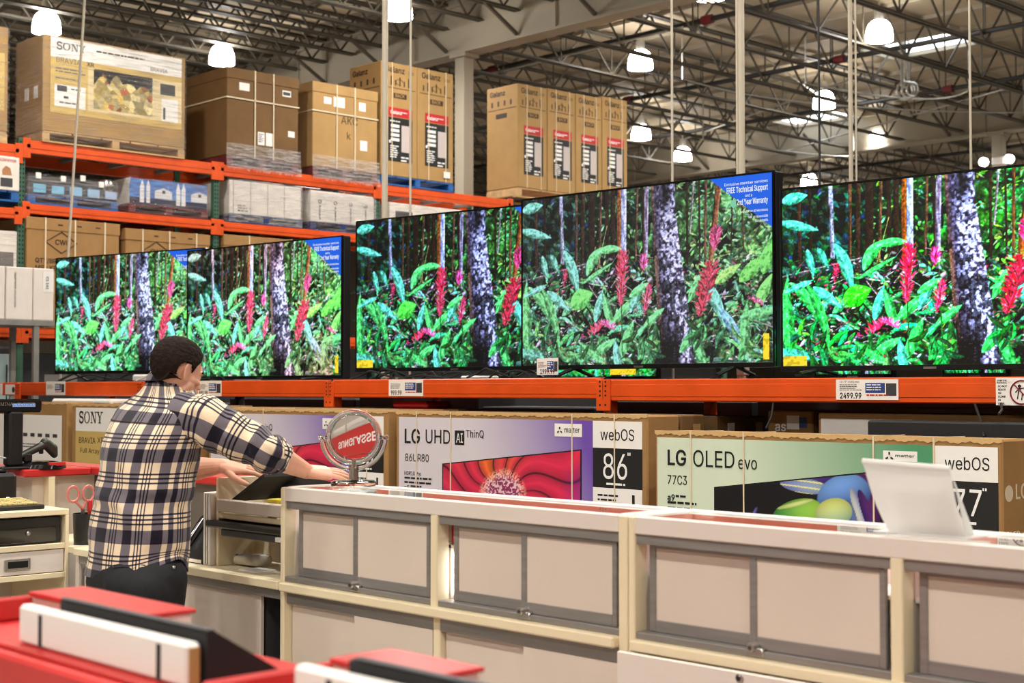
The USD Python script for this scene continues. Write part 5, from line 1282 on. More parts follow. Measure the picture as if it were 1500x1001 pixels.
# ================================================================ the glass counter in front
CYF, CTOP, CMID = 2.89, 1.09, .77              # front plane, glass top and ledge heights
cx = [at(p, 800, Y=CYF)[0] for p in (410.5, 635, 912, 1312)]
UW = (cx[3] - cx[1]) / 2 * 2 / 2               # one bay
CW = .255
def counter_unit(x0, w1, w2, label, left_gap, ajar):
    """A showcase: bays w1 and w2 wide with two sliding doors each, doors below, glass on top; x0 its left end."""
    W = w1 + w2
    t = thing('glass_counter', label, 'counter', (x0, CYF, 0))
    p = .032
    def post(xa, xb, z0=0., z1=CTOP - .001, y0=0.): obj('post', bx((xa, y0, z0), (xb, .05, z1), .003), M['edge'], t)
    post(0, p * .7); post(W - p, W); post(w1 - p / 2, w1 + p / 2, CMID - .03, CTOP - .045)
    post(w1 - p / 2, w1 + p / 2, .06, CMID - .032, .012)
    obj('top_rail', bx((p * .7, .0, CTOP - .047), (W - p, .03, CTOP - .0), .003), M['cream'], t)
    obj('top_rail_far', bx((0, CW - .022, CTOP - .03), (W, CW, CTOP + .004), .003), M['white'], t)
    for xa, xb in ((.001, .03), (W - .05, W - .001)): obj('top_end_rail', bx((xa, .03, CTOP - .03), (xb, CW - .022, CTOP + .0015), .002), M['cream'], t)
    obj('glass_top', bx((.03, .03, CTOP - .008), (W - .05, CW - .022, CTOP - .002)), M['glass'], t)
    obj('display_bed', bx((.03, .06, CTOP - .15), (W - .05, CW - .021, CTOP - .14)), M['white'], t)
    obj('side_panel', bx((0, .05, .0), (.02, CW, CTOP - .031)), M['cream'], t); obj('side_panel', bx((W - .02, .05, .0), (W, CW, CTOP - .031)), M['cream'], t)
    obj('far_panel', bx((.02, CW - .02, .0), (W - .02, CW - .004, CTOP - .031)), M['white'], t)
    obj('divider', bx((w1 - .012, .06, CMID), (w1 + .012, CW - .021, CTOP - .04)), M['cream2'], t)
    obj('ledge', bx((p * .7 - .002, -.022, CMID - .031), (W - p, .06, CMID), .005), M['edge'], t)
    obj('case_floor', bx((.02, .061, CMID - .03), (W - .02, CW - .021, CMID - .001)), M['white'], t)
    for k, (xa, xb) in enumerate(((p * .7, w1 - p / 2), (w1 + p / 2, W - p))):
        obj('upper_track', bx((xa, .008, CTOP - .073), (xb, .055, CTOP - .048), .002), M['alu'], t)
        obj('lower_track', bx((xa, .004, CMID + .0005), (xb, .055, CMID + .018), .002), M['alu'], t)
        gap = left_gap[k]
        w = xb - xa
        for q, (da, db, y) in enumerate(((xa + gap, xa + w * .53, .036), (xa + w * .47, xb - .022, .018))):
            z0, z1, f = CMID + .0185, CTOP - .0735, .021
            d = obj('sliding_door', bx((da + f, y + .004, z0 + f * 1.5), (db - f * .8, y + .009, z1 - f * .5)), M['cream2'], t)
            b = MB()
            for lo, hi in (((da, y, z0), (da + f, y + .012, z1)), ((db - f * .8, y, z0), (db, y + .012, z1)), ((da + f, y, z0), (db - f * .8, y + .012, z0 + f * 1.5)), ((da + f, y, z1 - f * .5), (db - f * .8, y + .012, z1))): b.box(lo, hi, .0015)
            obj('door_frame', b, M['alu'], d)
        xl = xa + w * .5
        b = MB().lathe([(0, -.012), (.011, -.012), (.012, -.004), (.012, .020), (.0095, .024), (0, .024)], 16, (xl, .012, CMID + .026), (0, -1, 0)).box((xl - .016, -.0, CMID + .004), (xl + .03, .017, CMID + .026), .003)
        obj('plunger_lock', b, M['steel'], t, smooth=40)
        obj('lock_core', MB().lathe([(0, 0), (.005, 0), (.005, .0012), (0, .0012)], 12, (xl, -.0122, CMID + .026), (0, -1, 0)), M['dgrey'], t)
    # lower fronts
    for k, (xa, xb) in enumerate(((p * .7, w1 - p / 2), (w1 + p / 2, W - p))):
        obj('lower_door_track', bx((xa, .012, CMID - .075), (xb, .05, CMID - .032), .002), M['alu'], t)
        m = xa + (xb - xa) * .49
        obj('lower_door', bx((xa + .004, .034, .07), (m + .015, .05, CMID - .0755)), M['cream2'], t)
        obj('lower_door', bx((m, .014, .07), (xb - .004, .03, CMID - .0755)), M['cream2'], t)
    obj('plinth', bx((.0, .03, 0), (W, CW - .01, .069)), M['dgrey'], t)
    obj('case_light', bx((.05, CW - .06, CTOP - .05), (W - .07, CW - .03, CTOP - .035)), M['ledwhite'], t)
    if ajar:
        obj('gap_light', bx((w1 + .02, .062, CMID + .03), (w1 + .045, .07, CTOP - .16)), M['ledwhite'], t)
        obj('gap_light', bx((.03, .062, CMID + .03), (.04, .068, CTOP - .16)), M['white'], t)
    return t, W
w1, w2 = cx[1] - cx[0], cx[2] - cx[1]
c1, W1 = counter_unit(cx[0], w1, w2 + .016, 'white glass-topped counter that the man leans on, mirror on its end', (.034, .034), 1)
x2 = cx[0] + W1 + .003
c2, W2 = counter_unit(x2, cx[3] - x2 - .0, cx[3] - x2, 'white glass-topped counter right of the joint, white plastic cover on its top', (.02, .02), 0)
c3, W3 = counter_unit(x2 + W2 + .003, w1, w2, 'third length of white glass-topped counter, running out of the frame at the right', (.02, .02), 0)
# red display pads under the glass
for k, (xa, xb, lab) in enumerate(((cx[0] + .24, cx[0] + W1 - .07, 'red jewellery pad under the glass of the left counter'), (x2 + .1, x2 + .62, 'red jewellery pad under the glass left of the white cover'), (x2 + .92, x2 + 1.12, 'small red jewellery pad under the glass right of the white cover'))):
    t = thing('display_pad', lab, 'display pad', (xa, CYF + .062, CTOP - .139))
    obj('pad', bx((0, 0, 0), (xb - xa, .165, .118), .008), M['red'], t)
    b = MB()
    n = int((xb - xa) / .09)
    for i in range(n): b.lathe([(0, .118), (.02, .118), (.018, .122), (0, .124)], 10, (.05 + i * .09, .05, 0)); b.lathe([(0, .118), (.02, .118), (.018, .122), (0, .124)], 10, (.05 + i * .09, .115, 0))
    obj('ring_slot', b, M['steel'], t, kind='stuff')
t = thing('price_leaflet', 'small printed leaflet under the glass at the right edge', 'leaflet', (x2 + 1.14, CYF + .05, CTOP - .139))
obj('sheet', bx((0, 0, .085), (.12, .1, .088)), M['paper'], t); obj('print_block', bx((.015, .012, .0881), (.07, .04, .0886)), M['inkgrey'], t); obj('print_block', bx((.08, .012, .0881), (.11, .08, .0886)), M['inkred'], t); obj('stand', bx((.02, .02, 0), (.1, .08, .085)), M['white'], t)
# the panel that stands proud at the lower right
xp = at(911, 950, Y=CYF - .03)[0]
t = thing('drawer_front', 'loose white drawer front standing in front of the right-hand counter', 'drawer front', (xp, CYF - .034, 0))
zt = at(912, 953, Y=CYF - .03)[2]
obj('panel', bx((0, -.016, 0), (1.5, .0, zt), .002), M['cream'], t)
b = MB().lathe([(0, 0), (.011, 0), (.011, .004), (.006, .006), (0, .006)], 16, (at(1084, 994, Y=CYF - .05)[0] - xp, -.016, at(1084, 994, Y=CYF - .05)[2]), (0, -1, 0)); obj('cam_lock', b, M['steel'], t)
b = MB().lathe([(0, 0), (.0065, 0), (.0065, .0008), (0, .0008)], 14, (at(1084, 994, Y=CYF - .05)[0] - xp, -.0222, at(1084, 994, Y=CYF - .05)[2]), (0, -1, 0)); obj('lock_core', b, M['ink'], t)
# ---------------------------------------------------------------- vanity mirror
mp = at(518, 716, Y=CYF + .17); mp[2] = CTOP + .0045
t = thing('vanity_mirror', 'round clear-framed swivel mirror standing on the counter end', 'mirror', mp)
b = MB().lathe([(0, 0), (.075, 0), (.078, .004), (.078, .012), (.07, .018), (.03, .022), (0, .022)], 32); obj('base', b, M['acrylic'], t, smooth=40)
b = MB()
for i in range(12):
    q = i * math.pi / 6; b.tube([(.013 * math.cos(q), .013 * math.sin(q), .022), (.013 * math.cos(q), .013 * math.sin(q), .062)], .0035, 5)
b.lathe([(0, .022), (.013, .022), (.013, .062), (0, .062)], 16); b.lathe([(0, .061), (.019, .061), (.019, .066), (0, .066)], 18); b.lathe([(0, .066), (.009, .066), (.008, .085), (0, .086)], 12)
obj('fluted_stem', b, M['chrome'], t, smooth=40)
mc = at(518, 641, Y=CYF + .17) - mp                      # centre of the glass, in the mirror's coordinates
toc = np.array([0, 0, EYE]) - (mp + mc); toc /= np.linalg.norm(toc)
sgn = np.array([-2.35, 1.62, .56]) - (mp + mc); sgn /= np.linalg.norm(sgn)
nrm = toc + sgn; nrm /= np.linalg.norm(nrm)
ex = np.cross([0, 0, 1.], nrm); ex /= np.linalg.norm(ex); ey = np.cross(nrm, ex)
RM = .082
# yoke: a half hoop from pivot to pivot round the lower edge
b = MB(); hoop = [mc + (RM + .026) * (math.cos(q) * ex + math.sin(q) * np.array([0, 0, 1.])) for q in np.linspace(math.pi, 2 * math.pi, 29)]
b.tube(hoop, .0075, 8); obj('yoke', b, M['acrylic'], t, smooth=60)
for s in (-1, 1): obj('pivot', MB().lathe([(0, 0), (.006, 0), (.006, .018), (.009, .02), (.009, .03), (0, .032)], 12, mc + s * ex * (RM + .006), s * ex), M['chrome'], t, smooth=40)
b = MB(); b.tube([mc + (RM + .004) * (math.cos(q) * ex + math.sin(q) * ey) for q in np.linspace(0, 2 * math.pi, 49)[:-1]], .011, 10, closed=True); obj('frame_ring', b, M['acrylic'], t, smooth=60)
b = MB(); b.tube([mc + nrm * .004 + (RM - .003) * (math.cos(q) * ex + math.sin(q) * ey) for q in np.linspace(0, 2 * math.pi, 49)[:-1]], .0028, 6, closed=True); obj('inner_ring', b, M['chrome'], t, smooth=60)
Rc = .62                                                  # a magnifying (hollow) glass
vv, ff, nr, na = [], [], 14, 48
for i in range(nr + 1):
    r = RM * i / nr
    for k in range(na):
        q = 2 * math.pi * k / na
        vv.append(mc + r * (math.cos(q) * ex + math.sin(q) * ey) + nrm * (r * r / (2 * Rc) - .004))
vv = np.array(vv); i, k = np.meshgrid(np.arange(nr), np.arange(na), indexing='ij'); k2 = (k + 1) % na
ff = np.stack([i * na + k, (i + 1) * na + k, (i + 1) * na + k2, i * na + k2], -1).reshape(-1, 4)
obj('hollow_glass', (vv, ff), M['mirror'], t, smooth=True)
obj('back_plate', MB().lathe([(0, -.008), (RM, -.008), (RM, -.006), (0, -.006)], 32, mc, nrm), M['white'], t)
# ---------------------------------------------------------------- white plastic cover lying open on the counter
p0 = at(1302, 787, Y=CYF + .06); p1 = at(1416, 789, Y=CYF + .06)
base = np.array([p0[0], CYF + .06, CTOP + .0045])
t = thing('plastic_cover', 'milky white plastic display cover tilted up on the counter', 'display cover', base)
wd = p1[0] - p0[0]
top0 = at(1264, 675, Y=CYF + .02) - base; top1 = at(1392, 686, Y=CYF + .02) - base
def sheet(a, b_, c, d, th=.003, bow=.012, n=14):
    v = []
    for i in range(n + 1):
        for j in range(n + 1):
            u, w_ = i / n, j / n
            P_ = (np.array(a) * (1 - u) + np.array(b_) * u) * (1 - w_) + (np.array(d) * (1 - u) + np.array(c) * u) * w_
            P_ = P_ + np.array([0, -bow * math.sin(math.pi * w_) - .008 * max(0, (w_ - .85) / .15) ** 2, 0]); v.append(P_)
    v = np.array(v); f = gridfaces(n + 1, n + 1)
    v2 = v + [0, th, 0]; N = len(v)
    m = MB().add(v, f).add(v2, f[:, ::-1])
    return m
obj('cover_sheet', sheet((0, 0, 0), (wd, 0, 0), top1, top0), M['frost'], t, smooth=True)
obj('inner_sheet', sheet((wd * .18, .035, 0), (wd * .97, .035, 0), top1 * .86 + [-.006, .045, 0], top0 * .8 + [.05, .045, 0], bow=.02), M['frost'], t, smooth=True)
obj('top_lip', MB().tube([top0, top1], .006, 8), M['frost'], t, smooth=60)
obj('base_flap', bx((-.03, -.02, -.0005), (wd + .01, .085, .003), .001), M['frost'], t)
obj('side_flap', sheet((wd, 0, 0), (wd - .02, .07, 0), top1 + [-.03, .06, -.02], top1, bow=0), M['frost'], t, smooth=True)
# ================================================================ the staff desks behind the man
# --- red-topped service counter running behind
RZ = 1.06
cr = at(36, 688.6, Z=RZ); XR = cr[0]
t = thing('red_counter', 'long red-topped service counter behind the man, corner at the left', 'counter', (XR, cr[1], 0))
def slab(lo, hi): return bx(lo, hi, .006)
xe = at(556, 707, Y=3.47)[0]
obj('red_top', slab((-.6, 0, RZ - .035), (0, .33, RZ)), M['red'], t)
obj('red_top', slab((-.6, .331, RZ - .035), (xe - XR, .5, RZ)), M['red'], t)
obj('body', bx((-.56, .06, 0), (-.05, .48, RZ - .036)), M['cream2'], t); obj('body', bx((-.049, .37, 0), (xe - XR - .05, .48, RZ - .036)), plain('grey_front', L(96, 90, 86), .5), t)
for px in (73,):
    y = at(px, 720, X=XR - .02)[1] - cr[1]
    obj('post', bx((-.05, y - .015, 0), (-.0, y + .015, RZ - .036)), M['edge'], t)
# --- keyboard cabinet at the left edge
XK = -5.70
yk1 = at(101, 800, X=XK)[1]; yk0 = yk1 - 1.1
zk = at(100, 745.5, X=XK)[2]
t = thing('cash_cabinet', 'cream cabinet with a black cash drawer and a pull drawer, at the left edge', 'cabinet', (XK, yk0, 0))
w = yk1 - yk0
obj('top_board', bx((-.52, 0, zk - .024), (.0, w, zk), .003), M['edge'], t)
obj('side_panel', bx((-.5, w - .016, 0), (0, w, zk - .0245), .002), M['edge'], t); obj('side_panel', bx((-.5, 0, 0), (0, .016, zk - .0245), .002), M['edge'], t)
obj('back_panel', bx((-.515, .0, 0), (-.5, w, zk - .0245)), M['cream2'], t)
def zy(y): return at(60, y, X=XK)[2]
obj('shelf', bx((-.49, .017, zy(806)), (-.0, w - .017, zy(798)), .002), M['edge'], t)
obj('shelf', bx((-.49, .017, zy(849)), (-.0, w - .017, zy(841)), .002), M['edge'], t)
d = obj('drawer', bx((-.45, .02, zy(840)), (-.006, w - .02, zy(807)), .002), M['cream'], t)
yh = at(27, 824, X=XK)[1] - yk0
obj('recessed_pull', MB().box((-.006, yh - .058, zy(833)), (.002, yh + .052, zy(816)), .002), M['steel'], d); obj('pull_slot', bx((.0021, yh - .045, zy(829.5)), (.003, yh + .04, zy(820))), M['hole'], d)
t2 = thing('till_box', 'black locked till box inside the cream cabinet', 'till', (XK - .02, yk0 + .03, zy(797.5)))
hh = zk - .03 - zy(797.5)
obj('case', bx((-.42, 0, 0), (0, w - .06, hh), .004), M['black'], t2); obj('drawer_face', bx((0, .02, .008), (.006, w - .08, hh * .62), .002), M['gloss'], t2)
yl = at(43, 784, X=XK)[1] - yk0 - .03
obj('lock', MB().lathe([(0, 0), (.009, 0), (.009, .006), (.005, .008), (0, .008)], 14, (.006, yl, hh * .42), (1, 0, 0)), M['steel'], t2)
# keyboard and register on top
t = thing('keyboard', 'worn yellowed register keyboard on the cabinet', 'keyboard', (XK - .06, yk0 + .2, zk))
yk_e = at(66, 742, X=XK - .06)[1] - yk0 - .2
obj('case', bx((-.2, 0, 0), (0, yk_e, .018), .004), M['black'], t)
b, b2 = MB(), MB()
for r in range(5):
    for c in range(int(yk_e / .022) - 1):
        (b if (c > yk_e / .022 * .55 or r == 0) else b2).box((-.185 + r * .034, .012 + c * .022, .0181), (-.158 + r * .034, .03 + c * .022, .028 + .003 * (4 - r)), .002)
obj('key', b, plain('yellow_keys', L(204, 184, 120), .5), t, kind='stuff'); obj('key', b2, M['dgrey'], t, kind='stuff')
ep = at(26, 728, X=-6.0)
t = thing('register_printer', 'black receipt printer box beside the keyboard, under the red top', 'printer', (-6.02, ep[1] - .42, zk))
obj('body', bx((-.16, 0, 0), (.02, .42, at(20, 693, X=-6.0)[2] - zk), .015), M['black'], t)
obj('lid', bx((-.15, .03, at(20, 693, X=-6.0)[2] - zk), (.0, .38, at(20, 689, X=-6.0)[2] - zk), .004), M['gloss'], t)
obj('status_light', bx((.02, .37, .03), (.0215, .38, .04)), M['ledwhite'], t)
# pole display
pp = at(19, 688, X=XR - .12); pp[2] = RZ
t = thing('pole_display', 'black customer display on a square black pole, left edge', 'display', pp)
zt = at(19, 603, X=XR - .12)[2] - RZ
obj('foot', bx((-.09, -.09, 0), (.09, .09, .012), .004), M['black'], t)
obj('pole', bx((-.036, -.034, .012), (.036, .034, zt), .01), M['black'], t)
z2 = at(30, 585, X=XR - .12)[2] - RZ
hd = obj('display_head', bx((-.05, -.2, zt - .005), (.03, .125, z2), .008), M['gloss'], t)
b = MB(); text_at(b, 'TERMINAL CLOSED', .016, (.031, -.12, z2 - .03), PY, UZ); obj('lettering', b, M['inkgrey'], hd)
b = MB(); b.box((.03, -.02, z2 - .035), (.0315, .09, z2 - .02)); obj('lit_row', b, M['bluelcd'], hd)
b = MB(); text_at(b, 'No', .018, (.031, -.12, z2 - .055), PY, UZ); obj('lettering', b, M['inkgrey'], hd)
# barcode scanner in its cradle
sp = at(60, 684, X=XR - .1); sp[2] = RZ
t = thing('barcode_scanner', 'black barcode scanner lying in its cradle on the red counter', 'scanner', sp)
k = .0031
obj('cradle', MB().lathe([(0, 0), (.115, 0), (.11, .016), (.075, .03), (.05, .034), (0, .034)], 28), M['gloss'], t, smooth=40)
obj('cradle_label', bx((.085, -.01, .012), (.108, .07, .03), .002), M['red'], t)
obj('cradle_post', bx((-.02, -.085, .03), (.02, -.05, .07), .006), M['black'], t)
def hullm(sph, n=2):
    pts = []
    for c, r in sph:
        s = trimesh.creation.icosphere(n, r); pts.append(s.vertices + np.array(c))
    ch = trimesh.convex.convex_hull(np.vstack(pts)); return ch
b = MB().tm(hullm([((0, .02, .115), .024), ((0, .06, .09), .02), ((0, .065, .06), .016)])).tm(hullm([((0, .01, .105), .02), ((0, -.07, .07), .016), ((0, -.12, .05), .013)]))
obj('scanner_body', b, plain('scanner_grey', (.03, .032, .026), .35), t, smooth=50)
obj('trigger', bx((-.006, -.01, .066), (.006, .01, .088), .003), M['black'], t)
b = MB(); b.tube([(-.02, -.16, .05), (-.01, -.21, .06), (.0, -.25, .03), (.03, -.28, .006)], .004, 6); obj('cord', b, M['white'], t)
# scissors and marker standing in a cup on the low worktop
WZ = CMID
t = thing('low_worktop', 'low cream worktop with white fronts that turns the corner behind the man', 'worktop', (-5.62, 2.9, 0))
xw = cx[0] - .002 + 5.62
obj('top_board', bx((-.55, .0, WZ - .03), (-.0, .34, WZ), .003), M['edge'], t)
obj('top_board', bx((.001, -.022, WZ - .03), (xw, .34, WZ), .003), M['edge'], t)
obj('front_panel', bx((-.03, .005, .07), (-.0, .02, WZ - .031), .002), M['cream'], t)
xo = at(381, 900, Y=2.91)[0] + 5.62; xo0 = at(268, 900, Y=2.91)[0] + 5.62 - .3
obj('track_strip', bx((.02, .0, WZ - .065), (xw - .01, .02, WZ - .031)), M['alu'], t)
obj('front_panel', bx((.02, .02, .07), (xo0, .034, WZ - .066), .002), M['cream2'], t); obj('front_panel', bx((xo0 + .004, .012, .07), (xo, .028, WZ - .066), .002), M['cream2'], t)
obj('back_panel', bx((.02, .36, 0), (xw, .37, WZ - .031)), M['dgrey'], t)
obj('inner_shelf', bx((xo + .002, .06, .36), (xw - .002, .35, .375)), M['cream'], t)
obj('end_panel', bx((xo - .012, .04, 0), (xo, .35, WZ - .031)), M['dgrey'], t); obj('end_panel', bx((xw - .004, .04, 0), (xw - .001, .35, WZ - .031)), M['dgrey'], t)
for q in range(2):
    tt = thing('label_printer', ('small black and white device on the lower shelf of the open bay', 'small black device above it in the open bay')[q] if q == 0 else 'stack of small black cases standing on the shelf of the open bay', 'device', (-5.62 + xo + .02, 2.99, (.07, .3755)[q] if q else .3755))
    if q == 0:
        obj('body', bx((0, 0, 0), (.06, .08, .14), .008), M['black'], tt)
        for z in (.03, .06, .09): obj('white_key', bx((.012 + z * .2, -.003, z), (.03 + z * .2, 0, z + .02), .001), M['white'], tt)
    else:
        stage.RemovePrim(tt)
cp = at(122, 806, Z=WZ); 
t = thing('pen_cup', 'black pen cup on the low worktop beside the cabinet', 'cup', (-5.72, at(124, 800, X=-5.72)[1], WZ))
obj('cup', MB().lathe([(0, 0), (.045, 0), (.05, .13), (.046, .13), (.042, .006), (0, .006)], 24), M['black'], t, smooth=40)
cupp = np.array([-5.72, at(124, 800, X=-5.72)[1], WZ])
t = thing('scissors', 'red-handled scissors standing in the black pen cup', 'scissors', cupp + [0, -.01, .008])
for s in (-1, 1):
    b = MB(); c0 = np.array([0, s * .035 - .01, .205]); b.tube([c0 + np.array([0, .026 * math.cos(q), .032 * math.sin(q)]) for q in np.linspace(0, 2 * math.pi, 21)[:-1]], .006, 6, closed=True); b.tube([c0 + [0, -s * .01, -.03], (0, 0, .14)], .006, 6)
    obj('handle_loop', b, plain('pink_red_handle_%d' % (s + 2), L(206, 120, 112), .35), t, smooth=60)
    obj('blade', bx((-.001 + s * .0015, -.008, 0), (.001 + s * .0015, .008, .14)), M['steel'], t)
t = thing('marker_pen', 'red marker pen standing in the black pen cup', 'pen', cupp + [.0, .022, .007])
obj('barrel', MB().lathe([(0, 0), (.008, 0), (.008, .13), (0, .13)], 12), M['red'], t, smooth=40); obj('cap', MB().lathe([(0, .131), (.0105, .131), (.0105, .175), (.006, .18), (0, .18)], 12), M['red'], t, smooth=40)
# --- hutch with a tilted black screen, left of the counter
HX0 = at(316, 780, Y=2.97)[0]; HX1 = cx[0] - .003; HY = 2.97; 
hz = at(316, 700, Y=HY)[2]
t = thing('hutch', 'cream open hutch on the worktop, a tilted black panel in its top', 'hutch', (HX0, HY, WZ))
W_ = HX1 - HX0; H_ = hz - WZ
def hzp(px, py): return at(px, py, Y=HY)[2] - WZ
obj('left_side', bx((0, 0, 0), (.018, .24, H_), .002), M['edge'], t)
obj('back_board', bx((.018, .2, hzp(350, 738)), (W_, .215, H_ - .005)), M['cream'], t)
obj('top_ledge', bx((.0185, -.012, hzp(350, 752)), (W_, .02, hzp(350, 734)), .003), M['cream'], t)
obj('shelf_board', bx((.0185, 0, hzp(350, 763)), (W_, .2, hzp(350, 755)), .003), M['edge'], t)
obj('rear_panel', bx((.018, .23, 0), (W_, .24, hzp(350, 764))), M['cream2'], t)
q = [at(340, 733, Y=HY + .03) - [HX0, HY, WZ], at(388, 695, Y=HY + .03) - [HX0, HY, WZ]]
b = MB(); a0, a1 = q[0], q[1] + (q[1] - q[0]) * .02
b.prism([(a0[0], a0[2]), (a1[0], a1[2]), (a1[0] + .006, a1[2] - .012), (a0[0] + .012, a0[2] - .004)], (0, .022, 0), NX, UZ, -.16)
obj('tilted_frame', b, M['matblack'], t)
b = MB(); b.prism([(a0[0] + .012, a0[2] - .002), (a1[0] + .004, a1[2] - .01), (W_, a1[2] - .03), (W_, a0[2] - .002)], (0, .17, 0), NX, UZ, -.006); obj('black_backing', b, M['dgrey'], t)
t2 = thing('yellow_note', 'yellow sticky-note pad on the hutch ledge', 'note pad', at(384, 738, Y=HY + .005) * [1, 0, 0] + [0, HY + .025, WZ + hzp(350, 755) + .0005])
obj('pad', bx((0, 0, 0), (.065, .05, hzp(384, 732) - hzp(350, 755)), .002), plain('yellow_paper', L(228, 212, 70), .6), t2)
t2 = thing('black_binder', 'flat black tray with a white tab pulled out under the hutch', 'tray', (HX0 + .022, HY - .035, WZ + hzp(360, 777)))
obj('tray', bx((-.045, 0, .0), (W_ - .03, .2, hzp(350, 764) - hzp(360, 777) - .004), .006), M['black'], t2)
obj('under_tray', bx((.05, .01, -.028), (W_ - .04, .18, -.001), .004), M['dgrey'], t2)
obj('white_tab', bx((W_ - .11, -.004, -.022), (W_ - .05, .012, -.006), .001), M['paper'], t2)
obj('bracket', bx((-.04, .004, -.12), (-.026, .06, -.0005)), M['edge'], t2) if False else None
t2 = thing('card_reader', 'cream handheld device lying on the worktop under the hutch', 'device', (at(324, 822, Y=HY)[0], HY + .02, WZ + .0005))
obj('body', MB().tm(hullm([((.02, .04, .022), .018), ((.13, .05, .026), .022), ((.13, .09, .026), .022), ((.02, .07, .022), .018)])), plain('device_cream', L(196, 188, 170), .4), t2, smooth=50)
obj('lens', MB().lathe([(0, 0), (.015, 0), (.017, .006), (0, .008)], 14, (.006, .05, .024), (-1, -.4, 0)), M['black'], t2, smooth=40)
t2 = thing('paper_slip', 'white slip of paper beside the handheld device', 'paper', (at(356, 824, Y=HY)[0], HY - .02, WZ + .0005)); obj('sheet', bx((0, 0, 0), (.11, .09, .004)), M['paper'], t2)
# white folders and the telephone left of the hutch
p = at(297, 830, Y=2.95)
t = thing('file_box', 'upright white magazine file on the worktop left of the hutch', 'file box', (p[0], 2.95, WZ))
wf = HX0 - .006 - p[0]; hf = at(306, 722, Y=2.95)[2] - WZ
obj('shell', bx((0, 0, 0), (wf, .2, hf), .003), M['paper'], t)
for q in (.35, .62): obj('spine_line', bx((wf * q, -.0015, .004), (wf * q + .003, 0, hf - .004)), M['inkgrey'], t)
p = at(272, 825, Y=2.95)
t = thing('telephone', 'black desk telephone tilted on the worktop behind the man\'s hip', 'telephone', (p[0] - .06, 2.95, WZ))
wt = at(297, 825, Y=2.95)[0] - .004 - p[0] + .06
b = MB(); b.prism([(0, 0), (.12, 0), (.12, .13), (.1, .14), (0, .02)], (0, 0, 0), (0, 1, 0), UZ, wt); obj('body', b, M['black'], t)
b = MB()
for r in range(5):
    for c in range(5): 
        f = .02 + r * .016; b.box((wt * .42 + c * .012, f - .002, .032 + r * .0185), (wt * .42 + c * .012 + .008, f + .002, .041 + r * .0185), .001)
obj('key', b, M['inkgrey'], t, kind='stuff')
obj('display_strip', bx((.01, -.002, .004), (wt - .006, .002, .016)), M['paper'], t)
obj('handset', MB().tm(hullm([((.03, .03, .06), .02), ((.03, .1, .15), .02)])), M['gloss'], t, smooth=50)
# ================================================================ red sunglass tables in the foreground
FZ = .965
def ftable(X0, p, label):
    t = thing('sunglass_table', label, 'display table', (X0, 0, 0))
    obj('body', bx((.0, 1.15, 0), (.945, 1.42, FZ - .081), .004), M['white'], t)
    obj('top_slab', bx((0, 1.118, FZ - .08), (.945, 1.44, FZ), .006), M['red'], t)
    obj('raised_pad', bx((.1, 1.145, FZ + .0003), (.93, 1.32, FZ + .007), .003), M['red'], t)
    obj('side_rim', bx((0, 1.118, FZ + .0005), (.022, 1.44, FZ + .045), .004), M['red'], t)
    obj('raised_top', bx((.0225, 1.325, FZ + .047), (p[0], 1.445, FZ + .055), .002), M['red'], t); obj('raised_box', bx((.0225, 1.335, FZ + .0005), (p[0] - .004, 1.435, FZ + .0465)), M['cream'], t)
    return t
def rail(x, w, y, label, n):
    t = thing('frame_rail', label, 'display rail', (x, y, FZ + .0075))
    d = .026
    obj('block', bx((0, 0, 0), (w, d, .068), .006), M['white'], t)
    obj('wood_end', bx((w - .004, .004, .004), (w + .001, d - .002, .062), .002), M['card3'], t)
    for f in (.14, .845): obj('slot', bx((w * f, -.001, .004), (w * f + .012, .001, .058)), M['hole'], t)
    tt = thing('tilted_tray', label.replace('long white rail', 'black slanting tray').replace('short white rail', 'second black slanting tray'), 'tray', (x, y + d + .003, FZ + .0075))
    b = MB(); b.prism([(0, .0), (.0, .082), (.012, .084), (.128, .012), (.128, 0)], (.1 if n == 0 else .09, 0, 0), (0, 1, 0), UZ, w - .1 + .01); obj('slope', b, M['matblack'], tt)
    obj('edge_strip', bx((.1, .0, .083), (w + .01, .014, .087), .002), M['dgrey'], tt)
X0a = at(105, 860, Y=1.43)[0]; X0b = at(549, 945, Y=1.43)[0]
ftable(X0a, (at(278, 892, Y=1.43)[0] - X0a,), 'red sunglass table in the foreground at the left')
ftable(X0b, (at(700, 972, Y=1.43)[0] - X0b,), 'second red sunglass table at the lower middle edge')
xa = at(35, 885, Y=1.18)[0]; rail(xa, at(282, 985, Y=1.18)[0] - xa, 1.17, 'long white rail with two dark slots on the left red table', 0)
xb = at(437, 975, Y=1.2)[0]; rail(xb, .56, 1.19, 'short white rail on the red table at the lower middle', 1)
# the fascia of the red tables, which the vanity mirror shows
t = thing('table_sign', 'red SUNGLASSES fascia on the far side of the foreground tables, seen in the round mirror', 'sign', (X0a + .02, 1.452, 0))
obj('panel', bx((-.25, 0, .28), (1.8, .02, .88), .003), M['red'], t)
obj('foot', bx((.1, -.0, 0), (.16, .02, .279)), M['cream'], t); obj('foot', bx((1.6, -.0, 0), (1.66, .02, .279)), M['cream'], t)
b = MB(); text_fit(b, 'SUNGLASSES', .17, -1.2, .15, (0., .021, .5), (-1, 0, 0), UZ, .004, True); obj('lettering', b, M['inkwhite'], t)
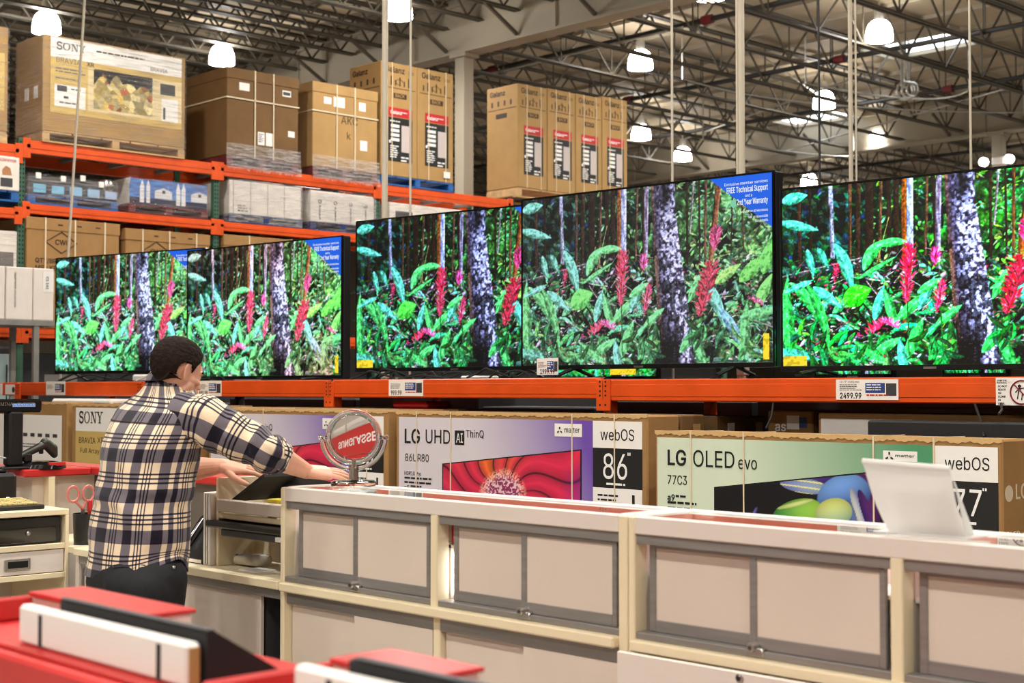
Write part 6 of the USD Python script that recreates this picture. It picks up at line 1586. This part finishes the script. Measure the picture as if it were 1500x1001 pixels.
# ================================================================ the man in the plaid shirt
def J(px, py, d): return at(px, py, D=d)
def chain(pts, n=1):
    """Bones: hulls of the spheres at neighbouring joints. pts: (point, radius)."""
    out = []
    for (a, ra), (b_, rb) in zip(pts, pts[1:]):
        out.append(bone(a, ra, b_, rb))
    return out
_sph = m3.Manifold.sphere(1.0, 24)
def ball(c, r): return _sph.scale((r, r, r) if np.ndim(r) == 0 else tuple(r)).translate(tuple(map(float, c)))
def bone(a, ra, b_, rb): return m3.Manifold.batch_hull([ball(a, ra), ball(b_, rb)])
def hullb(*s): return m3.Manifold.batch_hull([ball(c, r) for c, r in s])
def fuse(parts): return m3.Manifold.batch_boolean(parts, m3.OpType.Add)
def smooth_mesh(man, edge, it=12):
    man = man.refine_to_length(edge)
    me = man.to_mesh()
    tm = trimesh.Trimesh(np.array(me.vert_properties[:, :3], float), np.array(me.tri_verts), process=True)
    trimesh.smoothing.filter_taubin(tm, lamb=.5, nu=.52, iterations=it)
    return tm
hem, waist, chest, shl, nck = J(199, 835, 5.0), J(207, 745, 5.02), J(220, 662, 5.06), J(238, 608, 5.1), J(249, 569, 5.13)
FW, RT, UP = np.array([.06, .998, 0]), np.array([.998, -.06, 0]), np.array([0, 0, 1.])
# ---- hands
def make_hand(wr, dirn, back, thumb, s=1., curl=(12, 20, 14), spread=7.):
    """Palm, four unequal fingers and a thumb. dirn: wrist to fingers; back: out of the back of the hand; thumb: towards the thumb's side."""
    dirn = dirn / np.linalg.norm(dirn)
    back = back - dirn * (back @ dirn); back /= np.linalg.norm(back)
    side = np.cross(back, dirn); side = side if side @ thumb > 0 else -side
    P = lambda f, t, b_: wr + s * (f * dirn + t * side + b_ * back)
    parts = [hullb((P(.0, .018, 0), .021 * s), (P(.0, -.018, 0), .021 * s), (P(.085, .034, .002), .0125 * s), (P(.082, -.034, -.002), .0115 * s), (P(.088, .0, .004), .013 * s), (P(.03, .034, -.004), .015 * s))]
    for k, (t, f0, ls, r) in enumerate(((.032, .086, (.042, .026, .021), .0092), (.011, .091, (.046, .029, .022), .0095), (-.011, .087, (.043, .027, .022), .0090), (-.031, .079, (.034, .021, .019), .0080))):
        a = math.radians(spread * (1.5 - k)); p = P(f0, t, .002); ang = 0.
        d0 = math.cos(a) * dirn + math.sin(a) * side
        pts = [(P(f0 - .03, t * .9, .0), r * 1.15 * s), (p, r * 1.12 * s)]
        for l, c, rr in zip(ls, curl, (1., .92, .8)):
            ang += math.radians(c)
            p = p + s * l * (math.cos(ang) * d0 - math.sin(ang) * back)
            pts.append((p, r * rr * s))
        parts += chain(pts)
    p0 = P(.022, .032, -.006); p1 = p0 + s * .042 * (.62 * dirn + .75 * side - .2 * back); p2 = p1 + s * .032 * (.86 * dirn + .45 * side - .22 * back); p3 = p2 + s * .025 * (.93 * dirn + .3 * side - .2 * back)
    parts += chain([(p0, .016 * s), (p1, .0125 * s), (p2, .011 * s), (p3, .009 * s)])
    return fuse(parts)
# ---- skeleton
shR, shL = J(287, 612, 4.97), J(199, 618, 5.22)
elR, elL = J(394, 664, 4.95), J(258, 690, 5.33)
wrR, wrL = J(449, 694, 5.13), J(324, 686, 5.40)
wrL[2] = max(wrL[2], hz + .03)
wrR[2] = max(wrR[2], CTOP + .046); tR = J(505, 704.5, 5.2); tR[2] = CTOP + .03; fdR = tR - wrR
handR = make_hand(wrR, fdR, np.array([.25, -.35, 1.]), np.array([-.5, 1., .1]), .95, (2, 9, 8))
wrL[2] = hz + .046; tL = J(375, 696, 5.44); tL[2] = hz + .03; fdL = tL - wrL
handL = make_hand(wrL, fdL, np.array([.2, -.5, 1.]), np.array([.6, -1., -.3]), .95, (3, 12, 10), 5.)
# ---- head in its own frame: x to his right, y forward, z up, origin between the ears
hc = J(258, 545, 5.10)
HS = .93
yaw, nod = math.radians(2), math.radians(-20)
Rz = np.array([[math.cos(yaw), -math.sin(yaw), 0], [math.sin(yaw), math.cos(yaw), 0], [0, 0, 1]]); Rx = np.array([[1, 0, 0], [0, math.cos(nod), -math.sin(nod)], [0, math.sin(nod), math.cos(nod)]])
HR = Rz @ Rx
H = lambda x, y, z: hc + HR @ np.array([x, y, z]) * HS
def hball(x, y, z, r): return (H(x, y, z), r * HS)
def hell(x, y, z, rx, ry, rz):
    b = _sph.scale((rx * HS, ry * HS, rz * HS))
    T = np.hstack([HR, H(x, y, z)[:, None]])
    return b.transform(T)
head = [hell(0, -.008, .03, .0755, .097, .088), hell(0, .028, -.01, .066, .07, .098),
        hullb(hball(.052, .035, -.045, .02), hball(-.052, .035, -.045, .02), hball(.022, .078, -.092, .018), hball(-.022, .078, -.092, .018), hball(.05, .02, -.07, .016), hball(-.05, .02, -.07, .016), hball(0, .07, .03, .035)),
        hullb(hball(.03, .082, .022, .012), hball(-.03, .082, .022, .012), hball(0, .089, .025, .012)),
        hullb(hball(0, .094, .012, .006), hball(0, .115, -.024, .0085), hball(.012, .1, -.03, .007), hball(-.012, .1, -.03, .007)),
        hullb(hball(.018, .094, -.052, .006), hball(-.018, .094, -.052, .006), hball(0, .100, -.05, .006)), hullb(hball(.015, .093, -.064, .006), hball(-.015, .093, -.064, .006), hball(0, .098, -.065, .0065)),
        hullb(hball(.045, .066, -.018, .016), hball(.05, .04, -.02, .02)), hullb(hball(-.045, .066, -.018, .016), hball(-.05, .04, -.02, .02))]
for s in (-1, 1):
    head.append(hullb(hball(s * .072, -.002, .012, .005), hball(s * .081, -.011, .024, .0045), hball(s * .081, -.014, .005, .0045), hball(s * .073, .002, -.03, .0055), hball(s * .078, -.008, -.016, .005), hball(s * .076, .005, .028, .0045)))
neck = [bone(H(0, -.012, -.02), .052, nck + FW * .005 + UP * -.03, .056)]
torso = [hullb((hem + RT * .09, .095), (hem - RT * .09, .095), (waist + RT * .085, .1), (waist - RT * .085, .1)), hullb((waist + RT * .085, .1), (waist - RT * .085, .1), (chest + RT * .095, .095), (chest - RT * .095, .095)),
         hullb((chest + RT * .095, .095), (chest - RT * .095, .095), (shR - RT * .05, .05), (shL + RT * .07, .05)), hullb((shR - RT * .06, .045), (shL + RT * .08, .045), (nck + UP * -.01, .05))]
arms = chain([(shR, .066), ((shR + elR) / 2, .05), (elR, .043), (elR + (wrR - elR) * .3, .045), (wrR, .027)]) + chain([(shL + RT * .03, .06), ((shL + elL) / 2, .05), (elL, .043), (elL + (wrL - elL) * .35, .045), (wrL, .027)])
pel = J(203, 872, 4.99); pel[2] = .80
hipR, hipL = pel + RT * .095, pel - RT * .095
kn = lambda h, dy: np.array([h[0], h[1] + .06 + dy, .46]); an = lambda h, dy: np.array([h[0], h[1] - .02 + dy, .085])
legs = []
for h, dy in ((hipR, -.02), (hipL, .06)):
    legs += chain([(h, .085), (kn(h, dy), .052), (an(h, dy) + [0, 0, .2], .05), (an(h, dy), .04)])
    legs.append(hullb((an(h, dy) + [0, -.03, -.05], .032), (an(h, dy) + [0, .17, -.055], .028)))
legs.append(hullb((pel + RT * .08, .11), (pel - RT * .08, .11), (hem + RT * .08, .1), (hem - RT * .08, .1)))
man = thing('person', 'man in cream and navy plaid shirt and dark jeans, leaning on the counter', 'person', (0, 0, 0))
bodym = fuse(torso + arms + neck + head + legs)
body = smooth_mesh(fuse([bodym, handR.refine_to_length(.005), handL.refine_to_length(.005)]), .016, 8)
obj('body', body, M['skin'], man, smooth=True)
# hair: a close cap over the skull, tapering at the nape and temples
ic = trimesh.creation.icosphere(5, 1.0).vertices
d_ = ic / np.linalg.norm(ic, axis=1, keepdims=True)
rad = np.stack([d_[:, 0] * .0755, d_[:, 1] * .097, d_[:, 2] * .088], -1) + [0, -.008, .03]
# hairline: forward limit rises to the brow, low at the nape, in front of the ear a short sideburn
y, z, x = rad[:, 1], rad[:, 2], rad[:, 0]
low = np.where(y < -.02, -.072 + np.clip(y + .075, 0, 1) * .25, np.where(y < .03, -.030 + .045 * np.clip((y - .0) / .03, 0, 1), .03 + (y - .03) * 1.05))
ear = (np.hypot(y + .008, z - .0) < .03) & (np.abs(x) > .05) & (z < .03)
k = np.clip((z - low) / .022, -1, 1); k[ear] = -1
nn = meshkit.fbm(rad * 110, 3, 5) - .5 + .5 * (meshkit.fbm(rad * [220, 120, 220], 2, 8) - .5)
h_ = np.where(k > 0, .003 + .009 * np.clip(k, 0, 1) * (.7 + .3 * np.clip(z / .1, 0, 1)) + .004 * np.clip((z - .06) / .05, 0, 1) + nn * .006 * np.clip(k, 0, 1), .003 + .02 * np.clip(k, -1, 0))
nrm_ = d_ / np.array([.0755, .097, .088]); nrm_ /= np.linalg.norm(nrm_, axis=1, keepdims=True)
hv = rad + nrm_ * h_[:, None]
# the nape below the skull ellipsoid
low_b = (y < -.02) & (z < -.02); hv[low_b, 1] = np.minimum(hv[low_b, 1], -.066); hv[low_b, 0] *= 1 + .12 * np.clip((-.02 - z[low_b]) / .05, 0, 1)
hv = hv * HS @ HR.T + hc
M['hair'] = plain('dark_brown_hair', L(36, 25, 19), .8, noise=.3, scale=60., bump=.35, bscale=420., spec=.15)
obj('hair', (hv, trimesh.creation.icosphere(5, 1.0).faces), M['hair'], man, smooth=True)
for s in (-1, 1):
    e = obj('eye', MB().tm(trimesh.creation.icosphere(3, .0115), np.vstack([np.hstack([np.eye(3), H(s * .03, .0755, .004)[:, None]]), [0, 0, 0, 1]])), M['paper'], man, smooth=True)
    obj('iris', MB().lathe([(0, 0), (.0055, 0), (.0055, .0006), (0, .0008)], 14, H(s * .03, .0866, .004), HR @ np.array([0, 1, 0])), M['inkbrown'], e)
    obj('eyebrow', MB().tube([H(s * .018, .097, .024), H(s * .032, .094, .029), H(s * .046, .083, .025)], .0032, 6), M['hair'], man)
# ---- plaid cloth, woven along the garment's own lengths (uv in metres)
PER = .136
seqd = [(0, .34, 1.), (.47, .512, 1.35), (.58, .622, 1.35), (.69, .732, 1.35)]
stops = []
edges = sorted({0., 1.} | {q for a, b_, v in seqd for q in (a, b_)})
def val(q): return next((v for a, b_, v in seqd if a <= q < b_), 0.)
for a, b_ in zip(edges, edges[1:]): v = val((a + b_) / 2) / 2; stops += [(a + .004, (v,) * 3), (b_ - .004, (v,) * 3)]
M['plaid'] = mat('plaid_flannel', {'uv': ('uvmap', {'attribute': 'st'}), 's': ('separate_xyz', {}), 'du': ('math', {'math_type': 'divide', 'value2': PER}), 'dv': ('math', {'math_type': 'divide', 'value2': PER}),
    'fu': ('math', {'math_type': 'fraction'}), 'fv': ('math', {'math_type': 'fraction'}), 'ru': ('rgb_ramp', {'ramp': stops}), 'rv': ('rgb_ramp', {'ramp': stops}), 'add': ('mix', {'mix_type': 'add', 'fac': 1.}),
    'bw': ('rgb_to_bw', {}), 'col': ('rgb_ramp', {'ramp': [(0, L(238, 216, 184)), (.12, L(236, 214, 182)), (.46, L(120, 112, 118)), (.55, L(98, 90, 100)), (.72, L(40, 32, 52)), (1, L(24, 18, 34))]}),
    'n': ('noise_texture', {'scale': 900., 'detail': 2.}), 'b': ('bump', {'strength': .25, 'distance': .002}), 'p': ('principled_bsdf', {'roughness': .85, 'specular_ior_level': .2, 'sheen_weight': .15})},
    [('uv.UV', 's.vector'), ('s.x', 'du.value1'), ('s.y', 'dv.value1'), ('du.value', 'fu.value1'), ('dv.value', 'fv.value1'), ('fu.value', 'ru.fac'), ('fv.value', 'rv.fac'), ('ru.color', 'add.color1'), ('rv.color', 'add.color2'), ('add.color', 'bw.color'), ('bw.val', 'col.fac'), ('col.color', 'p.base_color'), ('n.fac', 'b.height'), ('b.normal', 'p.normal')])
def loft(rings, us, vs):
    """rings: list of (n,3) closed rings; us: (n) metres round the ring (the seam repeated); vs: metres along."""
    m, n = len(rings), len(rings[0])
    v = np.array([np.vstack([r, r[:1]]) for r in rings])
    uv = np.stack([np.broadcast_to(np.asarray(us, float), (m, n + 1)) if np.ndim(us) == 1 else np.asarray(us), np.repeat(np.asarray(vs, float)[:, None], n + 1, 1)], -1)
    i, k = np.meshgrid(np.arange(m - 1), np.arange(n), indexing='ij')
    w = n + 1
    q = np.stack([i * w + k, i * w + k + 1, (i + 1) * w + k + 1, (i + 1) * w + k], -1).reshape(-1, 4)
    return v.reshape(-1, 3), np.vstack([q[:, [0, 1, 2]], q[:, [0, 2, 3]]]), uv.reshape(-1, 2)
def cspline(keys, n):
    from scipy.interpolate import PchipInterpolator
    k = np.array([q[0] for q in keys], float); out = np.linspace(k[0], k[-1], n)
    return out, [PchipInterpolator(k, np.array([q[j] for q in keys], float))(out) for j in range(1, len(keys[0]))]
# torso: t, centre (3), half width, half depth, squareness
topc = nck + UP * .02
sec = [(0., hem + UP * -.012, .212, .148), (.12, hem + (waist - hem) * .35, .202, .142), (.28, waist, .204, .142), (.48, (waist + chest) / 2 + FW * .0, .204, .140), (.62, chest, .214, .142), (.76, (chest + shl) / 2 + UP * .01, .222, .135), (.86, shl + UP * .012, .216, .115), (.92, shl + (nck - shl) * .42 + UP * .004, .178, .095), (.965, shl + (nck - shl) * .78 + UP * .004, .118, .082), (1., topc, .078, .074)]
ts, (cxx, cyy, czz, aa, bb) = cspline([(t_, *c, a, b_) for t_, c, a, b_ in sec], 90)
th = np.linspace(0, 2 * np.pi, 121)[:-1]
rings, vs, vlen, prev = [], [], 0., None
for i in range(len(ts)):
    c = np.array([cxx[i], cyy[i], czz[i]]); e = 2.5
    ct, st = np.cos(th), np.sin(th)
    rx, ry = np.sign(ct) * np.abs(ct) ** (2 / e), np.sign(st) * np.abs(st) ** (2 / e)
    # the hem dips at the back and rises at the sides, like a shirt tail
    r = c + aa[i] * rx[:, None] * RT + bb[i] * ry[:, None] * FW
    k = np.clip(1 - ts[i] / .14, 0, 1)
    r[:, 2] += k * (.030 * np.abs(ct) ** 3 * (1 + .5 * (ct > 0)) * .4 + .052 * np.exp(-((((th + np.pi) % (2 * np.pi) - np.pi) - .3) / .6) ** 2) - .006)
    # shoulder line follows the two shoulder joints
    k2 = np.clip((ts[i] - .7) / .2, 0, 1) * np.clip((1 - ts[i]) / .08, 0, 1)
    r[:, 2] += k2 * ct * (-.012)
    f = meshkit.fbm(np.stack([ct * 1.6 + 3, st * 1.6, np.full_like(ct, ts[i] * 5.5)], -1), 3, 31) - .5
    fold = np.sin(ts[i] * 26 + ct * 3.2 + st * 2 + 4 * f) * .0045 * np.exp(-((ts[i] - .33) / .22) ** 2) + np.sin(th * 7 + ts[i] * 4) * .0025 * np.clip(1 - ts[i] / .3, 0, 1)
    r += (ct[:, None] * RT + st[:, None] * FW) * (f * .022 + fold)[:, None]
    if prev is not None: vlen += np.linalg.norm(c - prev)
    prev = c; rings.append(r); vs.append(vlen)
us = np.concatenate([th, [2 * np.pi]]) * .2 + .03
v, f, uv = loft(rings, us, np.array(vs) + .02)
shirt = obj('shirt', (v, f), M['plaid'], man, smooth=True, uv=uv, label='cream and navy plaid shirt')
# inner hem edge so that the tail has thickness
v, f, uv = loft([rings[0], rings[0] * .5 + .5 * (hem + UP * .03) + UP * .02], us, [0, .05]); obj('hem', (v, f[:, ::-1]), M['plaid'], shirt, smooth=True, uv=uv)
def sleeve(pts, seed, name='sleeve', u0=0., n=70):
    ts, (X, Y, Z, R_) = cspline([(i / (len(pts) - 1), *p, r) for i, (p, r) in enumerate(pts)], n)
    P_ = np.stack([X, Y, Z], -1); T = np.gradient(P_, axis=0); T /= np.linalg.norm(T, axis=1, keepdims=True)
    a = UP.copy(); rings, vs, l = [], [], 0
    th = np.linspace(0, 2 * np.pi, 61)[:-1]
    for i in range(n):
        a = a - T[i] * (a @ T[i]); a /= np.linalg.norm(a); b_ = np.cross(T[i], a)
        fo = meshkit.fbm(np.stack([np.cos(th) * 1.5, np.sin(th) * 1.5, np.full_like(th, ts[i] * 5 + seed)], -1), 3, seed) - .5
        wr_ = np.sin(ts[i] * 30 + 2.5 * np.cos(th) + fo * 5) * .004
        r = R_[i] * (1 + fo * .28) + wr_
        rings.append(P_[i] + r[:, None] * (np.cos(th)[:, None] * a + np.sin(th)[:, None] * b_))
        if i: l += np.linalg.norm(P_[i] - P_[i - 1])
        vs.append(l)
    us = np.concatenate([th, [2 * np.pi]]) * .068 + u0
    v, f, uv = loft(rings, us, np.array(vs))
    return obj(name, (v, f[:, ::-1]), M['plaid'], shirt, smooth=True, uv=uv[:, ::1]), rings, P_, T
cuffR = elR + (wrR - elR) * .10
_, rg, P_, T_ = sleeve([(shR - RT * .06 + UP * .0 - FW * .01, .085), (shR + (elR - shR) * .12, .088), (shR + (elR - shR) * .45, .079), (shR + (elR - shR) * .8, .069), (elR + UP * -.004, .066), (cuffR, .060)], 3, u0=.05)
def cuff(P0, d, r, seed):
    d = d / np.linalg.norm(d); a = UP - d * (UP @ d); a /= np.linalg.norm(a); b_ = np.cross(d, a); th = np.linspace(0, 2 * np.pi, 49)[:-1]
    rr = []
    for s, q in ((-.03, r * 1.04), (-.028, r * 1.16), (0, r * 1.18), (.018, r * 1.15), (.02, r * 1.0), (.0, r * .92), (-.02, r * .9)):
        w = 1 + .07 * np.sin(th * 5 + seed + s * 60)
        rr.append(P0 + d * s + (q * w)[:, None] * (np.cos(th)[:, None] * a + np.sin(th)[:, None] * b_))
    v, f, uv = loft(rr, np.concatenate([th, [2 * np.pi]]) * .06, np.arange(7) * .018 + .05)
    obj('rolled_cuff', (v, f[:, ::-1]), M['plaid'], shirt, smooth=True, uv=uv)
cuff(cuffR + (wrR - elR) * .02, wrR - elR, .056, 1)
cuffL = elL + (wrL - elL) * .12
sleeve([(shL + RT * .09, .07), (shL + RT * .03 + (elL - shL) * .12, .082), (shL + (elL - shL) * .45, .078), (shL + (elL - shL) * .8, .068), (elL, .064), (cuffL, .058)], 8, u0=.02)
cuff(cuffL, wrL - elL, .055, 2)
# collar: a folded band round the neck
ax = UP + FW * .32; ax /= np.linalg.norm(ax)
a = RT - ax * (RT @ ax); a /= np.linalg.norm(a); b_ = np.cross(ax, a)
rr = []
for s, q in ((-.022, 1.18), (-.005, 1.15), (.02, 1.05), (.033, 1.0), (.036, .97), (.03, .94), (.0, .93)):
    rr.append(nck + ax * (s + .016) + ax * (.006 * np.sin(th[::1])[:, None] * -1) + .077 * q * (np.cos(th)[:, None] * a + .98 * np.sin(th)[:, None] * b_))
v, f, uv = loft(rr, np.concatenate([th, [2 * np.pi]]) * .075 + .04, np.array([0, .02, .045, .06, .065, .07, .1]) + .01)
obj('collar', (v, f), M['plaid'], shirt, smooth=True, uv=uv)
# yoke seam and side seam
b = MB(); i = int(.80 * len(rings) / 1.0); ys = rings[72]
b.tube([p + (p - np.array([cxx[72], cyy[72], czz[72]])) * .006 for p in ys[62:118:2]], .0016, 5); obj('yoke_seam', b, M['inkbrown'], shirt)
# ---- jeans
jl = []
for h, dy in ((hipR, -.02), (hipL, .06)): jl += chain([(h + UP * -.02 + RT * (.012 if h is hipR else 0), .115), (h + (kn(h, dy) - h) * .45, .088), (kn(h, dy), .072), (an(h, dy) + [0, 0, .2], .066), (an(h, dy) + [0, -.005, .03], .062)])
jl += [hullb((pel + RT * .1 - FW * .02 + UP * -.045, .125), (pel - RT * .09 - FW * .02 + UP * -.045, .118), (hem + RT * .095 + UP * .02, .1), (hem - RT * .085 + UP * .0, .095)), hullb((pel + RT * .085 - FW * .06 + UP * -.03, .105), (pel - RT * .075 - FW * .05 + UP * -.03, .1))]
jm = smooth_mesh(fuse(jl), .02, 10)
jv = np.asarray(jm.vertices); nf = meshkit.fbm(jv * [14, 14, 9], 3, 12) - .5
jm.vertices = jv + jm.vertex_normals * (nf * .012)[:, None]
jeans = obj('jeans', jm, M['jeans'], man, smooth=True, label='dark blue jeans')
q = J(253, 834, 4.86)
near = np.asarray(jm.vertices)[np.argmin(((np.asarray(jm.vertices) - q) ** 2).sum(1))]
obj('rivet', MB().tm(trimesh.creation.icosphere(2, .0065), np.vstack([np.hstack([np.eye(3), near[:, None]]), [0, 0, 0, 1]])), M['steel'], jeans)
b = MB(); pts = []
for t_ in np.linspace(0, 1, 14):
    w_ = J(175 + 42 * t_, 838 + 6 * math.sin(t_ * math.pi), 4.85)
    vv_ = np.asarray(jm.vertices); n_ = vv_[np.argmin(((vv_ - w_) ** 2).sum(1))]; pts.append(n_ - FW * .004)
b.tube(pts, .002, 5); obj('pocket_edge', b, M['dgrey'], jeans)
for h, dy in ((hipR, -.02), (hipL, .06)):
    p_ = an(h, dy) + [0, .05, -.085]
    sh_ = MB().tm(smooth_tm(p_)) if False else MB().tm(hullm([(p_ + [-.03, -.1, .045], .04), (p_ + [.03, -.1, .045], .04), (p_ + [-.035, .1, .035], .035), (p_ + [.035, .1, .035], .035), (p_ + [0, .15, .03], .03), (p_ + [0, -.08, .08], .04)]))
    obj('shoe', sh_, M['black'], man, smooth=60)
